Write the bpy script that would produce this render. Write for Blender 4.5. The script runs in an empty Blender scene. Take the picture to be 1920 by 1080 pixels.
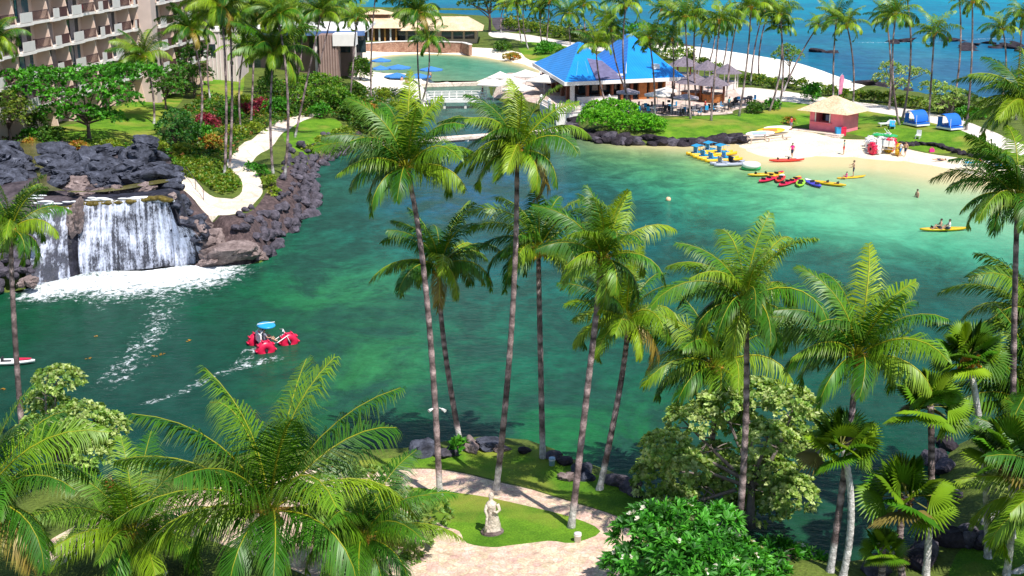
import bpy, math, random
import numpy as np
from mathutils import Vector, Matrix, noise
from mathutils.geometry import delaunay_2d_cdt
sc = bpy.context.scene
C = sc.collection
# ---------------------------------------------------------------- camera, sky, sun, exposure
HC, FPX, VH = 27.6, 2450.0, -150.0
TH = math.atan((540 - VH) / FPX)
CT, ST = math.cos(TH), math.sin(TH)
cam = bpy.data.cameras.new("camera"); cam_o = bpy.data.objects.new("camera", cam); C.objects.link(cam_o)
cam.sensor_width = 36; cam.lens = 36 * FPX / 1920; cam.clip_start = 1; cam.clip_end = 9000
cam_o.location = (0, 0, HC); cam_o.rotation_euler = (math.pi / 2 - TH, 0, 0)
sc.camera = cam_o
SUN = Vector((0.34, -0.50, 1.0)).normalized()
w = bpy.data.worlds.new("World"); sc.world = w; w.use_nodes = True
wn = w.node_tree; wn.nodes.clear()
sky = wn.nodes.new('ShaderNodeTexSky'); sky.sky_type = 'NISHITA'; sky.sun_disc = False
sky.sun_elevation = math.asin(SUN.z); sky.sun_rotation = math.atan2(SUN.x, SUN.y)
sky.air_density = 1.0; sky.dust_density = 0.6; sky.ozone_density = 1.5
bg = wn.nodes.new('ShaderNodeBackground'); bg.inputs[1].default_value = 0.12
wo = wn.nodes.new('ShaderNodeOutputWorld')
wn.links.new(sky.outputs[0], bg.inputs[0]); wn.links.new(bg.outputs[0], wo.inputs[0])
sl = bpy.data.lights.new("sun", 'SUN'); sl.energy = 4.6; sl.angle = math.radians(0.5); sl.color = (1, .955, .88)
so = bpy.data.objects.new("sun", sl); C.objects.link(so)
so.rotation_euler = SUN.to_track_quat('Z', 'Y').to_euler(); so.location = (40, -60, 120)
sc.view_settings.view_transform = 'Standard'; sc.view_settings.look = 'None'
sc.view_settings.exposure = 0.50; sc.view_settings.gamma = 1
sc.cycles.max_bounces = 6; sc.cycles.transparent_max_bounces = 10
sc.cycles.diffuse_bounces = 3; sc.cycles.glossy_bounces = 2
sc.cycles.caustics_reflective = False; sc.cycles.caustics_refractive = False
R = random.Random(7)
NR = np.random.RandomState(11)

# ---------------------------------------------------------------- pixel <-> place helpers (used only to survey positions)
def ray(px, py):
    v = (py - 540) / FPX
    return Vector(((px - 960) / FPX, CT - v * ST, -ST - v * CT))
def P(px, py, z=0.0):
    d = ray(px, py); t = (z - HC) / d.z
    return Vector((d.x * t, d.y * t, z))
def PD(px, py, Y):
    d = ray(px, py); t = Y / d.y
    return Vector((d.x * t, Y, HC + d.z * t))
def scale_at(p):      # pixels per metre of the 1920 photo
    return FPX / (p[1] * CT - (p[2] - HC) * ST)

# ---------------------------------------------------------------- materials
def nt(m): return m.node_tree.nodes, m.node_tree.links
MATS = {}
def mat(name, col=(.5, .5, .5), rough=.6, var=.18, vs=2.0, bump=0.0, bs=8.0, spec=.35, col2=None, attr=None, metal=0.0, coat=0.0, coords='Object'):
    if name in MATS: return MATS[name]
    m = bpy.data.materials.new(name); m.use_nodes = True; MATS[name] = m
    n, l = nt(m); b = n['Principled BSDF']
    b.inputs['Roughness'].default_value = rough; b.inputs['Specular IOR Level'].default_value = spec
    b.inputs['Metallic'].default_value = metal; b.inputs['Coat Weight'].default_value = coat
    tc = n.new('ShaderNodeTexCoord')
    nz = n.new('ShaderNodeTexNoise'); nz.inputs['Scale'].default_value = vs; nz.inputs['Detail'].default_value = 6
    l.new(tc.outputs[coords], nz.inputs['Vector'])
    mr = n.new('ShaderNodeMapRange'); mr.inputs[1].default_value = .3; mr.inputs[2].default_value = .7
    l.new(nz.outputs[0], mr.inputs[0])
    if attr:
        a = n.new('ShaderNodeAttribute'); a.attribute_name = attr
        mr.inputs[3].default_value = 1 - var; mr.inputs[4].default_value = 1 + var
        mx = n.new('ShaderNodeVectorMath'); mx.operation = 'SCALE'
        l.new(a.outputs['Color'], mx.inputs[0]); l.new(mr.outputs[0], mx.inputs['Scale']); out = mx.outputs[0]
    else:
        mx = n.new('ShaderNodeMix'); mx.data_type = 'RGBA'
        c2 = col2 or tuple(c * (1 + var) for c in col)
        c1 = col if col2 else tuple(c * (1 - var) for c in col)
        mx.inputs[6].default_value = (*c1, 1); mx.inputs[7].default_value = (*c2, 1)
        l.new(mr.outputs[0], mx.inputs[0]); out = mx.outputs[2]
    l.new(out, b.inputs['Base Color'])
    if bump:
        nb = n.new('ShaderNodeTexNoise'); nb.inputs['Scale'].default_value = bs; nb.inputs['Detail'].default_value = 5
        l.new(tc.outputs[coords], nb.inputs['Vector'])
        bp = n.new('ShaderNodeBump'); bp.inputs['Strength'].default_value = bump; bp.inputs['Distance'].default_value = .1
        l.new(nb.outputs[0], bp.inputs['Height']); l.new(bp.outputs[0], b.inputs['Normal'])
    return m
def leaf_mat(name, trans=.35, rough=.42, spec=.4, var=.25):
    if name in MATS: return MATS[name]
    m = mat(name, attr='col', rough=rough, spec=spec, var=var, vs=1.3)
    n, l = nt(m); b = n['Principled BSDF']; o = n['Material Output']
    src = b.inputs['Base Color'].links[0].from_socket
    tr = n.new('ShaderNodeBsdfTranslucent'); g = n.new('ShaderNodeVectorMath'); g.operation = 'MULTIPLY'
    g.inputs[1].default_value = (1.25, 1.3, .5); l.new(src, g.inputs[0]); l.new(g.outputs[0], tr.inputs[0])
    ms = n.new('ShaderNodeMixShader'); ms.inputs[0].default_value = trans
    l.new(b.outputs[0], ms.inputs[1]); l.new(tr.outputs[0], ms.inputs[2]); l.new(ms.outputs[0], o.inputs[0])
    return m

# ---------------------------------------------------------------- mesh helpers
def tag(o, label=None, cat=None, group=None, kind=None):
    if label: o['label'] = label
    if cat: o['category'] = cat
    if group: o['group'] = group
    if kind: o['kind'] = kind
    return o
def link(name, me, parent=None):
    o = bpy.data.objects.new(name, me); C.objects.link(o)
    if parent: o.parent = parent
    return o
def thing(name, label, cat, loc=(0, 0, 0), rz=0, group=None, sc_=1):
    o = bpy.data.objects.new(name, None); C.objects.link(o); o.empty_display_size = .3
    o.location = loc; o.rotation_euler = (0, 0, rz); o.scale = (sc_,) * 3
    return tag(o, label, cat, group)
def np_mesh(name, V, F, mats, col=None, smooth=False, midx=None):
    """V (n,3); F list/array of faces (all tris or quads arrays allowed as list of arrays)"""
    me = bpy.data.meshes.new(name)
    V = np.asarray(V, dtype=np.float32)
    Fs = F if isinstance(F, (list, tuple)) and len(F) and isinstance(F[0], np.ndarray) and F[0].ndim == 2 else [np.asarray(F)]
    loops = np.concatenate([f.ravel() for f in Fs]).astype(np.int32)
    tot = np.concatenate([np.full(len(f), f.shape[1], dtype=np.int32) for f in Fs])
    st = np.concatenate([[0], np.cumsum(tot)[:-1]]).astype(np.int32)
    me.vertices.add(len(V)); me.vertices.foreach_set('co', V.ravel())
    me.loops.add(len(loops)); me.loops.foreach_set('vertex_index', loops)
    me.polygons.add(len(tot)); me.polygons.foreach_set('loop_start', st)
    me.update(calc_edges=True)
    if col is not None:
        a = me.color_attributes.new('col', 'FLOAT_COLOR', 'POINT')
        c = np.ones((len(V), 4), dtype=np.float32); c[:, :3] = col; a.data.foreach_set('color', c.ravel())
    for m in (mats if isinstance(mats, (list, tuple)) else [mats]): me.materials.append(m)
    if midx is not None: me.polygons.foreach_set('material_index', np.asarray(midx, dtype=np.int32))
    if smooth: me.polygons.foreach_set('use_smooth', np.ones(len(tot), dtype=bool))
    me.validate(); me.update()
    return me
class MB:
    def __init__(s): s.v = []; s.f = []; s.c = []; s.cur = None
    def add(s, vs, fs, col=None):
        b = len(s.v); s.v += [tuple(v) for v in vs]; s.f += [tuple(i + b for i in f) for f in fs]
        s.c += [col or (1, 1, 1)] * len(vs); return s
    def box(s, c, d, rz=0, taper=1.0, col=None, top=None):
        x, y, z = d[0] / 2, d[1] / 2, d[2] / 2; cr, sr = math.cos(rz), math.sin(rz); vs = []
        for sz in (-1, 1):
            k = taper if sz > 0 else 1
            for sx, sy in ((-1, -1), (1, -1), (1, 1), (-1, 1)):
                a, b = sx * x * k, sy * y * k
                vs.append((c[0] + a * cr - b * sr, c[1] + a * sr + b * cr, c[2] + sz * z))
        return s.add(vs, [(3, 2, 1, 0), (4, 5, 6, 7), (0, 1, 5, 4), (1, 2, 6, 5), (2, 3, 7, 6), (3, 0, 4, 7)], col)
    def beam(s, a, b, wd, ht, col=None):
        a, b = Vector(a), Vector(b); d = (b - a); u = d.normalized()
        sd = u.cross(Vector((0, 0, 1)));  sd = sd.normalized() if sd.length > 1e-4 else Vector((1, 0, 0))
        up = sd.cross(u)
        vs = [p + sd * (i * wd / 2) + up * (j * ht / 2) for p in (a, b) for i, j in ((-1, -1), (1, -1), (1, 1), (-1, 1))]
        return s.add(vs, [(0, 1, 2, 3), (7, 6, 5, 4), (0, 4, 5, 1), (1, 5, 6, 2), (2, 6, 7, 3), (3, 7, 4, 0)], col)
    def tube(s, pts, rad, n=8, col=None, caps=True, cols=None):
        pts = [Vector(p) for p in pts]; b = len(s.v); prev = None
        rad = rad if isinstance(rad, (list, tuple)) else [rad] * len(pts)
        for i, p in enumerate(pts):
            t = (pts[min(i + 1, len(pts) - 1)] - pts[max(i - 1, 0)]).normalized()
            a = (prev - t * prev.dot(t)) if prev else t.orthogonal()
            a = a.normalized() if a.length > 1e-6 else t.orthogonal().normalized()
            prev = a; c = t.cross(a)
            for k in range(n):
                an = 2 * math.pi * k / n
                s.v.append(tuple(p + (a * math.cos(an) + c * math.sin(an)) * rad[i])); s.c.append(cols[i] if cols else (col or (1, 1, 1)))
        for i in range(len(pts) - 1):
            for k in range(n):
                k2 = (k + 1) % n
                s.f.append((b + i * n + k, b + i * n + k2, b + (i + 1) * n + k2, b + (i + 1) * n + k))
        if caps:
            s.f.append(tuple(b + k for k in range(n))[::-1]); s.f.append(tuple(b + (len(pts) - 1) * n + k for k in range(n)))
        return s
    def lathe(s, prof, c=(0, 0, 0), n=16, sx=1, sy=1, col=None):
        b = len(s.v)
        for r, z in prof:
            for k in range(n):
                a = 2 * math.pi * k / n
                s.v.append((c[0] + r * sx * math.cos(a), c[1] + r * sy * math.sin(a), c[2] + z)); s.c.append(col or (1, 1, 1))
        for i in range(len(prof) - 1):
            for k in range(n):
                k2 = (k + 1) % n
                s.f.append((b + i * n + k, b + i * n + k2, b + (i + 1) * n + k2, b + (i + 1) * n + k))
        s.f.append(tuple(b + k for k in range(n))[::-1]); s.f.append(tuple(b + (len(prof) - 1) * n + k for k in range(n)))
        return s
    def ell(s, c, r, n=12, m=8, col=None):
        return s.lathe([(max(1e-3, math.sin(math.pi * i / m)), -math.cos(math.pi * i / m) * r[2]) for i in range(m + 1)], c, n, r[0], r[1], col)
    def torus(s, c, ax, R_, r, n=24, m=12, col=None, sq=1.0):
        ax = Vector(ax).normalized(); u = ax.orthogonal().normalized(); v = ax.cross(u); b = len(s.v)
        for i in range(n):
            a = 2 * math.pi * i / n; d = u * math.cos(a) + v * math.sin(a)
            for j in range(m):
                e = 2 * math.pi * j / m
                s.v.append(tuple(Vector(c) + d * (R_ + r * math.cos(e)) + ax * (r * sq * math.sin(e)))); s.c.append(col or (1, 1, 1))
        for i in range(n):
            for j in range(m):
                i2, j2 = (i + 1) % n, (j + 1) % m
                s.f.append((b + i * m + j, b + i2 * m + j, b + i2 * m + j2, b + i * m + j2))
        return s
    def loft(s, rings, col=None, caps=True):
        b = len(s.v); n = len(rings[0])
        for r in rings:
            for p in r: s.v.append(tuple(p)); s.c.append(col or (1, 1, 1))
        for i in range(len(rings) - 1):
            for k in range(n):
                k2 = (k + 1) % n
                s.f.append((b + i * n + k, b + i * n + k2, b + (i + 1) * n + k2, b + (i + 1) * n + k))
        if caps:
            s.f.append(tuple(b + k for k in range(n))[::-1]); s.f.append(tuple(b + (len(rings) - 1) * n + k for k in range(n)))
        return s
    def prism(s, poly, z0, z1, col=None):
        n = len(poly)
        vs = [(x, y, z0) for x, y in poly] + [(x, y, z1) for x, y in poly]
        return s.add(vs, [tuple(range(n))[::-1], tuple(range(n, 2 * n))] + [(k, (k + 1) % n, n + (k + 1) % n, n + k) for k in range(n)], col)
    def mesh(s, name, m, smooth=False, bevel=0):
        me = bpy.data.meshes.new(name); me.from_pydata(s.v, [], s.f)
        if any(c != (1, 1, 1) for c in s.c):
            a = me.color_attributes.new('col', 'FLOAT_COLOR', 'POINT')
            a.data.foreach_set('color', np.array([(*c, 1) for c in s.c], dtype=np.float32).ravel())
        me.materials.append(m)
        if smooth: me.polygons.foreach_set('use_smooth', [True] * len(me.polygons))
        me.update(); return me
    def build(s, name, m, parent=None, smooth=False, label=None):
        o = link(name, s.mesh(name, m, smooth), parent)
        if label: o['label'] = label
        return o
def copy_tree(o, parent=None):
    c = o.copy(); C.objects.link(c)
    if parent: c.parent = parent
    for ch in list(o.children): copy_tree(ch, c)
    return c
def smooth_poly(pts, n=4, closed=True):
    pts = [np.array(p[:2], dtype=float) for p in pts]; N = len(pts); out = []
    for i in range(N if closed else N - 1):
        if closed: p0, p1, p2, p3 = pts[i - 1], pts[i], pts[(i + 1) % N], pts[(i + 2) % N]
        else: p0, p1, p2, p3 = pts[max(i - 1, 0)], pts[i], pts[i + 1], pts[min(i + 2, N - 1)]
        for k in range(n):
            t = k / n
            out.append(.5 * (2 * p1 + (p2 - p0) * t + (2 * p0 - 5 * p1 + 4 * p2 - p3) * t * t + (3 * p1 - p0 - 3 * p2 + p3) * t ** 3))
    if not closed: out.append(pts[-1])
    return np.array(out)
def in_poly(x, y, poly):
    if len(x) < 40:
        A = np.asarray(poly); B = np.roll(A, -1, 0); o = []
        for i in range(len(x)):
            dy = np.where(B[:, 1] == A[:, 1], 1e-12, B[:, 1] - A[:, 1])
            o.append(bool(np.count_nonzero(((A[:, 1] > y[i]) != (B[:, 1] > y[i])) & (x[i] < (B[:, 0] - A[:, 0]) * (y[i] - A[:, 1]) / dy + A[:, 0])) & 1))
        return np.array(o)
    r = np.zeros(len(x), dtype=bool); N = len(poly)
    for i in range(N):
        x1, y1 = poly[i]; x2, y2 = poly[(i + 1) % N]
        if y1 == y2: continue
        c = ((y1 > y) != (y2 > y)) & (x < (x2 - x1) * (y - y1) / (y2 - y1) + x1); r ^= c
    return r
def seg_dist(x, y, poly, closed=True):
    if len(x) < 40:
        A = np.asarray(poly); B = np.roll(A, -1, 0)
        if not closed: A, B = A[:-1], B[:-1]
        U = B - A; L = (U * U).sum(1) + 1e-12; o = []
        for i in range(len(x)):
            t = np.clip(((x[i] - A[:, 0]) * U[:, 0] + (y[i] - A[:, 1]) * U[:, 1]) / L, 0, 1)
            o.append(np.hypot(x[i] - A[:, 0] - t * U[:, 0], y[i] - A[:, 1] - t * U[:, 1]).min())
        return np.array(o)
    d = np.full(len(x), 1e9); N = len(poly)
    for i in range(N if closed else N - 1):
        ax, ay = poly[i]; bx, by = poly[(i + 1) % N]; ux, uy = bx - ax, by - ay
        t = np.clip(((x - ax) * ux + (y - ay) * uy) / (ux * ux + uy * uy + 1e-12), 0, 1)
        d = np.minimum(d, np.hypot(x - ax - t * ux, y - ay - t * uy))
    return d

# ---------------------------------------------------------------- water outlines and terrain height
LAGOON = smooth_poly([P(*q) for q in [(-90, 575), (40, 548), (75, 532), (140, 517), (350, 503), (385, 493), (440, 497), (500, 488), (516, 455),
    (565, 415), (587, 375), (585, 322), (627, 297), (665, 275), (755, 262), (775, 245), (800, 222), (818, 198), (806, 180), (800, 160), (905, 158), (920, 178), (950, 195), (1030, 222), (1075, 240), (1090, 257),
    (1130, 268), (1200, 273), (1300, 273), (1370, 270), (1400, 283), (1450, 296), (1560, 294), (1640, 299), (1740, 309), (1800, 322), (1900, 342), (2060, 365),
    (2160, 520), (2120, 740), (1930, 805), (1800, 832), (1762, 880), (1762, 950), (1730, 1005), (1640, 1050), (1500, 1075), (1400, 1045), (1300, 985), (1240, 945), (1195, 915), (1150, 888),
    (1090, 872), (1062, 858), (1030, 838), (975, 832), (930, 830), (870, 832), (785, 845), (760, 852), (620, 858), (540, 866), (430, 885), (330, 908), (230, 932), (120, 940), (-90, 950)]])
POOL = smooth_poly([P(*q) for q in [(672, 140), (684, 115), (720, 105), (790, 101), (870, 103), (940, 113), (990, 124), (1010, 136), (985, 148), (905, 153), (790, 157), (730, 160), (690, 154)]])
SEA = smooth_poly([P(*q) for q in [(-700, 5), (300, 8), (700, 28), (900, 41), (1000, 52), (1100, 66), (1200, 78), (1290, 86), (1400, 102), (1500, 119), (1600, 152), (1660, 172), (1760, 190), (1900, 202), (2300, 240), (2600, 160)]] + [(700, 600), (700, 900), (-900, 900)], 4)
HCTL = [(-150, 300, 5.2), (0, 250, 5), (150, 250, 5), (250, 200, 5), (60, 330, 5.6), (200, 330, 5.8), (250, 375, 5.6), (330, 350, 4.8), (100, 390, 5.4), (0, 420, 4.5), (400, 400, 2.2), (440, 370, 2.3),
    (480, 300, 2.3), (500, 260, 2.3), (560, 225, 1.9), (620, 240, 1.4), (430, 200, 3.2), (340, 250, 4.2), (335, 336, 4.4), (367, 360, 3.4), (395, 390, 2.5), (380, 300, 3.5), (420, 340, 2.8), (560, 150, 3), (450, 130, 4), (350, 100, 5), (640, 200, 2), (700, 180, 1.3),
    (760, 200, 1.1), (620, 120, 2.6), (700, 75, 2.4), (900, 65, 1.8), (1000, 100, 1.1), (1100, 200, 1.5), (1200, 240, 1.2), (1350, 180, 1.6), (1300, 220, 1.5), (1450, 200, 1.8), (1500, 240, 1), (1560, 240, .9),
    (1700, 230, 1.6), (1800, 240, 1.6), (1700, 290, .5), (1900, 300, .8), (1500, 150, 1.5), (1700, 200, 1.5), (1600, 270, .5), (1200, 120, 1.4), (800, 900, 1.2), (1000, 880, 1.2), (950, 1000, 1.5), (1100, 1050, 1.7),
    (400, 1000, 2), (100, 1050, 2), (1400, 1080, 2), (1850, 950, 1.2), (1800, 1060, 1.5), (960, 1400, 3), (200, 1400, 3), (1800, 1400, 3), (2200, 300, 1.5), (-300, 900, 3), (-300, 450, 4.5)]
HX = np.array([[*P(a, b, z)[:2], z] for a, b, z in HCTL])
BEACHC = np.array([[*P(a, b, 0)[:2], r] for a, b, r in [(1460, 285, 11), (1540, 285, 13), (1620, 290, 13), (1720, 300, 12), (1850, 325, 14), (2000, 350, 14), (800, 98, 22), (980, 118, 18), (1400, 105, 20), (1550, 140, 16), (700, 110, 14)]])
FALLC = P(215, 515, 0)
def H(x, y):
    x = np.atleast_1d(np.asarray(x, dtype=float)); y = np.atleast_1d(np.asarray(y, dtype=float))
    num = np.zeros_like(x); den = np.zeros_like(x)
    if len(x) < 40:
        W = 1 / (((x[:, None] - HX[:, 0]) ** 2 + ((y[:, None] - HX[:, 1]) * .8) ** 2) ** 1.6 + .8); base = (W * HX[:, 2]).sum(1) / W.sum(1)
    else:
        for cx, cy, z in HX:
            wgt = 1 / (((x - cx) ** 2 + ((y - cy) * .8) ** 2) ** 1.6 + .8); num += wgt * z; den += wgt
        base = num / den
    base += .10 * np.sin(x * .31 + 1) * np.cos(y * .23) + .05 * np.sin(x * .9) * np.sin(y * .7 + 2)
    d = np.full_like(x, 1e9); ins = np.zeros(len(x), dtype=bool)
    for pl in (LAGOON, POOL, SEA):
        d = np.minimum(d, seg_dist(x, y, pl)); ins |= in_poly(x, y, pl)
    bm = np.zeros_like(x)
    for cx, cy, r in BEACHC: bm = np.maximum(bm, np.exp(-((x - cx) ** 2 + (y - cy) ** 2) / (2 * r * r)))
    wd = 2.6 + 11 * np.clip(bm * 1.6 - .15, 0, 1)
    d = np.maximum(0, d - 3.0 * np.exp(-np.maximum(0, np.abs(x - FALLC[0]) - 5.5) ** 2 / 3) * (np.abs(y - FALLC[1]) < 12))   # the ground stays low under the waterfall cliff
    t = np.clip(d / wd, 0, 1)
    up = base * (1 - (1 - t) ** 1.7)
    return np.where(ins, -np.minimum(2.0, .08 + d * .35), up)
def hz(x, y): return float(H([x], [y])[0])
def PG(px, py):
    z = 0.0
    for _ in range(14):
        p = P(px, py, z); z = .5 * z + .5 * max(0.0, hz(p.x, p.y))
    p = P(px, py, z); p.z = hz(p.x, p.y)
    return p
def line_pts(q, n=4, closed=False): return smooth_poly([PG(*a) for a in q], n, closed)
# ---------------------------------------------------------------- the ground, cut into lawns, paths, sand and beds that share their edges
def gpoly(q, n=3): return line_pts(q, n, True)
REG = [  # later entries win; (name, outline)
 ('sea_beach', gpoly([(1225, 84), (1290, 80), (1400, 95), (1500, 112), (1625, 150), (1600, 170), (1500, 162), (1430, 142), (1350, 124), (1260, 110)])),
 ('pool_beach', gpoly([(640, 130), (662, 104), (700, 94), (800, 89), (930, 91), (985, 102), (1030, 118), (1045, 138), (1000, 155), (905, 160), (790, 164), (730, 168), (690, 164)])),
 ('lava_shelf', gpoly([(930, 40), (1000, 46), (1110, 62), (1200, 72), (1300, 80), (1300, 88), (1190, 84), (1080, 70), (990, 60), (930, 56)])),
 ('lava_shelf', gpoly([(82, 268), (288, 258), (322, 300), (340, 345), (350, 400), (300, 420), (60, 425), (-70, 425), (-70, 258), (52, 266), (70, 290)])),
 ('coast_path', gpoly([(920, 60), (960, 62), (1090, 82), (1200, 97), (1200, 104), (1080, 91), (950, 72), (920, 68)])),
 ('lawn', gpoly([(118, 262), (116, 236), (200, 215), (282, 182), (300, 160), (345, 165), (332, 200), (295, 250), (288, 276), (200, 276)])),
 ('lawn', gpoly([(375, 172), (390, 130), (442, 118), (458, 140), (446, 188), (405, 196)])),
 ('lawn', gpoly([(530, 243), (558, 228), (620, 222), (642, 235), (634, 255), (596, 281), (560, 285), (538, 270)])),
 ('lawn', gpoly([(985, 108), (975, 80), (1050, 84), (1110, 104), (1070, 118), (1020, 116)])),
 ('lawn', gpoly([(1238, 266), (1235, 224), (1365, 216), (1455, 205), (1482, 216), (1448, 242), (1392, 260), (1300, 269)])),
 ('lawn', gpoly([(1455, 204), (1472, 190), (1620, 206), (1780, 236), (1845, 262), (1856, 282), (1765, 288), (1690, 274), (1642, 260), (1600, 252), (1500, 238)])),
 ('lawn', gpoly([(1880, 285), (1930, 290), (2040, 310), (2040, 330), (1900, 310)])),
 ('beach', gpoly([(1382, 264), (1440, 244), (1500, 244), (1560, 258), (1640, 262), (1690, 277), (1760, 291), (1850, 302), (1990, 320), (2100, 340), (2100, 395), (1900, 365), (1700, 335), (1500, 325), (1380, 292)])),
 ('patio', gpoly([(1045, 224), (1085, 212), (1110, 200), (1230, 217), (1362, 214), (1378, 206), (1442, 191), (1452, 178), (1380, 164), (1300, 148), (1200, 148), (1000, 135), (930, 165), (930, 185), (1010, 195)])),
 ('coast_path', gpoly([(1385, 164), (1480, 172), (1560, 185), (1640, 195), (1720, 207), (1800, 225), (1870, 250), (1930, 275), (2040, 305), (2040, 322), (1900, 287), (1840, 260), (1780, 237), (1700, 221), (1620, 207), (1540, 198), (1470, 190), (1395, 182)])),
 ('pool_deck', gpoly([(690, 160), (795, 160), (818, 170), (820, 196), (770, 200), (700, 190)])),
 ('lava_gravel', gpoly([(332, 348), (362, 372), (390, 400), (400, 417), (450, 402), (487, 380), (503, 352), (520, 335), (560, 310), (600, 290), (640, 262), (680, 262), (640, 320), (600, 400), (530, 470), (440, 500), (370, 470), (335, 420)])),
 ('garden_path', gpoly([(602, 213), (555, 233), (526, 253), (510, 275), (482, 292), (470, 310), (488, 335), (492, 362), (474, 384), (440, 402), (398, 417), (388, 402), (366, 376), (336, 348), (330, 336), (346, 330), (381, 356), (414, 371), (444, 369), (455, 350), (446, 328), (428, 317), (432, 298), (472, 262), (496, 242), (532, 222)])),
 ('front_path', gpoly([(600, 878), (640, 881), (775, 879), (850, 884), (930, 903), (1000, 919), (1080, 944), (1160, 970), (1205, 1000), (1190, 1060), (1150, 1160), (760, 1160), (600, 1090), (400, 1015), (240, 990), (180, 1015), (100, 1065), (70, 1030), (200, 960), (330, 930), (500, 895)])),
 ('lawn', gpoly([(778, 914), (840, 922), (896, 929), (960, 942), (1067, 968), (1126, 996), (1075, 1018), (1027, 1014), (960, 1022), (923, 1026), (875, 1018), (861, 996), (830, 985), (800, 962), (770, 932)])),
 ('lawn', gpoly([(600, 866), (690, 862), (760, 856), (870, 838), (1000, 838), (1060, 866), (1150, 900), (1210, 925), (1262, 965), (1240, 985), (1155, 966), (1080, 941), (1000, 916), (930, 900), (850, 881), (775, 876), (640, 878)])),
 ('lawn', gpoly([(1780, 1070), (1830, 1000), (1868, 940), (1925, 890), (2080, 880), (2080, 1200), (1800, 1200)])),
]
DOM = [(-75, 18), (75, 18), (200, 330), (170, 425), (-190, 425), (-110, 170)]
def grid_pts(x0, x1, y0, y1, s):
    xs = np.arange(x0, x1, s); ys = np.arange(y0, y1, s); X, Y = np.meshgrid(xs, ys)
    X = X.ravel() + NR.uniform(-.3, .3, X.size) * s; Y = Y.ravel() + NR.uniform(-.3, .3, Y.size) * s
    return X, Y
def frustum(X, Y, m): return np.abs(X) < Y * .42 + m
px_, py_ = [], []
for (y0, y1, s) in ((20, 125, 1.0), (125, 230, 2.0), (230, 424, 3.6)):
    X, Y = grid_pts(-180, 200, y0, y1, s); k = frustum(X, Y, 16) & in_poly(X, Y, np.array(DOM)); px_.append(X[k]); py_.append(Y[k])
X, Y = grid_pts(-190, 200, 20, 420, 14); k = in_poly(X, Y, np.array(DOM)) & ~frustum(X, Y, 16); px_.append(X[k]); py_.append(Y[k])
X, Y = np.concatenate(px_), np.concatenate(py_)
pts = [Vector((a, b)) for a, b in zip(X, Y)]; edges = []
def add_loop(pl):
    b = len(pts); n = len(pl); pts.extend(Vector((float(a), float(c))) for a, c in pl)
    edges.extend((b + i, b + (i + 1) % n) for i in range(n))
add_loop(DOM)
for _, pl in REG: add_loop(pl)
dpl = np.array(DOM, dtype=float)
for pl in (LAGOON, POOL, SEA):      # the shore itself is a constraint as open chains inside the domain
    ins = in_poly(pl[:, 0], pl[:, 1], dpl); b = len(pts); n = len(pl)
    pts.extend(Vector((float(a), float(c))) for a, c in pl)
    edges.extend((b + i, b + (i + 1) % n) for i in range(n) if ins[i] and ins[(i + 1) % n])
cv, ce, cf, _, _, _ = delaunay_2d_cdt(pts, edges, [], 0, 1e-4)
GV = np.array([(v.x, v.y) for v in cv]); GF = np.array([f for f in cf if len(f) == 3])
cen = GV[GF].mean(1)
k = in_poly(cen[:, 0], cen[:, 1], dpl); GF = GF[k]; cen = cen[k]
GZ = H(GV[:, 0], GV[:, 1])
regid = np.full(len(GF), -1)
for i, (nm, pl) in enumerate(REG): regid[in_poly(cen[:, 0], cen[:, 1], pl)] = i
# gravel banks where land falls steeply to the lagoon are lava gravel as well
dl = seg_dist(cen[:, 0], cen[:, 1], LAGOON)

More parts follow.
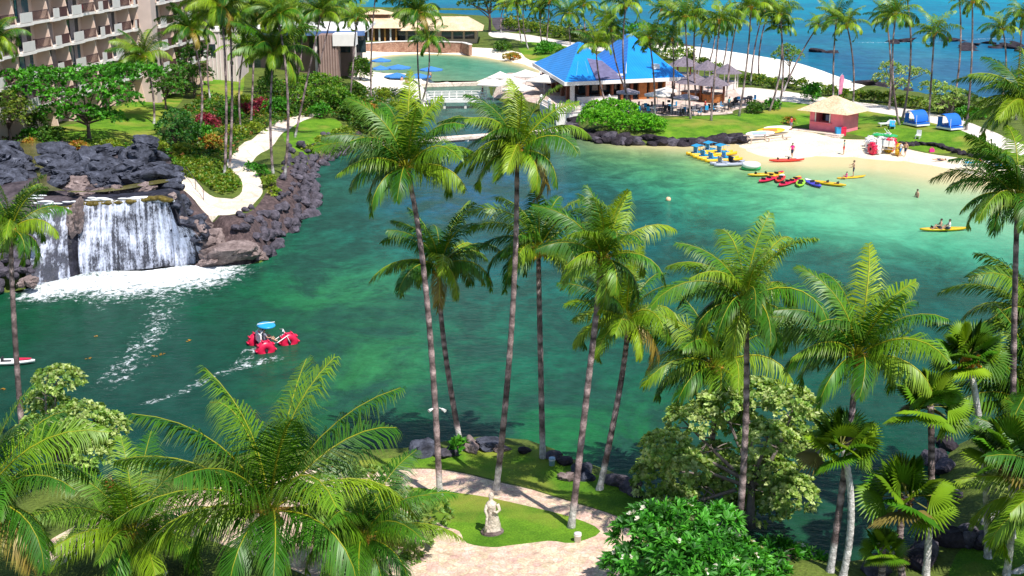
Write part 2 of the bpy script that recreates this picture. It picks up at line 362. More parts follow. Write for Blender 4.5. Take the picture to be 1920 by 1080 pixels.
def ground_mat(name, c1, c2, c3=None, scale=.6, fine=9.0, bump=.4, rough=.9, stone=None, dry=None):
    m = bpy.data.materials.new(name); m.use_nodes = True; n, l = nt(m); b = n['Principled BSDF']
    b.inputs['Roughness'].default_value = rough; b.inputs['Specular IOR Level'].default_value = .15
    g = n.new('ShaderNodeNewGeometry')
    a = n.new('ShaderNodeTexNoise'); a.inputs['Scale'].default_value = scale; a.inputs['Detail'].default_value = 7; a.inputs['Roughness'].default_value = .65
    f = n.new('ShaderNodeTexNoise'); f.inputs['Scale'].default_value = fine; f.inputs['Detail'].default_value = 4
    for q in (a, f): l.new(g.outputs['Position'], q.inputs['Vector'])
    cr = n.new('ShaderNodeValToRGB'); e = cr.color_ramp.elements
    e[0].position = .34; e[0].color = (*c1, 1); e[1].position = .62; e[1].color = (*c2, 1)
    if c3: k = e.new(.75); k.color = (*c3, 1)
    l.new(a.outputs[0], cr.inputs[0]); out = cr.outputs[0]
    mv = n.new('ShaderNodeMapRange'); mv.inputs[1].default_value = .3; mv.inputs[2].default_value = .7; mv.inputs[3].default_value = .72; mv.inputs[4].default_value = 1.25
    l.new(f.outputs[0], mv.inputs[0])
    sm = n.new('ShaderNodeVectorMath'); sm.operation = 'SCALE'; l.new(out, sm.inputs[0]); l.new(mv.outputs[0], sm.inputs['Scale']); out = sm.outputs[0]
    if stone:
        ss, sj = stone
        v = n.new('ShaderNodeTexVoronoi'); v.inputs['Scale'].default_value = ss; l.new(g.outputs['Position'], v.inputs['Vector'])
        vd = n.new('ShaderNodeTexVoronoi'); vd.feature = 'DISTANCE_TO_EDGE'; vd.inputs['Scale'].default_value = ss; l.new(g.outputs['Position'], vd.inputs['Vector'])
        hs = n.new('ShaderNodeHueSaturation'); sp = n.new('ShaderNodeSeparateColor'); l.new(v.outputs['Color'], sp.inputs[0])
        m1 = n.new('ShaderNodeMapRange'); m1.inputs[3].default_value = .80; m1.inputs[4].default_value = 1.12; l.new(sp.outputs[0], m1.inputs[0]); l.new(m1.outputs[0], hs.inputs['Value'])
        m2 = n.new('ShaderNodeMapRange'); m2.inputs[3].default_value = .47; m2.inputs[4].default_value = .53; l.new(sp.outputs[1], m2.inputs[0]); l.new(m2.outputs[0], hs.inputs['Hue'])
        l.new(out, hs.inputs['Color'])
        m3 = n.new('ShaderNodeMapRange'); m3.inputs[2].default_value = .05; l.new(vd.outputs['Distance'], m3.inputs[0])
        mx = n.new('ShaderNodeMix'); mx.data_type = 'RGBA'; mx.inputs[6].default_value = (*sj, 1); l.new(m3.outputs[0], mx.inputs[0]); l.new(hs.outputs[0], mx.inputs[7]); out = mx.outputs[2]
    if dry:
        d = n.new('ShaderNodeTexNoise'); d.inputs['Scale'].default_value = .17; d.inputs['Detail'].default_value = 5; l.new(g.outputs['Position'], d.inputs['Vector'])
        md = n.new('ShaderNodeMapRange'); md.inputs[1].default_value = .5; md.inputs[2].default_value = .68; l.new(d.outputs[0], md.inputs[0])
        mx = n.new('ShaderNodeMix'); mx.data_type = 'RGBA'; l.new(md.outputs[0], mx.inputs[0]); l.new(out, mx.inputs[6]); mx.inputs[7].default_value = (*dry, 1); out = mx.outputs[2]
    l.new(out, b.inputs['Base Color'])
    bp = n.new('ShaderNodeBump'); bp.inputs['Strength'].default_value = bump; bp.inputs['Distance'].default_value = .12
    l.new(f.outputs[0], bp.inputs['Height']); l.new(bp.outputs[0], b.inputs['Normal'])
    return m
GM = {
 'lawn': ground_mat('lawn_grass', (.055, .15, .008), (.13, .26, .015), (.21, .30, .03), .5, 12, .6, dry=(.27, .26, .045)),
 'beach': ground_mat('beach_sand', (.68, .56, .40), (.80, .70, .55), (.86, .78, .66), .35, 6, .35),
 'sea_beach': ground_mat('sea_beach_sand', (.80, .73, .62), (.86, .80, .70), None, .2, 3, .2),
 'pool_beach': ground_mat('pool_beach_sand', (.76, .66, .52), (.85, .77, .64), None, .2, 3, .2),
 'coast_path': ground_mat('coast_concrete', (.60, .52, .46), (.72, .65, .58), None, .4, 5, .2),
 'patio': ground_mat('patio_paving', (.50, .38, .32), (.66, .53, .45), None, .5, 4, .2, stone=(.9, (.36, .28, .24))),
 'pool_deck': ground_mat('deck_paving', (.62, .55, .50), (.74, .68, .62), None, .5, 4, .2),
 'garden_path': ground_mat('garden_concrete', (.66, .55, .44), (.78, .68, .56), (.82, .74, .64), .9, 7, .25, stone=(.35, (.52, .42, .33))),
 'front_path': ground_mat('flagstone', (.55, .385, .28), (.70, .535, .41), (.76, .62, .50), 1.3, 10, .45, stone=(3.2, (.46, .33, .25))),
 'lava_gravel': ground_mat('lava_cinder', (.045, .032, .033), (.125, .086, .085), (.20, .15, .145), 2.2, 7, .9),
 'lava_shelf': ground_mat('lava_rock_shelf', (.03, .024, .03), (.10, .08, .09), None, .5, 3, .9),
 'ground': ground_mat('bed_soil', (.06, .085, .018), (.11, .15, .025), (.16, .10, .055), .7, 6, .8),
}
SM_BED = ground_mat('lagoon_bed_sand', (.3, .28, .18), (.4, .36, .24), None, .5, 4, .3)
groups = {}
for i in range(-1, len(REG)):
    sel = regid == i
    nm = 'ground' if i < 0 else REG[i][0]
    groups.setdefault((nm, 0 if nm != 'lawn' else i), []).append(np.nonzero(sel)[0])
for (nm, _), idx in groups.items():
    f = GF[np.concatenate(idx)]
    if not len(f): continue
    u, inv = np.unique(f, return_inverse=True)
    V = np.column_stack([GV[u], GZ[u]]); f2 = inv.reshape(f.shape)
    n3 = np.cross(V[f2[:, 1]] - V[f2[:, 0]], V[f2[:, 2]] - V[f2[:, 0]]); fl = n3[:, 2] < 0; f2[fl] = f2[fl][:, ::-1]
    tag(link(nm, np_mesh(nm, V, f2, GM[nm], smooth=True)), kind='structure')

# ---------------------------------------------------------------- water: one sheet each for lagoon, pool and sea
def water_mat(name, ripple=1.0, foam=True, scale=1.0, patch=.16, rough=.07, refl=.34, dark=(.011, .050, .035)):
    m = bpy.data.materials.new(name); m.use_nodes = True; n, l = nt(m); b = n['Principled BSDF']
    b.inputs['Roughness'].default_value = rough; b.inputs['Specular IOR Level'].default_value = 0
    g = n.new('ShaderNodeNewGeometry'); a = n.new('ShaderNodeAttribute'); a.attribute_name = 'col'
    # drifting weed and sand patches under the surface
    mp = n.new('ShaderNodeMapping'); mp.inputs['Scale'].default_value = (1, .75, 1); l.new(g.outputs['Position'], mp.inputs[0])
    z = n.new('ShaderNodeTexNoise'); z.inputs['Scale'].default_value = patch; z.inputs['Detail'].default_value = 8; z.inputs['Roughness'].default_value = .72; z.inputs['Distortion'].default_value = .6
    l.new(mp.outputs[0], z.inputs['Vector'])
    r = n.new('ShaderNodeMapRange'); r.inputs[1].default_value = .44; r.inputs[2].default_value = .60; r.inputs[3].default_value = .88; r.inputs[4].default_value = 0.0; l.new(z.outputs[0], r.inputs[0])
    z2 = n.new('ShaderNodeTexNoise'); z2.inputs['Scale'].default_value = .75 * scale; z2.inputs['Detail'].default_value = 9; z2.inputs['Roughness'].default_value = .75; l.new(mp.outputs[0], z2.inputs['Vector'])
    r2 = n.new('ShaderNodeMapRange'); r2.inputs[1].default_value = .3; r2.inputs[2].default_value = .7; r2.inputs[3].default_value = .62; r2.inputs[4].default_value = 1.42; l.new(z2.outputs[0], r2.inputs[0])
    s = n.new('ShaderNodeVectorMath'); s.operation = 'SCALE'; l.new(a.outputs['Color'], s.inputs[0])
    mxp = n.new('ShaderNodeMix'); mxp.inputs[2].default_value = 1.0; l.new(a.outputs['Alpha'], mxp.inputs[0]); l.new(r2.outputs[0], mxp.inputs[3]); l.new(mxp.outputs[0], s.inputs['Scale'])
    pm = n.new('ShaderNodeMath'); pm.operation = 'MULTIPLY'; l.new(r.outputs[0], pm.inputs[0]); l.new(a.outputs['Alpha'], pm.inputs[1])
    sd = n.new('ShaderNodeVectorMath'); sd.operation = 'SCALE'; sd.inputs[0].default_value = dark; l.new(r2.outputs[0], sd.inputs['Scale'])
    dm = n.new('ShaderNodeMix'); dm.data_type = 'RGBA'; l.new(pm.outputs[0], dm.inputs[0]); l.new(s.outputs[0], dm.inputs[6]); l.new(sd.outputs[0], dm.inputs[7]); out = dm.outputs[2]
    # ripples
    w1 = n.new('ShaderNodeTexNoise'); w1.inputs['Scale'].default_value = 1.5 * scale; w1.inputs['Detail'].default_value = 5; w1.inputs['Roughness'].default_value = .6
    mp2 = n.new('ShaderNodeMapping'); mp2.inputs['Rotation'].default_value = (0, 0, .35); mp2.inputs['Scale'].default_value = (.8, 1.6, 1); l.new(g.outputs['Position'], mp2.inputs[0]); l.new(mp2.outputs[0], w1.inputs['Vector'])
    bp = n.new('ShaderNodeBump'); bp.inputs['Strength'].default_value = .35 * ripple; bp.inputs['Distance'].default_value = .25; l.new(w1.outputs[0], bp.inputs['Height'])
    l.new(bp.outputs[0], b.inputs['Normal'])
    gl = n.new('ShaderNodeBsdfGlossy'); gl.inputs['Roughness'].default_value = rough; l.new(bp.outputs[0], gl.inputs['Normal'])
    fn = n.new('ShaderNodeFresnel'); fn.inputs['IOR'].default_value = 1.33; l.new(bp.outputs[0], fn.inputs['Normal'])
    fk = n.new('ShaderNodeMath'); fk.operation = 'MULTIPLY'; fk.inputs[1].default_value = refl; l.new(fn.outputs[0], fk.inputs[0])
    msx = n.new('ShaderNodeMixShader'); l.new(fk.outputs[0], msx.inputs[0]); l.new(b.outputs[0], msx.inputs[1]); l.new(gl.outputs[0], msx.inputs[2]); l.new(msx.outputs[0], n['Material Output'].inputs[0])
    if foam:
        fa = n.new('ShaderNodeAttribute'); fa.attribute_name = 'foam'
        fz = n.new('ShaderNodeTexNoise'); fz.inputs['Scale'].default_value = 1.7; fz.inputs['Detail'].default_value = 9; fz.inputs['Roughness'].default_value = .82; fz.inputs['Distortion'].default_value = .8
        mp3 = n.new('ShaderNodeMapping'); mp3.inputs['Scale'].default_value = (1, .8, 1); l.new(g.outputs['Position'], mp3.inputs[0]); l.new(mp3.outputs[0], fz.inputs['Vector'])
        ad = n.new('ShaderNodeMath'); ad.operation = 'ADD'; fm = n.new('ShaderNodeMapRange'); fm.clamp = False; fm.inputs[1].default_value = .3; fm.inputs[2].default_value = .7; fm.inputs[3].default_value = .10; fm.inputs[4].default_value = .88; l.new(fz.outputs[0], fm.inputs[0]); l.new(fm.outputs[0], ad.inputs[0]); l.new(fa.outputs['Fac'], ad.inputs[1])
        fr = n.new('ShaderNodeMapRange'); fr.inputs[1].default_value = .94; fr.inputs[2].default_value = 1.20; l.new(ad.outputs[0], fr.inputs[0])
        mf = n.new('ShaderNodeMix'); mf.data_type = 'RGBA'; l.new(fr.outputs[0], mf.inputs[0]); l.new(out, mf.inputs[6]); mf.inputs[7].default_value = (.82, .85, .88, 1); out = mf.outputs[2]
        rr = n.new('ShaderNodeMapRange'); rr.inputs[3].default_value = rough; rr.inputs[4].default_value = .7; l.new(fr.outputs[0], rr.inputs[0]); l.new(rr.outputs[0], b.inputs['Roughness'])
    l.new(out, b.inputs['Base Color'])
    return m
def srgb(r, g, b): return tuple(((c / 255) / 12.92 if c < 10 else ((c / 255 + .055) / 1.055) ** 2.4) for c in (r, g, b))
WK = .475
def water(name, ctl, pl, spac, m, z=0.0, foam=None, sand=None, yscale=.6, margin=4.0, sandw=5):
    x0, y0 = pl.min(0) - margin; x1, y1 = pl.max(0) + margin
    xs = np.arange(x0, x1 + spac, spac); ys = np.arange(y0, y1 + spac, spac); X, Y = np.meshgrid(xs, ys); sh = X.shape; x, y = X.ravel(), Y.ravel()
    c = np.zeros((len(x), 3)); den = np.zeros(len(x)); al = np.zeros(len(x))
    for px, py, rgb, sg, pa in ctl:
        p = P(px, py, z); s = sg
        wgt = np.exp(-((x - p.x) ** 2 + ((y - p.y) * yscale) ** 2) / (2 * s * s)) + 1e-5 / (1 + ((x - p.x) ** 2 + (y - p.y) ** 2) / 400)
        c += wgt[:, None] * np.array(srgb(*rgb)); al += wgt * pa; den += wgt
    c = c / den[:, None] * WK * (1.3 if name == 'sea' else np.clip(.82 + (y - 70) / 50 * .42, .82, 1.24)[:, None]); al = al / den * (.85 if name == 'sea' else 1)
    inside = in_poly(x, y, pl); d = seg_dist(x, y, pl)
    if sand is not None:
        for cx, cy, r in BEACHC:
            k = np.exp(-((x - cx) ** 2 + (y - cy) ** 2) / (2 * r * r)) * np.exp(-np.where(inside, d, 0) / sandw)
            k = np.clip(k * 1.6, 0, 1)[:, None]; c = c * (1 - k) + np.array(sand) * k; al = al * (1 - k[:, 0])
    keep = (inside | (d < margin)).reshape(sh)
    idx = np.arange(len(x)).reshape(sh)
    q = np.stack([idx[:-1, :-1], idx[:-1, 1:], idx[1:, 1:], idx[1:, :-1]], -1).reshape(-1, 4)
    kq = (keep[:-1, :-1] | keep[1:, 1:] | keep[:-1, 1:] | keep[1:, :-1]).ravel(); q = q[kq]
    u, inv = np.unique(q, return_inverse=True)
    me = np_mesh(name, np.column_stack([x[u], y[u], np.full(len(u), z)]), inv.reshape(-1, 4), m)
    a = me.color_attributes.new('col', 'FLOAT_COLOR', 'POINT'); a.data.foreach_set('color', np.column_stack([c[u], al[u]]).astype(np.float32).ravel())
    if foam is not None:
        fa = me.attributes.new('foam', 'FLOAT', 'POINT'); fa.data.foreach_set('value', foam(x[u], y[u]).astype(np.float32))
    return tag(link(name, me), kind='structure')
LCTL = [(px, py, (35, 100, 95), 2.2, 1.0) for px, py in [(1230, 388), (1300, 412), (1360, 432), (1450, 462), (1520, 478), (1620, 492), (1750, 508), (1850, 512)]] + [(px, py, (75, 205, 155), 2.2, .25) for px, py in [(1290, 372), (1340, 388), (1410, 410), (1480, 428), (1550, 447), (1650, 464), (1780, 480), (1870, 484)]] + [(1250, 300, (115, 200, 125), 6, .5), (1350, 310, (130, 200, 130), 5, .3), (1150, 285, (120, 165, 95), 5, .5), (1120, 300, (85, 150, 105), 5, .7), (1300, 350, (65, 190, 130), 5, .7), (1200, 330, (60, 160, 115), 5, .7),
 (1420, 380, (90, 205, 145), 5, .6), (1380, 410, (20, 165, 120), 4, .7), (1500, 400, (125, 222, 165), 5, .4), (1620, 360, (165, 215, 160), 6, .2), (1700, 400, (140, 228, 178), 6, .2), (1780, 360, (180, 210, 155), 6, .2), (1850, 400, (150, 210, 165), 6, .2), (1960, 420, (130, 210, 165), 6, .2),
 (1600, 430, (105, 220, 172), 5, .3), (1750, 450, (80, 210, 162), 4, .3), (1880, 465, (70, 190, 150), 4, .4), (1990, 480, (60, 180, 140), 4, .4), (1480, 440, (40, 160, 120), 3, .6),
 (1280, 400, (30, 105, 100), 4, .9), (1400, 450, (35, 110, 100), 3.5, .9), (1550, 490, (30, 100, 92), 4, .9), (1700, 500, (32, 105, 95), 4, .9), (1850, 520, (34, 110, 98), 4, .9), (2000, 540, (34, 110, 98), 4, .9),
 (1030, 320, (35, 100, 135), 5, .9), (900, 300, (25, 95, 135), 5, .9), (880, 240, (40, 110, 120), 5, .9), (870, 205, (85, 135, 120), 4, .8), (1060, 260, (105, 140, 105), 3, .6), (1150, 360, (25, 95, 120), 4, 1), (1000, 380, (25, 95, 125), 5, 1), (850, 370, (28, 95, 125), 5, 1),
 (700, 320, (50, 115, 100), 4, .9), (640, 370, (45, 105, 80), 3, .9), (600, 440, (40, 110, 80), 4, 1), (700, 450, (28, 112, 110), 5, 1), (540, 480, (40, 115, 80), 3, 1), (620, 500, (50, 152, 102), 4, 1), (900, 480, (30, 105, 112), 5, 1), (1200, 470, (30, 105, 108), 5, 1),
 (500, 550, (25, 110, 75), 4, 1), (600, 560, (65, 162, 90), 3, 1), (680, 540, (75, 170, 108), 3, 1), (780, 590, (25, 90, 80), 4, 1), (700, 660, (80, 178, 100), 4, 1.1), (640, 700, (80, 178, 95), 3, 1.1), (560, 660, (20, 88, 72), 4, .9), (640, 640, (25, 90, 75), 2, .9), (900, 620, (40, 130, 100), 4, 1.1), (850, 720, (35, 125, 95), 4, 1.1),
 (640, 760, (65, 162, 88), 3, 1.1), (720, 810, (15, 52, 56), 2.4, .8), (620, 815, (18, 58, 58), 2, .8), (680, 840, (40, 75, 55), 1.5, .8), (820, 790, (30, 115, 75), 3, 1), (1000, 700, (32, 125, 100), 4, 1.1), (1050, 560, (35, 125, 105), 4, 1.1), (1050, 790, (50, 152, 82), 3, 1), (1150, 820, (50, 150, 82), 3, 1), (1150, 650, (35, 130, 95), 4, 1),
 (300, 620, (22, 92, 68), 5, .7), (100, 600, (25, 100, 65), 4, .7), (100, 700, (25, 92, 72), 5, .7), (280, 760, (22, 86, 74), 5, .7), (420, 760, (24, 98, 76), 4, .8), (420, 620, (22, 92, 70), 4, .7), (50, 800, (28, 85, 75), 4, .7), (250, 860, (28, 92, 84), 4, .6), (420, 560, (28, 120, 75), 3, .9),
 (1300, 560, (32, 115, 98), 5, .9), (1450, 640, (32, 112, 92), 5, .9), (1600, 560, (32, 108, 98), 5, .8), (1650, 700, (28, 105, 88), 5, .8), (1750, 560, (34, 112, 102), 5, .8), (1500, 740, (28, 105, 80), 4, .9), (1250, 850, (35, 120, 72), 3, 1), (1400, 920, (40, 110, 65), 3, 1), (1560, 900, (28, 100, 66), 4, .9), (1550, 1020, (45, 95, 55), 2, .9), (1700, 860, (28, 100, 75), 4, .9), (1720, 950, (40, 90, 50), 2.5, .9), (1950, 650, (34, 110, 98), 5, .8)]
fl = smooth_poly([P(a, b) for a, b in [(85, 543), (130, 532), (200, 524), (300, 515), (385, 505)]], 4, False)
tail = smooth_poly([P(a, b) for a, b in [(310, 540), (305, 580), (285, 625), (250, 665), (222, 705)]], 4, False)
wake1 = smooth_poly([P(a, b) for a, b in [(478, 655), (440, 690), (400, 705), (340, 735), (272, 757)]], 4, False)
wake2 = smooth_poly([P(a, b) for a, b in [(515, 672), (480, 682), (450, 690)]], 4, False)
TRIKE = P(512, 662)
def lag_foam(x, y):
    K = np.array([1, .5]); d = seg_dist(x, y * .5, fl * K, False); d = d * np.clip(1.9 - (x - fl[0, 0]) / 6, 1, 1.9); f = .74 * np.exp(-(d / 4.4) ** 2)
    d2 = seg_dist(x, y * .6, tail * np.array([1, .6]), False); f = np.maximum(f, .26 * np.exp(-(d2 / 1.6) ** 2) + .17 * np.exp(-(d2 / 3.4) ** 2))
    f = np.maximum(f, .45 * np.exp(-(seg_dist(x, y, wake1, False) / .8) ** 2)); f = np.maximum(f, .52 * np.exp(-(seg_dist(x, y, wake2, False) / .9) ** 2))
    p = P(468, 655); f = np.maximum(f, .6 * np.exp(-((x - p.x) ** 2 + (y - p.y) ** 2) / .5))
    return f
SAND = srgb(222, 200, 150); SAND = tuple(c * .8 for c in SAND)
WL = water_mat('lagoon_water', 1.0, True)
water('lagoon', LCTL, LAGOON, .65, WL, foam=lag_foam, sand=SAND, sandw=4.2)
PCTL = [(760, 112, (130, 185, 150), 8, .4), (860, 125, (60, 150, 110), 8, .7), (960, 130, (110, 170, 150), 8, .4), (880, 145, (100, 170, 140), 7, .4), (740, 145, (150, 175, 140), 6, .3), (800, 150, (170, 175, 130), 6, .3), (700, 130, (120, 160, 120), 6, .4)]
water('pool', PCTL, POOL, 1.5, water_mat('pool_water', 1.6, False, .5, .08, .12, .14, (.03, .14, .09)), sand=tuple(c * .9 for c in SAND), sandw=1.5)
SCTL = [(700, 10, (0, 146, 168), 60, .5), (860, 20, (10, 120, 165), 40, .6), (900, 34, (30, 85, 130), 16, .8), (1000, 10, (0, 150, 172), 60, .5), (1100, 30, (15, 125, 160), 25, .7), (1080, 52, (60, 75, 100), 14, .8), (1250, 10, (0, 155, 180), 60, .5), (1300, 50, (10, 115, 150), 20, .8), (1330, 78, (70, 85, 110), 12, .8),
 (1500, 20, (0, 152, 182), 50, .5), (1560, 60, (40, 130, 150), 14, .9), (1650, 20, (0, 155, 186), 50, .5), (1800, 20, (0, 155, 190), 50, .5), (1530, 90, (65, 115, 135), 8, .9), (1560, 110, (38, 70, 120), 6, .9), (1640, 90, (80, 130, 145), 7, .9), (1700, 110, (85, 125, 145), 8, .9), (1600, 130, (35, 66, 125), 6, 1), (1680, 150, (40, 72, 125), 6, 1),
 (1750, 120, (90, 120, 145), 8, .9), (1830, 140, (95, 130, 150), 9, .9), (1860, 165, (45, 65, 115), 6, .9), (1760, 160, (50, 70, 120), 6, .9), (1800, 70, (40, 90, 140), 12, .9), (1900, 60, (20, 110, 160), 14, .7), (1700, 60, (40, 125, 155), 12, .8), (1900, 100, (50, 80, 130), 10, .9), (2000, 150, (60, 90, 130), 12, .8), (1400, 60, (15, 120, 155), 14, .8), (300, 8, (0, 130, 165), 40, .5)]
def sea_foam(x, y):
    a = smooth_poly([P(q, r) for q, r in [(1610, 80), (1700, 79), (1770, 78), (1820, 74), (1900, 72)]], 4, False)
    b = smooth_poly([P(q, r) for q, r in [(960, 40), (1040, 44), (1140, 58), (1260, 76), (1400, 97)]], 4, False)
    return np.maximum(.46 * np.exp(-(seg_dist(x, y, a, False) / 3) ** 2), .42 * np.exp(-(seg_dist(x, y, b, False) / 2.5) ** 2))
SEA2 = np.array([p for p in SEA if p[1] < 640])
WS = water_mat('sea_water', 1.6, True, .45, .035, .12, .12, (.016, .06, .15))
water('sea', SCTL, SEA2, 5.0, WS, foam=sea_foam, yscale=.35)
# the open sea out to the horizon, a little below the near sheet
far = np_mesh('open_sea', [(-6000, 600, -.12), (6000, 600, -.12), (6000, 8000, -.12), (-6000, 8000, -.12)], np.array([[0, 1, 2, 3]]), WS)
a = far.color_attributes.new('col', 'FLOAT_COLOR', 'POINT'); a.data.foreach_set('color', [*[c * WK * 1.3 for c in srgb(0, 152, 182)], .5] * 4)
tag(link('open_sea', far), kind='structure')
# ---------------------------------------------------------------- plants
LEAF = leaf_mat('palm_leaf', .15, .42, .32, .25)
LEAFB = leaf_mat('broad_leaf', .38, .45, .35, .3)
BARK = mat('palm_bark', attr='col', rough=.85, var=.55, vs=5, bump=.6, bs=14, spec=.2)
WOOD = mat('tree_bark', (.14, .10, .085), .9, .35, 3, bump=.6, bs=10, spec=.15)
COCO = mat('coconut', (.42, .22, .03), .5, .4, 3)
def nrm(a): return a / (np.linalg.norm(a, axis=-1, keepdims=True) + 1e-9)
DARKG, MIDG, YELG = np.array([.014, .070, .006]), np.array([.048, .165, .007]), np.array([.25, .36, .012])
def crown_mesh(name, seed, n=22, nl=46, lw=.011, wind=(-.35, .05, 0), droop=1.0, yel=.4, mid=.011, lk=1.0):
    """coconut crown of unit frond length: arching midribs with two rows of narrow hanging leaflets"""
    r = np.random.RandomState(seed); Vs, T, Q, Cs = [], [], [], []; nv = 0
    wind = np.array(wind)
    for i in range(n):
        age = (i + r.uniform(-.3, .3)) / n; az = i * 2.39996 + r.uniform(-.25, .25)
        e0 = math.radians(82 - 84 * max(0, age) ** 1.0 + r.uniform(-10, 10)); bend = math.radians((48 + 62 * age) * droop * r.uniform(.75, 1.3))
        L = (.80 + .30 * math.sin(math.pi * min(1, age + .25))) * r.uniform(.9, 1.08)
        K = 9; t = np.linspace(0, 1, K); el = e0 - bend * t ** 1.35
        d = np.stack([np.cos(az) * np.cos(el), np.sin(az) * np.cos(el), np.sin(el)], 1) + wind * (t[:, None] ** 1.3) * (.5 + .5 * np.cos(el)[:, None])
        d = nrm(d); seg = L / (K - 1)
        p = np.concatenate([[[0, 0, 0]], np.cumsum((d[:-1] + d[1:]) * .5 * seg, 0)], 0)
        tw = r.uniform(-1.0, 1.0) * (1 - .5 * max(0, age)); sd = nrm(np.cross(d, [0, 0, 1]) + 1e-3); nn = np.cross(sd, d)
        sd, nn = sd * math.cos(tw) + nn * math.sin(tw), nn * math.cos(tw) - sd * math.sin(tw)
        base = DARKG * (1 - .55) + MIDG * .55
        q = np.clip(r.normal(yel, .28), 0, 1); fc = MIDG * (1 - q) + YELG * q if r.rand() < .65 else base
        if age > .9 and r.rand() < .22: fc = np.array([.26, .19, .035])
        # midrib
        rad = mid * (1 - .85 * t) + .0012
        ring = []
        for k in range(3):
            a = 2 * math.pi * k / 3; ring.append(p + (sd * math.cos(a) + nn * math.sin(a)) * rad[:, None])
        rv = np.stack(ring, 1).reshape(-1, 3); Vs.append(rv); Cs.append(np.tile(np.array([.34, .32, .02]) * .85 + fc * .3, (len(rv), 1)))
        for k in range(K - 1):
            for j in range(3): Q.append([nv + k * 3 + j, nv + k * 3 + (j + 1) % 3, nv + (k + 1) * 3 + (j + 1) % 3, nv + (k + 1) * 3 + j])
        nv += len(rv)
        # leaflets
        m = nl; tj = np.linspace(.13, .995, m); f = tj * (K - 1); i0 = np.minimum(f.astype(int), K - 2); fr = (f - i0)[:, None]
        pj = p[i0] * (1 - fr) + p[i0 + 1] * fr; dj = nrm(d[i0] * (1 - fr) + d[i0 + 1] * fr); sj = nrm(sd[i0] * (1 - fr) + sd[i0 + 1] * fr); nj = np.cross(sj, dj)
        prof = np.clip(np.sin(np.pi * (tj * .76 + .20)) ** .7, .25, 1) * (.24 + .06 * r.rand()) * lk
        hang = (.38 + .75 * max(0, age)) * r.uniform(.75, 1.3)
        for s in (-1, 1):
            ln = prof * r.uniform(.85, 1.1, m)
            dl = nrm(sj * s * .80 + dj * (.50 + .3 * tj[:, None]) + nj * .16 + np.array([0, 0, -1]) * hang * .8 + wind * .5 + r.normal(0, .10, (m, 3)))
            d2 = nrm(dl * .8 + np.array([0, 0, -1]) * (.5 + .7 * hang) + wind * .55)
            wv = nrm(dj - dl * (dj * dl).sum(1, keepdims=True)); ww = lw * r.uniform(.8, 1.2, (m, 1))
            b1, b2 = pj + wv * ww * .5, pj - wv * ww * .5
            md = pj + dl * (ln * .52)[:, None]; m1, m2 = md + wv * ww * .6, md - wv * ww * .6
            tip = md + d2 * (ln * .48)[:, None]
            lv = np.stack([b1, b2, m1, m2, tip], 1).reshape(-1, 3); Vs.append(lv)
            cc = fc[None] * r.uniform(.78, 1.22, (m, 1)); c5 = np.repeat(cc, 5, 0); c5[4::5] = c5[4::5] * .6 + np.array([.16, .19, .02]) * .45; Cs.append(c5)
            ix = nv + 5 * np.arange(m)
            Q.extend(np.stack([ix, ix + 1, ix + 3, ix + 2], 1).tolist()); T.extend(np.stack([ix + 2, ix + 3, ix + 4], 1).tolist()); nv += 5 * m
    return np_mesh(name, np.concatenate(Vs), [np.array(Q), np.array(T)], LEAF, np.concatenate(Cs))
CROWN_HI = [crown_mesh('crown', 100 + i, n=23 + i % 3 * 2, nl=72, lw=.0092, wind=(-.30 - .06 * (i % 3), .05, 0), droop=1 + .12 * (i % 4), yel=.30 + .08 * (i % 3)) for i in range(8)]
CROWN_BIG = [crown_mesh('crown', 300 + i, n=24, nl=84, lw=.0066, wind=(-.18, .05, 0), droop=1.0, yel=.16, mid=.007, lk=1.1) for i in range(2)]
CROWN_LO = [crown_mesh('crown', 200 + i, n=15 + i % 3, nl=28, lw=.019, wind=(-.28, .05, 0), droop=1 + .15 * (i % 4), yel=.42) for i in range(8)]
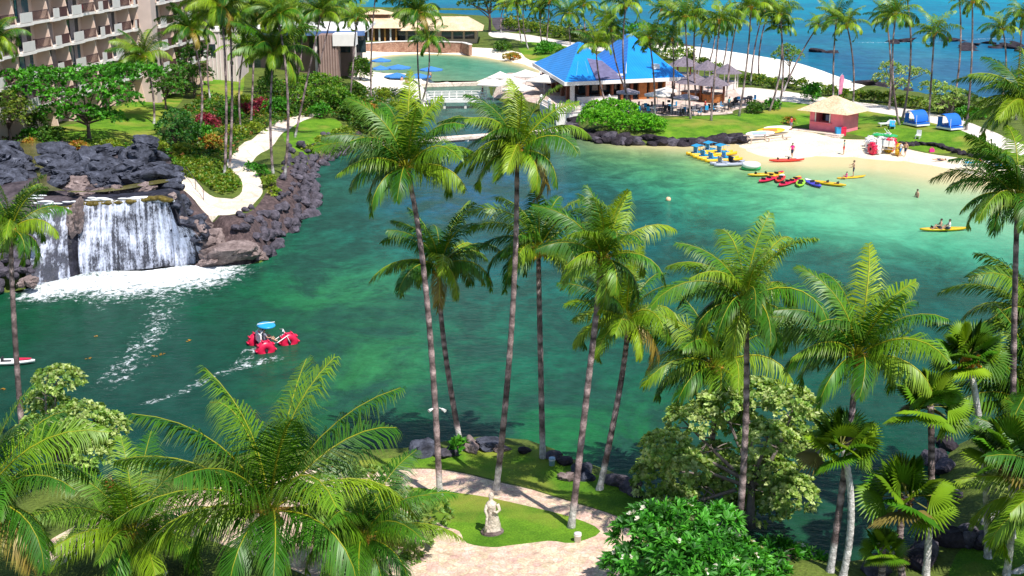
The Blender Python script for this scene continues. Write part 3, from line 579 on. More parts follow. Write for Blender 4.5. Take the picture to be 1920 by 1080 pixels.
def fan_crown(name, seed, n=17):
    """loulu crown: pleated fan blades on stalks"""
    r = np.random.RandomState(seed); V, Fq, Cs = [], [], []; nv = 0
    for i in range(n):
        age = i / n; az = i * 2.39996 + r.uniform(-.2, .2); e = math.radians(76 - 88 * age + r.uniform(-12, 12))
        d = np.array([math.cos(az) * math.cos(e), math.sin(az) * math.cos(e), math.sin(e)]); sd = nrm(np.cross(d, [0, 0, 1])); nn = np.cross(sd, d); ro = r.uniform(-.6, .6); sd, nn = sd * math.cos(ro) + nn * math.sin(ro), nn * math.cos(ro) - sd * math.sin(ro)
        pl = .46 * r.uniform(.85, 1.1); hub = d * pl - np.array([0, 0, .05 + .14 * age]); rr = .58 * r.uniform(.85, 1.1)
        w = .012; V += [sd * w, -sd * w, hub - sd * w, hub + sd * w]; Fq.append([nv, nv + 1, nv + 2, nv + 3]); Cs += [[.20, .20, .04]] * 4; nv += 4
        S = 26; q = np.clip(r.normal(.36, .22), 0, 1); fc = (MIDG * (1 - q) + YELG * q) * r.uniform(.7, 1.2)
        if age > .94: fc = np.array([.2, .16, .04])
        for k in range(S):
            a0, a1 = [math.radians(-112 + 224 * (k + o) / S) for o in (0, 1)]; am = (a0 + a1) / 2
            def pt(a, l, up, dr): return hub + (d * math.cos(a) + sd * math.sin(a)) * l + nn * up + np.array([0, 0, -1]) * dr
            fold = .05
            dr1, dr2 = (.04 + .06 * age) * abs(math.sin(am)) + .01, (.05 + .09 * age) * abs(math.sin(am)) + .03 + .09 * age
            l1 = rr * .66; l2 = rr * r.uniform(.97, 1.06)
            V += [hub, pt(a0, l1, 0, dr1), pt(am, l1, fold, dr1), pt(a1, l1, 0, dr1), pt(am, l2, fold * .3, dr2)]
            Fq += [[nv, nv + 1, nv + 4, nv + 2], [nv, nv + 2, nv + 4, nv + 3]]; Cs += [fc, fc, fc * 1.12, fc, fc * .9]; nv += 5
    return np_mesh(name, np.array(V), np.array(Fq), LEAF, np.array(Cs))
FANS = [fan_crown('crown', 500 + i) for i in range(4)]

def bez(a, b, c, n):
    return [a * (1 - t) ** 2 + b * 2 * t * (1 - t) + c * t * t for t in [i / (n - 1) for i in range(n)]]
def trunk_mesh(pts, r0, r1, seed, white=1.5, seg=None, fancy=True):
    mb = MB(); rr = random.Random(seed); n = len(pts); L = 0; cols = []; rad = []
    for i, p in enumerate(pts):
        if i: L += (pts[i] - pts[i - 1]).length
        t = i / (n - 1); k = rr.uniform(.8, 1.2) * (.45 if rr.random() < .16 else 1); ring = 1.0 if i % 2 else .32
        c = Vector((.36, .265, .26)) * k * ring
        if L < white: c = Vector((.52, .49, .47)) * rr.uniform(.85, 1.1)
        cols.append(tuple(c)); rad.append((r0 + (r1 - r0) * t + .55 * r0 * max(0, 1 - L / .9) ** 2) * (1 + (.05 if i % 2 else -.05) * fancy))
    mb.tube(pts, rad, 9 if fancy else 6, cols=cols)
    return mb.mesh('trunk', BARK, True)
def coco_mesh(L, seed):
    mb = MB(); rr = random.Random(seed)
    for i in range(9):
        a = rr.uniform(0, 6.28); d = rr.uniform(.04, .085) * L
        mb.ell((math.cos(a) * d, math.sin(a) * d, rr.uniform(-.10, -.01) * L), (.026 * L, .026 * L, .032 * L), 8, 6)
    for i in range(7):      # dry sheaths at the heart of the crown
        a = i * .9; mb.tube([(0, 0, -.1 * L), (math.cos(a) * .05 * L, math.sin(a) * .05 * L, .02 * L), (math.cos(a) * .13 * L, math.sin(a) * .13 * L, .03 * L)], [.03 * L, .022 * L, .006 * L], 5)
    return mb.mesh('coconut_cluster', COCO, True)
PALM_N = [0]
def palm(base, crown, L, label, group=None, crowns=None, mid=None, rz=None, tr=(.155, .105), white=1.5, name='palm_tree', nseg=44, cat='palm', coco=True, tilt=None, sz=1.0):
    i = PALM_N[0]; PALM_N[0] += 1; rr = random.Random(900 + i)
    t = thing(name, label, cat, base, 0, group)
    b = Vector((0, 0, -.3)); c = crown - base; m = (mid - base) if mid is not None else Vector((c.x * .5 + rr.uniform(-.07, .07) * c.z, c.y * .5, c.z * .5))
    ctrl = m * 2 - (b + c) * .5
    pts = bez(b, ctrl, c, nseg)
    link('trunk', trunk_mesh(pts, tr[0], tr[1], i, white, fancy=nseg > 16), t)
    cm = crowns[i % len(crowns)]
    o = link('crown', cm, t); o.location = c; o.scale = (L, L, L * sz)
    o.rotation_euler = (rr.uniform(-.1, .1), rr.uniform(-.1, .1), rr.uniform(-.9, .9) if rz is None else rz)
    if tilt: o.rotation_euler[0], o.rotation_euler[1] = tilt
    if coco:
        q = link('coconut_cluster', coco_mesh(L, i) if nseg > 16 else COCO_LO, t); q.location = c
        if nseg <= 16: q.scale = (L,) * 3
    return t
COCO_LO = coco_mesh(1.0, 5)

def leaves_np(P0, D, n, ll, lw, rs, col, spread=(.35, 1.1), var=.3, fold=.15, flower=None):
    """rosettes: n leaves radiating about direction D at every point P0"""
    M = len(P0); P = np.repeat(P0, n, 0); Dd = nrm(np.repeat(D, n, 0)); K = M * n
    u = nrm(np.cross(Dd, nrm(rs.normal(0, 1, (K, 3))))); v = np.cross(Dd, u)
    a = rs.uniform(0, 6.283, K)[:, None]; rd = u * np.cos(a) + v * np.sin(a); sp = rs.uniform(*spread, K)[:, None]
    d = nrm(Dd * np.cos(sp) + rd * np.sin(sp)); L = (ll * rs.uniform(.65, 1.2, K))[:, None]; W = L * lw
    sdv = nrm(np.cross(d, Dd + 1e-3)); up = np.cross(sdv, d)
    P = P + d * L * .08
    b = P; m1 = P + d * L * .55 + sdv * W * .5 + up * W * fold; m2 = P + d * L * .55 - sdv * W * .5 + up * W * fold; t = P + d * L - np.array([0, 0, 1]) * L * .15
    V = np.stack([b, m1, t, m2], 1).reshape(-1, 3); ix = 4 * np.arange(K)
    T = np.concatenate([np.stack([ix, ix + 1, ix + 2], 1), np.stack([ix, ix + 2, ix + 3], 1)])
    cl = np.asarray(col, dtype=float); cl = cl if cl.ndim == 2 else np.tile(cl, (M, 1))
    c = np.repeat(cl, n, 0) * rs.uniform(1 - var, 1 + var, (K, 1)); c = np.repeat(c, 4, 0)
    return V, T, c
def leaf_mesh(name, P0, D, n, ll, lw, seed, col, **k):
    rs = np.random.RandomState(seed); V, T, c = leaves_np(np.asarray(P0), np.asarray(D), n, ll, lw, rs, col, **k)
    return np_mesh(name, V, T, LEAFB, c)
DENS = 2.0
def blob_points(rs, blobs, per):
    """points on lumpy shells of several ellipsoids (cx,cy,cz,rx,ry,rz)"""
    P0, D = [], []
    for b in blobs:
        n = int(per * DENS * (b[3] * b[4] + b[3] * b[5] + b[4] * b[5]) / 3)
        d = nrm(rs.normal(0, 1, (n, 3))); d[:, 2] = np.where(d[:, 2] < -.35, -d[:, 2], d[:, 2])
        rad = rs.uniform(.70, 1.05, (n, 1)); P0.append(np.array(b[:3]) + d * rad * np.array(b[3:6])); D.append(nrm(d + np.array([0, 0, .6])))
    return np.concatenate(P0), np.concatenate(D)
def flowers(t, P0, D, ll, flower, rs, seed):
    me = leaf_mesh('flower', [[0, 0, 0]], [[0, 0, 1.0]], 9, flower[2], .75, seed + 5, flower[0], var=.06, spread=(.5, 1.3))
    for k in rs.choice(len(P0), min(len(P0), flower[1]), replace=False):
        o = link('flower', me, t); o.location = P0[k] + D[k] * ll * .45; o.rotation_euler = Vector(D[k]).to_track_quat('Z', 'Y').to_euler()
def shade_mix(rs, n, cols, w=None):
    cols = np.array(cols); i = rs.choice(len(cols), n, p=w); return cols[i]
def shrub(base, r, label, cols, group=None, name='shrub', ll=.3, per=34, n=6, seed=0, blobs=None, cat='shrub', flower=None, lw=.42):
    rs = np.random.RandomState(seed); t = thing(name, label, cat, base, 0, group)
    if blobs is None:
        blobs = [(rs.uniform(-.4, .4) * r[0], rs.uniform(-.4, .4) * r[1], r[2] * rs.uniform(.25, .5), r[0] * rs.uniform(.45, .65), r[1] * rs.uniform(.45, .65), r[2] * rs.uniform(.45, .6)) for _ in range(5)]
    P0, D = blob_points(rs, blobs, per)
    link('foliage', leaf_mesh('foliage', P0, D, n, ll, lw, seed, shade_mix(rs, len(P0), cols) * 1.35), t)
    mb = MB(); rr = random.Random(seed)
    for k in range(5):
        b = blobs[k % len(blobs)]; mb.tube([(0, 0, -.2), (b[0] * .4, b[1] * .4, b[2] * .4), (b[0], b[1], b[2] + b[5] * .3)], [.06, .045, .02], 5)
    mb.build('stem', WOOD, t, True)
    if flower:
        flowers(t, P0, D, ll, flower, rs, seed)
    return t
def tree(base, blobs, label, cols, ll=.25, lw=.45, per=30, n=7, seed=0, tr=.22, group=None, name='tree', trunk_h=None, bark=None, flower=None, limbs=9, spread=(.4, 1.2), lean=(0, 0), cat='tree'):
    rs = np.random.RandomState(seed); rr = random.Random(seed); t = thing(name, label, cat, base, 0, group)
    P0, D = blob_points(rs, blobs, per); th = trunk_h or min(b[2] - b[5] * .6 for b in blobs)
    mb = MB(); top = Vector((lean[0], lean[1], th)); k1 = Vector((lean[0] * .3 + rr.uniform(-.2, .2), lean[1] * .3, th * .5))
    mb.tube(bez(Vector((0, 0, -.4)), k1, top, 8), [tr * (1.35 - .12 * i if i < 3 else 1.0 - .03 * i) for i in range(8)], 8)
    for i in range(limbs):
        b = blobs[i % len(blobs)]; e = Vector((b[0] + rr.uniform(-.5, .5) * b[3], b[1] + rr.uniform(-.5, .5) * b[4], b[2] + rr.uniform(-.2, .5) * b[5]))
        mid = top.lerp(e, .5) + Vector((rr.uniform(-.4, .4), rr.uniform(-.4, .4), rr.uniform(-.3, .5)))
        lp = bez(top - Vector((0, 0, rr.uniform(0, .3) * th)), mid, e, 7); mb.tube(lp, [tr * .6 * (1 - .12 * j) for j in range(7)], 6)
        for _ in range(5):
            s0 = lp[rr.choice((3, 4, 5, 6))]; e2 = s0 + Vector((rr.uniform(-1, 1) * b[3], rr.uniform(-1, 1) * b[4], rr.uniform(-.1, .9) * b[5])) * .75
            mb.tube(bez(s0, s0.lerp(e2, .5) + Vector((rr.uniform(-.2, .2), rr.uniform(-.2, .2), rr.uniform(-.1, .2))), e2, 5), [tr * .24 * (1 - .18 * j) for j in range(5)], 5)
    mb.build('trunk', bark or WOOD, t, True)
    link('crown', leaf_mesh('crown', P0, D, n, ll, lw, seed, shade_mix(rs, len(P0), cols) * 1.35, spread=spread), t)
    if flower:
        flowers(t, P0, D, ll, flower, rs, seed)
    return t

# ---- foreground coconut palms round the near bank: base, mid, crown in the photo, reach of the fronds in pixels
def fpalm(b, m, c, reach, label, k=1.14, group='coconut palms on the near bank', base=None, crowns=CROWN_HI, **kw):
    B = base or PG(*b); Y = B.y
    cr = PD(c[0], c[1], Y + kw.pop('dy', 0)); md = PD(m[0], m[1], Y) if m else None
    return palm(B, cr, reach * k / scale_at(cr), label, group, crowns, md, **kw)
p1 = fpalm((825, 932), (800, 560), (762, 316), 150, 'tall coconut palm with two small spotlights on its trunk, at the path edge', rz=.2)
fpalm((867, 843), (832, 640), (824, 500), 122, 'short coconut palm with a dark lower trunk beside the small green fern', rz=-.3)
fpalm((929, 918), (960, 600), (969, 285), 135, 'tallest straight coconut palm rising right behind the white statue', rz=.4)
fpalm((1018, 858), (1011, 560), (1010, 468), 135, 'slim coconut palm at the water edge beside the small blue bollard light', rz=0)
fpalm((1070, 988), (1112, 640), (1130, 485), 135, 'coconut palm leaning right with a long white trunk foot by the flagstone path', rz=-.2)
fpalm((1122, 918), (1167, 700), (1174, 600), 128, 'bowed coconut palm at the tip of the near lawn leaning over the water', rz=.3)
fpalm((1320, 945), (1338, 800), (1340, 690), 165, 'dark stemmed coconut palm behind the flowering shrub with orange frond bases', rz=0)
fpalm((1380, 1045), (1398, 800), (1397, 565), 160, 'tall coconut palm with a dark trunk in front of the pale green tree', rz=.5)
fpalm((1556, 1072), (1592, 820), (1606, 668), 175, 'large coconut palm with a long yellow frond hanging down its trunk', rz=.1)
fpalm(None, (1900, 700), (1908, 372), 140, 'right edge coconut palm with fronds hanging over the end of the sandy beach', base=Vector((P(1893, 1062).x, P(1893, 1062).y, 1.4)), rz=.2)
fpalm(None, (1925, 620), (1925, 205), 125, 'tall coconut palm at the right edge crowned above the sandy beach', base=Vector((P(1915, 980).x, P(1915, 980).y, 1.3)), rz=-.2)
fpalm(None, (1945, 820), (1938, 600), 160, 'coconut palm at the right edge with fronds reaching over the fan palms', base=Vector((25.0, 57.0, 1.5)), rz=.1)
fpalm(None, (1915, 900), (1925, 760), 190, 'lower coconut palm at the right edge above the bright lawn corner', base=Vector((21.2, 54.0, 1.6)), rz=.5)
fpalm(None, (1990, 1010), (1990, 945), 200, 'low coconut palm in the lower right corner shading the lawn', base=Vector((20.6, 49.0, 1.6)), rz=-.3, dy=-1)
fpalm((52, 935), (30, 660), (20, 432), 105, 'slender coconut palm at the left edge standing before the waterfall', rz=.2, k=1.15)
fpalm(None, (515, 1160), (505, 960), 265, 'big close coconut palm filling the lower left foreground', base=Vector((-7.0, 45.0, 2.4)), crowns=CROWN_BIG, rz=.3, k=1.18)
fpalm(None, (-30, 1150), (-40, 950), 225, 'close coconut palm at the lower left corner with fronds rising along the left edge', base=Vector((-17.8, 44.0, 2.5)), crowns=CROWN_BIG, rz=1.0)
fpalm(None, (250, 1130), (250, 1000), 190, 'low coconut palm shading the flagstones at the lower left between two bigger palms', base=Vector((-14.0, 48.0, 2.3)), crowns=CROWN_BIG, rz=2.0, sz=.8)
fpalm(None, (690, 1180), (680, 1010), 175, 'low coconut palm under the big close one, its fronds over the leafy shrub', base=Vector((-4.6, 46.5, 2.2)), crowns=CROWN_BIG, rz=2.6, sz=.85)
SPOT = mat('lamp_white', (.7, .7, .68), .4, .05)
for sx in (-1, 1):
    a = PD(820 + sx * 4, 765, p1.location.y) - p1.location
    MB().tube([a, a + Vector((sx * .12, -.12, 0))], .03, 6).tube([a + Vector((sx * .12, -.12, 0)), a + Vector((sx * .28, -.28, -.04))], [.05, .08], 10).build('spotlight', SPOT, p1)
# ---- loulu fan palms at the right
for i, (c, rpx, bx, wh, lab) in enumerate([((1815, 668), 105, (1853, 1045), 30, 'fan palm on a slim white stem with a cluster of orange fruit below its blades'),
        ((1745, 762), 112, (1736, 1078), 3.4, 'fan palm with a half white stem standing before the dark rocky bank'),
        ((1578, 835), 112, (1578, 1082), 30, 'fan palm growing close behind the trunk of the large coconut palm'),
        ((1700, 930), 135, (1697, 1092), 0, 'widest fan palm with a short shaggy trunk above the boulders'),
        ((1888, 850), 118, (1886, 1078), 30, 'fan palm with a brown shaggy neck beside the bright lawn corner'),
        ((1655, 1030), 70, (1652, 1096), 0, 'small low fan palm tucked under the widest fan palm')]):
    B = PG(*bx); cr = PD(c[0], c[1], B.y)
    t = palm(B, cr, rpx * .74 / scale_at(cr), lab, 'fan palms by the right bank', FANS, tr=(.15, .13), white=wh, name='fan_palm', coco=False, rz=i * 1.1)
    if i == 0:
        mb = MB(); rr = random.Random(3)
        for k in range(60): mb.ell((cr.x - B.x + rr.uniform(-.4, .4), cr.y - B.y + rr.uniform(-.6, -.1), cr.z - B.z - .1 + rr.uniform(-.5, .2)), (.07, .07, .07), 6, 4)
        mb.build('fruit_cluster', mat('orange_fruit', (.6, .26, .02), .45), t, True)
    if i in (3, 4):
        mb = MB(); rr = random.Random(4 + i); c_ = cr - B
        for k in range(70): a_ = rr.uniform(0, 6.28); z_ = rr.uniform(.1, 1.0); mb.tube([(c_.x + .14 * math.cos(a_), c_.y + .14 * math.sin(a_), c_.z - z_), (c_.x + .30 * math.cos(a_), c_.y + .30 * math.sin(a_), c_.z - z_ + .12)], [.05, .02], 4)
        mb.build('old_leaf_bases', mat('shaggy_brown', (.16, .07, .035), .9, .3, 5), t)
# ---- background palms: base, crown, reach, label
G1 = 'palms in the hotel garden'; G2 = 'palms behind the small pool'; G3 = 'palms round the blue roofed restaurant'; G4 = 'palms on the sea side lawn'; G5 = 'palms along the sea path'
BG = [((370, 268), (357, 58), 60, G1, 'palm in front of the hotel end wall, trunk bowed to the left'), ((420, 332), (415, 12), 75, G1, 'tall palm in the ground cover island, left one of a twin pair'), ((429, 325), (430, 32), 70, G1, 'tall palm in the ground cover island, right one of a twin pair'),
 ((512, 325), (514, 100), 92, G1, 'big crowned palm on the path edge above the lava bank'), ((453, 252), (457, 95), 52, G1, 'middling palm behind the red shrubs'), ((288, 232), (268, 108), 62, G1, 'palm with a wide low crown before the hotel balconies'),
 ((533, 330), (520, 30), 60, G1, 'thin palm beside the big crowned one with its crown cut by the top edge'), ((552, 258), (602, 25), 60, G1, 'curved thin palm on the small lawn leaning right'), ((470, 235), (478, 20), 60, G1, 'palm behind the garden path bend, crown at the top edge'), ((125, 225), (118, -75), 60, G1, 'tall palm right in front of the hotel balconies, crown out of the picture'),
 ((-20, 300), (-8, 78), 62, G1, 'palm at the far left edge before the hotel'), ((395, 190), (398, 25), 55, G1, 'palm on the upper lawn by the pale striped wall'), ((560, 190), (545, 15), 60, G1, 'palm behind the bright bushes, crown at the top edge'), ((585, 185), (625, 18), 55, G1, 'palm leaning right over the white roof'), ((540, 200), (566, 60), 40, G1, 'young palm in the bushes left of the brown tower'),
 ((696, 185), (706, -25), 45, G2, 'tall palm left of the pool umbrellas with its crown out of the picture'), ((789, 195), (784, 25), 60, G2, 'tall palm in front of the tan roofed pavilion'), ((787, 200), (803, 78), 45, G2, 'shorter palm crossing the tall one beside the white bridge'), ((655, 195), (668, 35), 42, G2, 'thin palm beside the brown tower'),
 ((940, 62), (946, 8), 30, G5, 'small palm left of the sea path start'), ((978, 80), (968, 8), 38, G5, 'palm on the sea path, leftmost of a clump of four'), ((991, 92), (984, -6), 38, G5, 'palm on the grass strip behind the pool, inner left of a clump of four'), ((1018, 90), (1014, 18), 38, G5, 'palm on the grass strip behind the pool, inner right of a clump of four'), ((1024, 92), (1030, 2), 38, G5, 'palm on the sea path, rightmost of a clump of four'), ((1070, 84), (1067, 26), 38, G5, 'palm left of the left peak of the blue roof'),
 ((1102, 80), (1095, 10), 36, G5, 'palm behind the left peak of the blue roof'), ((1150, 90), (1136, 30), 34, G5, 'palm between the two peaks of the blue roof'),
 ((1145, 218), (1118, 82), 52, G3, 'palm in the bright hedge leaning left over the blue roof'), ((1191, 203), (1146, 55), 40, G3, 'palm leaning strongly left across the front of the blue roof'), ((1180, 206), (1174, 10), 52, G3, 'tall straight palm before the right peak of the blue roof'), ((1228, 216), (1217, 72), 48, G3, 'palm at the right end of the bright hedge'), ((1258, 214), (1261, 72), 42, G3, 'palm by the right corner of the blue roof'),
 ((1295, 223), (1285, 32), 52, G3, 'tall palm on the patio edge, left one of the pair on bare lawn'), ((1306, 190), (1304, 30), 46, G3, 'tall palm through the grey shingled kiosks'), ((1333, 226), (1350, 38), 52, G3, 'tall palm on the patio edge leaning right, right one of the pair on bare lawn'), ((1362, 182), (1382, 38), 44, G3, 'palm behind the patio tables leaning right'), ((1385, 218), (1408, 14), 52, G3, 'tall palm standing alone on the lawn left of the steps'),
 ((1310, 122), (1322, 62), 28, G5, 'thin palm on the white sea beach, leftmost of three'), ((1326, 124), (1340, 48), 28, G5, 'thin palm on the white sea beach, middle one of three'), ((1352, 132), (1364, 54), 28, G5, 'thin palm on the white sea beach, rightmost of three'), ((1408, 160), (1432, 22), 40, G5, 'palm on the inner edge of the sea beach'), ((1424, 155), (1446, 10), 40, G5, 'taller palm on the inner edge of the sea beach'),
 ((1442, 208), (1462, 28), 46, G4, 'palm at the top of the lawn steps leaning right'), ((1461, 204), (1463, 50), 40, G4, 'straight palm at the top of the lawn steps'), ((1563, 196), (1568, 38), 46, G4, 'tall palm directly behind the pink hut'), ((1598, 206), (1588, 48), 46, G4, 'tall palm just right of the pink hut'), ((1468, 172), (1534, 48), 30, G4, 'small palm leaning far right over the sea beach'),
 ((1667, 205), (1662, 36), 40, G4, 'slender palm beside the sea path left of the tall pair'), ((1687, 234), (1680, 28), 58, G4, 'tall palm beside the left blue cabana, lower one of a pair'), ((1691, 226), (1696, -30), 45, G4, 'tallest palm beside the left blue cabana with its crown out of the picture'), ((1741, 234), (1752, 62), 48, G4, 'palm between the two blue cabanas'), ((1783, 216), (1797, -18), 45, G4, 'thin dark palm behind the right blue cabana'), ((1811, 244), (1823, 4), 48, G4, 'tall palm right of the right blue cabana'),
 ((1870, 215), (1880, 55), 46, G4, 'palm by the sea near the right edge'), ((1905, 225), (1918, 28), 46, G4, 'palm by the sea at the right edge'), ((1222, 95), (1240, 18), 34, G5, 'palm behind the right peak of the blue roof'), ((1270, 100), (1258, 22), 34, G5, 'palm at the left end of the white sea beach'), ((735, 60), (752, -8), 34, G2, 'palm behind the tan roofed pavilion'), ((640, 60), (648, -5), 38, G2, 'palm behind the white flat roof')]
for b, c, r_, g, lab in BG:
    B = PG(*b); cr = PD(c[0], c[1], B.y); near = r_ >= 60
    palm(B, cr, r_ * 1.12 / scale_at(cr), lab, g, CROWN_HI if near else CROWN_LO, nseg=22 if near else 12, tr=(.145, .095), white=1.2)
# ---- broadleaf trees and shrubs
PALE = [(.21, .31, .07), (.29, .37, .11), (.14, .24, .05), (.36, .42, .17)]
GLOSS = [(.03, .15, .012), (.05, .22, .018), (.02, .09, .01), (.08, .28, .03)]
def blobs_px(B, L): # (px,py,rx_px,rz_px,dy)
    out = []
    for x, y, a, b, dy in L:
        p = PD(x, y, B.y + dy); s = scale_at(p); out.append((*(p - B), a / s, (a + b) * .5 / s, b / s))
    return out
B = Vector((P(1400, 985).x, P(1400, 985).y - 1, .8))
GREYB = mat('grey_bark', (.20, .165, .15), .9, .3, 4, bump=.5, spec=.1)
tree(B, blobs_px(B, [(1250, 850, 52, 40, -1), (1225, 900, 40, 45, 1), (1300, 790, 55, 32, 1), (1290, 880, 45, 36, -2), (1420, 745, 55, 34, 2), (1480, 760, 50, 32, 0), (1440, 830, 55, 36, -2), (1500, 850, 45, 40, 1), (1480, 930, 52, 42, -1), (1390, 800, 40, 30, 3), (1340, 860, 40, 30, 3), (1510, 800, 40, 34, 2), (1260, 955, 55, 40, 0), (1350, 760, 45, 30, 1), (1380, 900, 60, 40, 1), (1440, 890, 50, 36, 0), (1320, 930, 50, 36, 2), (1420, 960, 55, 36, 1)]),
    'wide pale green tree with twisted grey limbs at the water edge', PALE, ll=.24, lw=.6, per=105, n=8, seed=21, tr=.2, bark=GREYB, limbs=16, trunk_h=2.0)
B = Vector((P(125, 925).x, P(125, 925).y - 1, 1.0))
tree(B, blobs_px(B, [(110, 715, 45, 26, 0), (90, 760, 40, 30, 1), (150, 790, 60, 34, -1), (210, 805, 32, 28, 0), (110, 830, 60, 36, 1), (170, 850, 45, 34, -1), (70, 820, 40, 40, 0), (130, 900, 50, 40, 0)]),
    'pale green tree on the left bank beside the slender palm trunk', PALE, ll=.24, lw=.6, per=105, n=8, seed=22, tr=.16, bark=GREYB, limbs=12, trunk_h=1.8)
B = Vector((P(1310, 1180).x, P(1310, 1180).y, 1.9))
tree(B, blobs_px(B, [(1200, 1010, 48, 40, 0), (1280, 985, 60, 40, 1), (1190, 1070, 55, 45, -1), (1330, 1030, 60, 40, -1), (1270, 1060, 60, 50, -2), (1390, 1060, 45, 40, 0), (1350, 980, 40, 28, 2), (1220, 970, 36, 25, 1), (1340, 1090, 70, 45, -2)]),
    'glossy green flowering shrub tree with white blossoms beside the flagstone path', GLOSS, ll=.42, lw=.30, per=40, n=12, seed=23, tr=.12, flower=((.8, .76, .66), 46, .16), limbs=10, trunk_h=1.0, spread=(.5, 1.35))
B = Vector((P(1470, 1130).x, P(1470, 1130).y, 1.6))
tree(B, blobs_px(B, [(1450, 1050, 45, 36, 0), (1500, 1060, 42, 34, 1), (1430, 1085, 50, 36, -1), (1490, 1090, 45, 30, 0)]), 'smaller glossy green flowering shrub at the foot of the dark palm trunk', GLOSS, ll=.38, lw=.30, per=46, n=12, seed=24, tr=.1, flower=((.8, .76, .66), 12, .15), trunk_h=.7, limbs=6)
B = Vector((P(720, 1090).x, P(720, 1090).y, 1.8))
ORN = [(.10, .19, .03), (.06, .13, .02), (.14, .24, .05), (.17, .25, .06), (.20, .24, .05)]
shrub(B, None, 'leafy shrub with orange tipped leaves between the big palm and the path', ORN, name='shrub', ll=.30, per=62, n=7, seed=31, lw=.5, blobs=blobs_px(B, [(640, 890, 45, 25, 4), (700, 910, 50, 30, 4), (660, 970, 60, 40, 1), (740, 960, 60, 40, 2), (800, 960, 45, 30, 2), (760, 1010, 50, 36, 0), (680, 1050, 70, 40, 0), (770, 1075, 45, 30, -1)]), flower=((.55, .12, .04), 16, .1))
# hotel garden
BRG = [(.045, .19, .012), (.08, .27, .02), (.03, .12, .01)]
B = PG(168, 262)
tree(B, blobs_px(B, [(30, 150, 42, 18, -2), (70, 145, 45, 20, 0), (60, 170, 40, 16, -3), (110, 150, 46, 20, 2), (160, 145, 50, 22, 0), (120, 185, 45, 18, -3), (210, 140, 46, 20, 2), (250, 140, 46, 20, 0), (200, 170, 50, 22, -2), (280, 135, 28, 14, 0), (150, 215, 45, 18, -3), (230, 190, 40, 20, -2), (200, 220, 36, 14, -2), (95, 210, 26, 14, -2)]),
    'broad flat topped bright green tree spreading across the hotel front', BRG, ll=.38, lw=.6, per=20, n=7, seed=41, tr=.22, limbs=16, trunk_h=2.2)
DKG = [(.05, .13, .015), (.03, .08, .01), (.09, .17, .02)]
B = PG(20, 272)
tree(B, blobs_px(B, [(15, 190, 35, 26, 0), (40, 205, 26, 24, -1), (0, 215, 36, 26, 0), (25, 225, 30, 20, -2)]), 'dense round olive green tree at the left edge above the stream', [(.10, .16, .02), (.05, .10, .012), (.15, .19, .025)], ll=.28, per=30, n=7, seed=42, tr=.18)
B = PG(330, 275)
tree(B, blobs_px(B, [(330, 225, 30, 20, 0), (315, 245, 26, 20, -1), (348, 245, 26, 20, 1), (330, 262, 30, 16, -1)]), 'round mid green tree behind the top of the steps', [(.03, .12, .02), (.02, .08, .015), (.06, .17, .03)], ll=.3, per=36, n=7, seed=43, tr=.14)
B = PG(312, 205)
tree(B, blobs_px(B, [(300, 150, 26, 18, 0), (325, 140, 24, 18, 1), (312, 170, 30, 18, -1), (335, 165, 24, 18, 0)]), 'dark green tree screening the base of the hotel end wall', DKG + [(.05, .2, .02)], ll=.34, per=26, n=7, seed=51, tr=.14)
B = PG(600, 205)
tree(B, blobs_px(B, [(560, 165, 40, 22, 0), (600, 160, 40, 22, 1), (575, 185, 45, 20, -2), (620, 180, 35, 22, -1), (640, 190, 30, 16, 0)]), 'bright green bushy tree left of the pool umbrellas', [(.08, .20, .015), (.05, .13, .01), (.15, .25, .02)], ll=.4, per=22, n=7, seed=44, tr=.15)
B = PG(365, 185)
tree(B, blobs_px(B, [(350, 110, 26, 18, 0), (372, 100, 28, 20, 1), (345, 135, 24, 18, -1), (375, 140, 28, 18, 0), (340, 165, 30, 16, 0)]), 'leafy green tree at the corner of the hotel end wall', DKG + [(.05, .2, .02)], ll=.35, per=26, n=7, seed=45, tr=.15)
# dark crowned trees and shrubs near the sea
B = PG(918, 60)
tree(B, blobs_px(B, [(880, 8, 24, 8, 0), (905, 4, 24, 9, 1), (930, 10, 24, 9, 0), (915, -6, 30, 10, 0)]), 'dark umbrella shaped tree behind the tan roof by the sea', [(.03, .08, .015), (.05, .11, .02)], ll=.7, per=5, n=7, seed=46, tr=.3, trunk_h=4.5)
B = PG(1672, 195)
tree(B, blobs_px(B, [(1668, 128, 20, 12, 0), (1655, 150, 18, 14, 0), (1700, 135, 24, 10, 1), (1725, 138, 18, 9, 0), (1685, 160, 22, 12, -1)]), 'grey limbed pale green tree on the rocks by the sea', PALE, ll=.35, per=26, n=7, seed=47, tr=.18, bark=GREYB, limbs=12)
B = PG(1775, 215)
tree(B, blobs_px(B, [(1750, 165, 26, 14, 0), (1775, 178, 30, 16, -1), (1800, 185, 30, 16, 0), (1825, 195, 26, 14, 0), (1760, 195, 30, 14, -1)]), 'spreading olive pale tree behind the right blue cabana', PALE[:3], ll=.38, per=24, n=7, seed=48, tr=.18, bark=GREYB)
B = PG(1480, 150)
tree(B, blobs_px(B, [(1475, 95, 16, 12, 0), (1490, 108, 16, 14, 0), (1462, 105, 14, 12, 0)]), 'feathery pale green tree at the edge of the sea beach', [(.14, .24, .05), (.09, .18, .03)], ll=.4, per=22, n=7, seed=49, tr=.12)
B = PG(1200, 98)
tree(B, blobs_px(B, [(1170, 62, 26, 12, 0), (1205, 58, 30, 14, 1), (1240, 60, 26, 14, 0), (1190, 75, 30, 12, -1), (1235, 76, 26, 10, 0)]), 'dense bright green tree mass behind the right peak of the blue roof', BRG + [(.12, .24, .02)], ll=.6, per=8, n=7, seed=50, tr=.25)
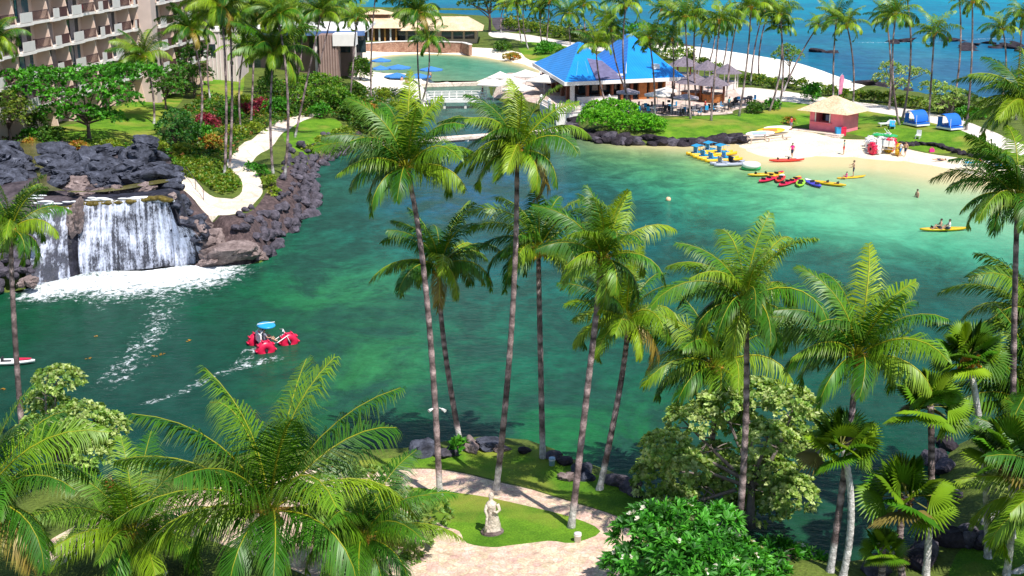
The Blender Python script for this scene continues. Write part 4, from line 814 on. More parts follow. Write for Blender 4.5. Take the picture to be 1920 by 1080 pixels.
YG = [(.17, .24, .02), (.11, .19, .02), (.24, .27, .03)]; RED = [(.20, .02, .04), (.12, .015, .03), (.30, .04, .07)]; ORG = [(.30, .20, .03), (.20, .22, .03), (.36, .14, .03)]
def sh(px, py, wpx, hpx, label, cols, group=None, seed=0, ll=.3, dm=1.0, per=30, cat='shrub', name='shrub', **k):
    B = PG(px, py); s = scale_at(B); shrub(B, (wpx / s, wpx / s * dm, hpx / s), label, cols, group, name, ll, per, 6, seed, cat=cat, **k)
GS = 'shrubs in the garden beds'
for i, (x, y, a, h_, c, lab) in enumerate([(395, 245, 30, 22, RED, 'dark red leafed shrub behind the twin palms'), (470, 215, 24, 16, RED, 'dark red leafed shrub above the garden path bend'), (490, 205, 20, 14, RED, 'dark red leafed shrub highest up the garden path'), (440, 262, 26, 20, YG, 'yellow green shrub right of the twin palm trunks'), (395, 285, 30, 22, ORG, 'yellow croton bush in front of the red shrub'), (375, 268, 26, 26, BRG, 'green bush around the bowed palm foot'), (345, 295, 28, 18, YG, 'yellow green bush above the steps'),
   (300, 285, 22, 16, YG, 'yellow green bush behind the black rocks'), (205, 282, 30, 12, YG, 'low yellow bush on the right of the hotel lawn edge'), (150, 286, 26, 14, ORG, 'low yellow bush on the hotel lawn edge'), (100, 272, 30, 22, DKG, 'dark bush left of the hotel lawn'), (62, 285, 22, 16, ORG, 'low yellow bush left of the stream'), (75, 245, 24, 22, DKG, 'dark bush before the low beige wall'), (55, 262, 20, 14, BRG, 'bright green bush above the stream'),
   (320, 160, 24, 10, YG, 'clipped yellow hedge piece by the hotel corner'), (395, 130, 20, 8, YG, 'clipped yellow hedge piece on the upper lawn'), (430, 228, 24, 20, BRG, 'round green bush left of the path top'), (480, 250, 20, 14, YG, 'yellow bush on the right of the path top'), (520, 215, 26, 22, BRG, 'green bush behind the path top'), (500, 180, 30, 26, DKG, 'large dark bush behind the path top'), (455, 205, 22, 20, YG, 'yellow green bush beneath the middling palm'),
   (660, 225, 30, 24, DKG, 'dark bush at the end of the small lawn'), (690, 240, 34, 26, DKG, 'dark bush on the channel bank left of the white footbridge'), (640, 262, 26, 16, YG, 'yellow green bush at the tip of the small lawn'), (610, 272, 26, 12, YG, 'yellow ground shrub along the small lawn edge'), (585, 284, 22, 9, YG, 'low yellow shrub at the small lawn corner'), (690, 215, 26, 16, ORG, 'orange bush near the pool deck'), (745, 215, 26, 16, YG, 'yellow green bush on the channel bank'), (782, 208, 18, 12, YG, 'round yellow bush beside the white bridge'),
   (720, 232, 30, 20, BRG, 'green bush over the channel bank'), (670, 185, 20, 22, DKG, 'dark leafy bush under the pool umbrella'), (720, 190, 20, 18, YG, 'leafy bush between the pool umbrellas and the deck'), (640, 205, 26, 20, BRG, 'green bush left of the pool umbrellas'), (600, 220, 26, 18, BRG, 'green bush behind the small lawn'), (545, 215, 22, 14, DKG, 'dark bush between path and small lawn'), (470, 320, 14, 10, BRG, 'green bush between the garden path and the lava bank'), (505, 352, 18, 16, YG, 'bright ground shrub on the crest of the lava bank'), (490, 330, 16, 14, BRG, 'ferny bush on the crest of the lava bank'), (512, 365, 14, 10, YG, 'lowest bright shrub on the lava bank'),
   (675, 150, 26, 26, DKG, 'large leafed bush beside the brown tower'), (1025, 100, 30, 14, BRG, 'green hedge clump left of the blue roof'), (1060, 112, 24, 14, DKG, 'dark hedge clump against the left eave of the blue roof'), (945, 95, 26, 12, DKG, 'dark bush right of the tan building'), (960, 112, 20, 8, ORG, 'dry brush by the pool beach')]):
    sh(x, y, a, h_ * 1.5, lab, c, GS, 600 + i, ll=.34 if y > 150 else .5, per=26 if y > 150 else 14)
# ground cover island with twin palms
B = PG(430, 345); rs = np.random.RandomState(77); isl = gpoly([(330, 298), (350, 300), (400, 300), (426, 315), (450, 345), (440, 362), (414, 366), (384, 350), (345, 325), (325, 310)])
def cover(name, poly, n, ll, cols, seed, kind='stuff', hgt=.25):
    rs = np.random.RandomState(seed); x0, y0 = poly.min(0); x1, y1 = poly.max(0); x = rs.uniform(x0, x1, n * 3); y = rs.uniform(y0, y1, n * 3); k = in_poly(x, y, poly); x, y = x[k][:n], y[k][:n]
    P0 = np.column_stack([x, y, H(x, y) + rs.uniform(.05, hgt, len(x))])
    tag(link(name, leaf_mesh(name, P0, np.tile([0, 0, 1.0], (len(x), 1)) + rs.normal(0, .2, (len(x), 3)), 6, ll, .5, seed, shade_mix(rs, len(x), cols), spread=(.5, 1.4))), kind=kind)
cover('ground_cover', isl, 1100, .32, YG + [(.1, .25, .02)], 78, hgt=.5)
# general low planting over the beds left of the water
bed = gpoly([(-60, 280), (60, 262), (120, 270), (300, 275), (330, 240), (380, 180), (450, 190), (540, 150), (660, 165), (760, 175), (790, 215), (740, 255), (660, 262), (640, 225), (560, 222), (480, 250), (425, 300), (330, 305), (200, 290), (90, 300)])
cover('planting_bed', bed, 5200, .42, YG + DKG + DKG + BRG + [(.25, .12, .04)], 79, hgt=.6)
bed2 = gpoly([(960, 42), (1100, 60), (1280, 90), (1300, 110), (1250, 115), (1210, 105), (1090, 80), (960, 58)])
cover('beach_naupaka', bed2, 700, .8, DKG + YG, 80, hgt=1.2)
# hedges by the sea path
GH = 'shore hedge bushes along the sea path'
for i, (x, y) in enumerate([(955, 55), (975, 58), (1000, 62), (1025, 67), (1050, 71), (1075, 76), (1100, 80), (1400, 158), (1425, 160), (1450, 165), (1478, 165), (1505, 168), (1530, 176), (1555, 180), (1582, 184), (1610, 188), (1635, 190), (1660, 193), (1688, 198), (1715, 202), (1740, 206), (1768, 212), (1800, 215), (1840, 222), (1290, 120), (1315, 128), (1340, 138), (1265, 112)]):
    sh(x, y, 18, 20, 'rounded yellow green bush in the clipped row along the sea side path and beach', YG + DKG, GH, 700 + i, ll=.4, per=18)
sh(1525, 190, 24, 32, 'round bright green bush behind the pink hut', BRG, None, 760, ll=.4)
sh(1450, 205, 18, 18, 'green bush at the top of the lawn steps', BRG, None, 761, ll=.35); sh(1412, 210, 26, 20, 'dark green bush with a blue bin at the patio end', DKG, None, 762, ll=.35); sh(1820, 222, 26, 20, 'deep green bush by the sea path right of the cabanas', BRG, None, 763, ll=.4)
sh(1480, 232, 16, 12, 'reddish planting beside the lawn steps', ORG + YG, None, 764, ll=.3)
# the bright hedge in front of the restaurant
B = PG(1165, 240)
shrub(B, None, 'bright green clipped hedge mound before the blue roofed restaurant', [(.10, .31, .012), (.16, .37, .02), (.055, .20, .01)], name='hedge', ll=.3, per=70, n=7, seed=765, cat='hedge', blobs=blobs_px(B, [(1118, 212, 26, 22, 1), (1140, 224, 33, 20, -1), (1165, 205, 32, 16, 5), (1145, 200, 24, 14, 6), (1175, 234, 36, 17, -2), (1205, 227, 32, 15, 1), (1217, 234, 32, 17, -2), (1108, 224, 24, 18, -2), (1228, 236, 20, 14, -2)]))
sh(858, 848, 16, 24, 'small green fern at the lawn edge by the rocks', BRG, None, 770, ll=.45)
# ---------------------------------------------------------------- rocks and the waterfall
def rock_mat(name, c1, c2, c3, s=1.2):
    m = ground_mat(name, c1, c2, c3, s, 5, .9, .85); return m
ROCK_BLUE = rock_mat('lava_blue_grey', (.012, .013, .019), (.085, .092, .125), (.25, .26, .31), 1.1)
ROCK_GREY = rock_mat('lava_grey', (.030, .028, .036), (.115, .10, .125), (.25, .22, .25), 1.4)
ROCK_DARK = rock_mat('lava_black', (.012, .010, .014), (.045, .036, .045), (.10, .08, .09), 1.2)
ROCK_TAN = rock_mat('lava_pale', (.11, .08, .075), (.26, .20, .19), (.36, .29, .27), 1.0)
def rock_mesh(name, m, seed, sub=2, rough=.35, flat=.75):
    bmv = bpy.data.meshes.new(name)
    import bmesh
    b = bmesh.new(); bmesh.ops.create_icosphere(b, subdivisions=sub, radius=1.0)
    off = Vector((seed * 3.7, seed * 1.3, seed * 2.1))
    for v in b.verts:
        d = v.co.normalized(); k = 1 + rough * (noise.noise(d * 1.1 + off) * 1.1 + .5 * noise.noise(d * 2.6 + off) + .28 * noise.noise(d * 5 + off) + .16 * noise.noise(d * 11 + off) - .22 * abs(noise.noise(d * 3.3 + off)))
        c = d * k
        for ax in range(9):      # broken facets
            n_ = Vector((noise.noise(off + Vector((ax, 0, 0))), noise.noise(off + Vector((0, ax + 5, 0))), noise.noise(off + Vector((0, 0, ax + 9))))).normalized()
            e = c.dot(n_) - (.66 + .03 * ax)
            if e > 0: c = c - n_ * e * .8
        v.co = Vector((c.x, c.y, c.z * flat))
    b.to_mesh(bmv); b.free(); bmv.materials.append(m)
    if sub > 4: bmv.polygons.foreach_set('use_smooth', [True] * len(bmv.polygons))
    return bmv
def rock_set(m, n, sub=2, **k): return [rock_mesh('boulder', m, i + n, sub, **k) for i in range(6)]
RB, RG, RD, RT = rock_set(ROCK_BLUE, 1, 4, rough=.55, flat=.7), rock_set(ROCK_GREY, 20), rock_set(ROCK_DARK, 40), rock_set(ROCK_TAN, 60, 4, rough=.5)
rr = random.Random(5)
def rock(ms, x, y, z, r, label, group, sq=(1, 1, 1), name='boulder'):
    o = link(name, rr.choice(ms)); o.location = (x, y, z); o.rotation_euler = (rr.uniform(-.3, .3), rr.uniform(-.3, .3), rr.uniform(0, 6.28))
    o.scale = (r * sq[0] * rr.uniform(.8, 1.25), r * sq[1] * rr.uniform(.8, 1.25), r * sq[2] * rr.uniform(.8, 1.2)); return tag(o, label, 'boulder', group)
# left bank: boulders in rows along the revetment
rev = smooth_poly([P(*q) for q in [(500, 488), (516, 455), (565, 415), (587, 375), (585, 322), (627, 297), (665, 275)]], 5, False)
L1 = 'grey lava boulder in the heap lining the left lagoon bank below the path'
seg = np.hypot(*np.diff(rev, axis=0).T); cum = np.concatenate([[0], np.cumsum(seg)])
for row in range(4):
    n_ = int(cum[-1] / 1.5)
    for k in range(n_):
        s = (k + rr.random()) / n_ * cum[-1]; i = min(np.searchsorted(cum, s) - 1, len(seg) - 1); i = max(i, 0); f = (s - cum[i]) / seg[i]
        p = rev[i] * (1 - f) + rev[i + 1] * f; t = rev[i + 1] - rev[i]; nx = np.array([-t[1], t[0]]) / (np.hypot(*t) + 1e-9)
        q = p + nx * (row * .85 - .1 + rr.uniform(-.4, .4))
        if row == 3 and rr.random() < .5: continue
        rock(RG, q[0], q[1], max(0, hz(*q)) + .1, rr.uniform(.45, .80) * (1.05 if row < 2 else .7), L1, 'boulders of the left revetment')
# right bank below the restaurant hedge: low dark rock edging
rb = smooth_poly([P(*q) for q in [(1072, 238), (1088, 256), (1130, 268), (1200, 273), (1300, 273), (1365, 269), (1392, 268)]], 5, False)
for k in range(len(rb)):
    for j in range(2):
        x, y = rb[k] + np.array([rr.uniform(-.4, .4), .2 + j * 1.3 + rr.uniform(-.4, .4)])
        rock(RD if rr.random() < .75 else RG, x, y, max(0, hz(x, y)) + .12, rr.uniform(.7, 1.1), 'dark lava rock in the low edging along the restaurant lawn shore', 'rocks edging the restaurant lawn', (1.3, 1, .8))
# rock wall between lawn and sand on the right
for k in range(26):
    t = k / 25; a = PG(1630 + 230 * t, 262 + 33 * t + 5 * math.sin(t * 9)); rock(RD, a.x, a.y + .4, a.z + .15, rr.uniform(.35, .6), 'dark low lava rock between the right lawn and the sandy beach', 'rocks between lawn and beach', (1.3, 1, .8))
# near bank rocks
for px, py, r, ms, lab in [(795, 842, .62, RB, 'dark blue grey boulder at the near shore left of the tall palm trunk'), (832, 848, .42, RG, 'brown grey boulder just right of the tall palm trunk on the near shore'), (850, 844, .4, RG, 'grey boulder under the green fern on the near shore'), (884, 836, .5, RT, 'pale grey boulder right of the dark palm foot'),
     (918, 834, .68, RB, 'large blue shaded boulder on the near shore between two palms'), (940, 838, .4, RT, 'small pale boulder behind the tallest palm trunk'), (982, 842, .38, RD, 'black rock on the lawn crest by the water'), (1040, 852, .5, RG, 'flat brown grey boulder by the blue bollard light'), (1060, 862, .4, RD, 'dark boulder right of the blue bollard light'), (1092, 880, .55, RB, 'bluish boulder beside the bowed palm'), (1100, 892, .4, RB, 'small bluish boulder nearest the bowed palm foot'),
     (1062, 892, .45, RT, 'pale flat stone in the shaded near lawn'), (1158, 902, .62, RG, 'grey purple boulder at the tip of the near lawn'), (1178, 912, .5, RG, 'second grey purple boulder beyond the lawn tip'), (1190, 922, .35, RG, 'smallest grey purple boulder at the lawn tip')]:
    p = PG(px, py + 6); rock(ms, p.x, p.y, max(p.z, 0) + r * .25, r, lab, None, (1.2, 1, .9))
for k in range(26):
    px, py = rr.choice([(1770, 850), (1790, 880), (1800, 1000), (1830, 1010), (1720, 1040), (1660, 1062), (1780, 930), (1755, 1000)]); p = PG(px + rr.uniform(-25, 25), py + rr.uniform(-18, 18))
    rock(RG if rr.random() < .6 else RD, p.x, p.y, max(0, p.z) + .15, rr.uniform(.35, .8), 'grey and black boulder on the shaded right bank among the fan palms', 'boulders of the right bank')
# reef rocks in the sea
for k in range(26):
    px, py = rr.choice([(1625, 80), (1690, 80), (1745, 80), (1790, 75), (1850, 84), (1880, 88), (1910, 84), (1830, 92), (1870, 96), (1900, 97), (1520, 97), (1545, 100), (1530, 104), (1620, 160), (1650, 165), (1690, 172), (1600, 158)]); p = P(px + rr.uniform(-25, 25), py + rr.uniform(-3, 3))
    rock(RD, p.x, p.y, .1, rr.uniform(.9, 2.2), 'black lava rock awash in the sea beyond the right lawn', 'reef rocks in the sea', (1.6, 1.1, .45))
KR = 1.4
# the big black rockwork round the waterfall
def rw(px, py, z, rpx, sq=(1.2, 1, .8), ms=RB, lab=None, grp='rockwork above the waterfall'):
    Y = P(px, py, z).y; p = PD(px, py, Y); s = scale_at(p)
    rock(ms, p.x, p.y, p.z, rpx * KR / s, lab or 'smooth blue black rock in the rockwork behind the waterfall crest', grp, sq)
for px, py, z, r in [(108, 283, 7.0, 18), (100, 305, 6.5, 18), (140, 298, 6.6, 20), (108, 318, 6.0, 22), (165, 300, 6.6, 20), (195, 302, 6.6, 18), (150, 318, 6.1, 22), (185, 322, 6.1, 24), (220, 312, 6.3, 20), (240, 300, 6.6, 18), (235, 322, 6.1, 22), (255, 318, 6.2, 20), (268, 290, 7.2, 20), (275, 268, 8.2, 17), (262, 276, 7.6, 14), (288, 295, 6.6, 18), (290, 315, 6.0, 20), (250, 338, 5.7, 22), (285, 332, 5.7, 24), (312, 325, 5.6, 18), (318, 350, 5.2, 16), (110, 342, 5.7, 20), (190, 340, 5.8, 22), (215, 338, 5.7, 20), (165, 282, 7.0, 14), (190, 281, 6.8, 14), (215, 284, 6.8, 14), (245, 283, 6.8, 12), (130, 330, 5.9, 20), (325, 335, 5.4, 14)]: rw(px, py, z, r)
for px, py, z, r in [(145, 345, 5.6, 18), (165, 348, 5.5, 18), (185, 360, 5.4, 14), (150, 362, 5.3, 14), (225, 358, 5.3, 14), (262, 356, 5.3, 14)]: rw(px, py, z, r, (1.3, 1, .6), RT, 'pale brownish rock just behind the waterfall crest', 'pale rocks behind the waterfall crest')
for px, py, z, r in [(5, 275, 7.0, 24), (15, 290, 6.6, 22), (30, 305, 6.0, 22), (10, 318, 6.0, 24), (45, 318, 5.7, 20), (20, 335, 5.7, 22), (-10, 300, 6.6, 22), (52, 330, 5.6, 18), (0, 340, 5.6, 20)]: rw(px, py, z, r, (1.2, 1, .7), RB, 'blue grey rock of the outcrop left of the stream', 'outcrop left of the stream')
for k in range(30):
    px, py = rr.uniform(-15, 62), rr.uniform(445, 545); z = max(0, 4.2 * (545 - py) / 100); Y = P(40, 552, 0).y + (545 - py) * .03
    p = PD(px, py, Y); rock(RG if rr.random() < .7 else RT, p.x, p.y, p.z, rr.uniform(.38, .68), 'grey boulder in the stacked bank left of the waterfall foot', 'boulders left of the waterfall foot')
for px, py, z, r, sq, lab in [(425, 474, 1.0, 36, (1.6, 1, .8), 'long pale lava rock reaching into the lagoon right of the waterfall'), (396, 450, 1.8, 26, (1, 1, 1.3), 'pale twisted lava rock beside the small cascade'), (458, 472, .8, 27, (1.3, 1, .9), 'rounded pale lava rock at the end of the spit'), (487, 478, .4, 15, (1, 1, 1), 'small lone pale rock at the tip of the spit'), (385, 425, 2.6, 15, (.9, 1, 1.2), 'pale rock at the head of the small cascade'), (372, 408, 3.3, 13, (1.2, 1, .9), 'bluish rock between the cascade and the cinder slope'),
      (345, 380, 4.2, 15, (1, 1, 1.1), 'bluish rock at the right end of the waterfall crest'), (350, 400, 3.6, 13, (1, 1, 1), 'bluish rock under the right end of the waterfall crest'), (392, 488, .5, 18, (1.4, 1, .6), 'pale brown rock at the foot of the small cascade')]: rw(px, py, z, r / 1.4, sq, RT if 'pale' in lab else RB, lab, None)
# cliff and water
YB = P(250, 512).y
CRP = [(62, 398, 0, -.2), (100, 390, 0, 0.3), (135, 386, 0, .6), (150, 378, 0, 1.2), (200, 377, 0, 1.4), (260, 372, 0, 1.5), (300, 366, 0, 1.4), (318, 372, 0, 1.2), (335, 420, 0, .9), (362, 425, 0, .8), (385, 450, 0, .6)]
CRP = [(a, b, 0, P(215, 515).y + 1.0 + d) for a, b, _, d in CRP]
BSP = [(50, 545), (95, 536), (138, 526), (150, 520), (200, 514), (260, 510), (300, 506), (330, 503), (350, 500), (372, 497), (400, 496)]
NS = 110
def cliff_grid(off, i0, i1, nu, nv, jag, seed):
    V = []; top = [PD(a, b, Y_) for a, b, z_, Y_ in CRP]; bot = [P(a, b, -.3) for a, b in BSP]
    for j in range(nv + 1):
        t = j / nv
        for i in range(nu + 1):
            u = i0 + (i1 - i0) * i / nu; k = min(int(u), len(CRP) - 2); f = u - k
            a = top[k].lerp(top[k + 1], f); b = bot[k].lerp(bot[k + 1], f)
            p = a.lerp(b, t); p.y = a.y + (b.y - a.y) * (1 - (1 - t) ** 2.2)
            q = Vector((p.x * 1.3, p.z * .35, seed)); dsp = jag * (noise.noise(q) + .5 * noise.noise(q * 2.7) + .3 * noise.noise(Vector((p.x * 3, p.z * 2.5, 3))))
            V.append((p.x, p.y - off + dsp * (1 - .6 * (j == 0)), p.z))
    F = [(j * (nu + 1) + i, (j + 1) * (nu + 1) + i, (j + 1) * (nu + 1) + i + 1, j * (nu + 1) + i + 1) for j in range(nv) for i in range(nu)]
    return V, F
CLIFF = ground_mat('wet_cliff', (.010, .010, .014), (.035, .034, .05), (.10, .075, .03), 1.4, 4, 1.0, .45)
wf = thing('waterfall_cliff', 'dark wet rock cliff behind the falling water beside the lagoon', 'cliff', (0, 0, 0))
V, F = cliff_grid(-.25, 0, 10, 90, 26, .5, 1); V2 = V + [(v[0], v[1] + 3, v[2] - .05) for v in V[:91]]; F2 = F + [(i, i + 1, len(V) + i + 1, len(V) + i) for i in range(90)]
link('rock_face', np_mesh('rock_face', V2, np.array(F2), CLIFF), wf)
MOSS = ground_mat('mossy_ledge', (.06, .045, .012), (.16, .12, .025), (.10, .10, .05), 2.0, 6, .6, .3)
mb = MB(); top = [PD(a, b, Y_) for a, b, z_, Y_ in CRP]
for k in range(7):
    a, b = top[k], top[k + 1]; n_ = 6
    for i in range(n_):
        p = a.lerp(b, (i + .5) / n_); mb.ell((p.x, p.y - .15 + rr.uniform(-.1, .2), p.z - .16), (.42, .34, .20 + rr.uniform(-.04, .05)), 10, 6)
mb.build('mossy_ledge', MOSS, wf, True)
def fall_mat(name, dens, sx):
    m = bpy.data.materials.new(name); m.use_nodes = True; n, l = nt(m); b = n['Principled BSDF']; o = n['Material Output']
    b.inputs['Base Color'].default_value = (.70, .75, .92, 1); b.inputs['Roughness'].default_value = .5
    g = n.new('ShaderNodeNewGeometry'); mp = n.new('ShaderNodeMapping'); mp.inputs['Scale'].default_value = (sx, .2, .28); l.new(g.outputs['Position'], mp.inputs[0])
    z = n.new('ShaderNodeTexNoise'); z.inputs['Scale'].default_value = 1; z.inputs['Detail'].default_value = 5; z.inputs['Roughness'].default_value = .65; l.new(mp.outputs[0], z.inputs['Vector'])
    mp2 = n.new('ShaderNodeMapping'); mp2.inputs['Scale'].default_value = (9, 2, 5); l.new(g.outputs['Position'], mp2.inputs[0])
    z2 = n.new('ShaderNodeTexNoise'); z2.inputs['Scale'].default_value = 1; z2.inputs['Detail'].default_value = 3; l.new(mp2.outputs[0], z2.inputs['Vector'])
    z3 = n.new('ShaderNodeTexNoise'); z3.inputs['Scale'].default_value = .55; z3.inputs['Detail'].default_value = 3; l.new(g.outputs['Position'], z3.inputs['Vector'])
    m3 = n.new('ShaderNodeMapRange'); m3.inputs[1].default_value = .35; m3.inputs[2].default_value = .65; m3.inputs[3].default_value = -.16; m3.inputs[4].default_value = .10; l.new(z3.outputs[0], m3.inputs[0])
    ad = n.new('ShaderNodeMath'); ad.operation = 'MULTIPLY_ADD'; ad.inputs[1].default_value = .45; l.new(z2.outputs[0], ad.inputs[0]); l.new(z.outputs[0], ad.inputs[2])
    ad0 = ad; ad = n.new('ShaderNodeMath'); ad.operation = 'ADD'; l.new(ad0.outputs[0], ad.inputs[0]); l.new(m3.outputs[0], ad.inputs[1])
    mr = n.new('ShaderNodeMapRange'); mr.inputs[1].default_value = 1 - dens; mr.inputs[2].default_value = 1 - dens + .36; mr.inputs[3].default_value = .06; mr.inputs[4].default_value = .97; l.new(ad.outputs[0], mr.inputs[0])
    tp = n.new('ShaderNodeBsdfTransparent'); ms = n.new('ShaderNodeMixShader'); l.new(mr.outputs[0], ms.inputs[0]); l.new(tp.outputs[0], ms.inputs[1]); l.new(b.outputs[0], ms.inputs[2]); l.new(ms.outputs[0], o.inputs[0])
    return m
FALL = fall_mat('falling_water', .44, 4.2); FALL2 = fall_mat('thin_falling_water', .32, 2.8)
for nm, i0, i1, m_, lab in [('waterfall', 3.05, 7.0, FALL, 'broad white curtain of water falling over the mossy ledge'), ('waterfall', .35, 1.95, FALL2, 'thinner waterfall on the left with dark rock showing through'), ('waterfall', 7.1, 9.6, FALL, 'small stepped cascade at the right of the broad waterfall')]:
    for off in ((.32,) if i0 < 7 else (.6,)):
        V, F = cliff_grid(off, i0, i1, 60, 30, .18, 4); tag(link(nm, np_mesh(nm, V, np.array(F), m_, smooth=True)), lab, 'waterfall')
for k in range(16):
    u = 7.1 + 2.9 * k / 15; i_ = min(int(u), 9); q_ = top[i_].lerp(top[i_ + 1], u - i_) if False else PD(*[CRP[i_][j] + (CRP[i_ + 1][j] - CRP[i_][j]) * (u - i_) for j in (0, 1)], CRP[i_][3] + 1.0)
    rock(RT if k % 3 == 0 else RB, q_.x + rr.uniform(-.2, .3), q_.y + rr.uniform(-.2, .6), q_.z + rr.uniform(-.5, .1), rr.uniform(.5, .8), 'wet rock stepping down beside the small cascade right of the waterfall', 'rocks of the small cascade')
a, b = PD(128, 388, P(215, 515).y + 1.5), PD(158, 440, P(215, 515).y + .2)
rock(RT, (a.x + b.x) / 2, (a.y + b.y) / 2 - .2, (a.z + b.z) / 2 + .2, 1.0, 'tall slanting grey rock between the thin and the broad waterfall', None, (.75, .8, 1.9)).rotation_euler = (0, .25, .3)
# stream on top, feeding the fall
STR = gpoly([(28, 287), (60, 282), (88, 292), (96, 310), (88, 335), (92, 352), (120, 366), (160, 372), (300, 362), (318, 368), (300, 374), (200, 381), (140, 388), (60, 402), (20, 396), (60, 372), (74, 350), (62, 318)], 3)
from mathutils.geometry import tessellate_polygon
def flat_poly(name, poly, z, m, kind='structure'):
    v3 = [Vector((x, y, 0)) for x, y in poly]; t = tessellate_polygon([v3]); V = [(x, y, z if not callable(z) else z(x, y)) for x, y in poly]
    return tag(link(name, np_mesh(name, V, np.array(t), m)), kind=kind)
STW = mat('stream_water', (.07, .075, .02), .12, .4, .6, bump=.25, bs=3, spec=.5, col2=(.16, .14, .05), coords='Object')
V = [(x, y, hz(x, y)) for x, y in STR]; zst = PD(250, 373, P(215, 515).y + 2.5).z + .02
flat_poly('stream', STR, lambda x, y: max(zst, hz(x, y) + .06), STW)
FOAMW = mat('foam_white', (.78, .8, .83), .6, .1, 2)
mb = MB()
for i in range(26):
    p = PD(rr.uniform(155, 312), 375 + rr.uniform(-6, 3), P(215, 515).y + 2.4); mb.ell((p.x, p.y, p.z + .02), (rr.uniform(.3, .9), rr.uniform(.12, .25), .07), 8, 5)
for i in range(14):
    p = PD(rr.uniform(60, 160), rr.uniform(365, 392), P(215, 515).y + 2.2); mb.ell((p.x, p.y, p.z + .02), (rr.uniform(.3, .8), rr.uniform(.12, .25), .06), 8, 5)
tag(mb.build('white_water', FOAMW, None, True), kind='stuff')

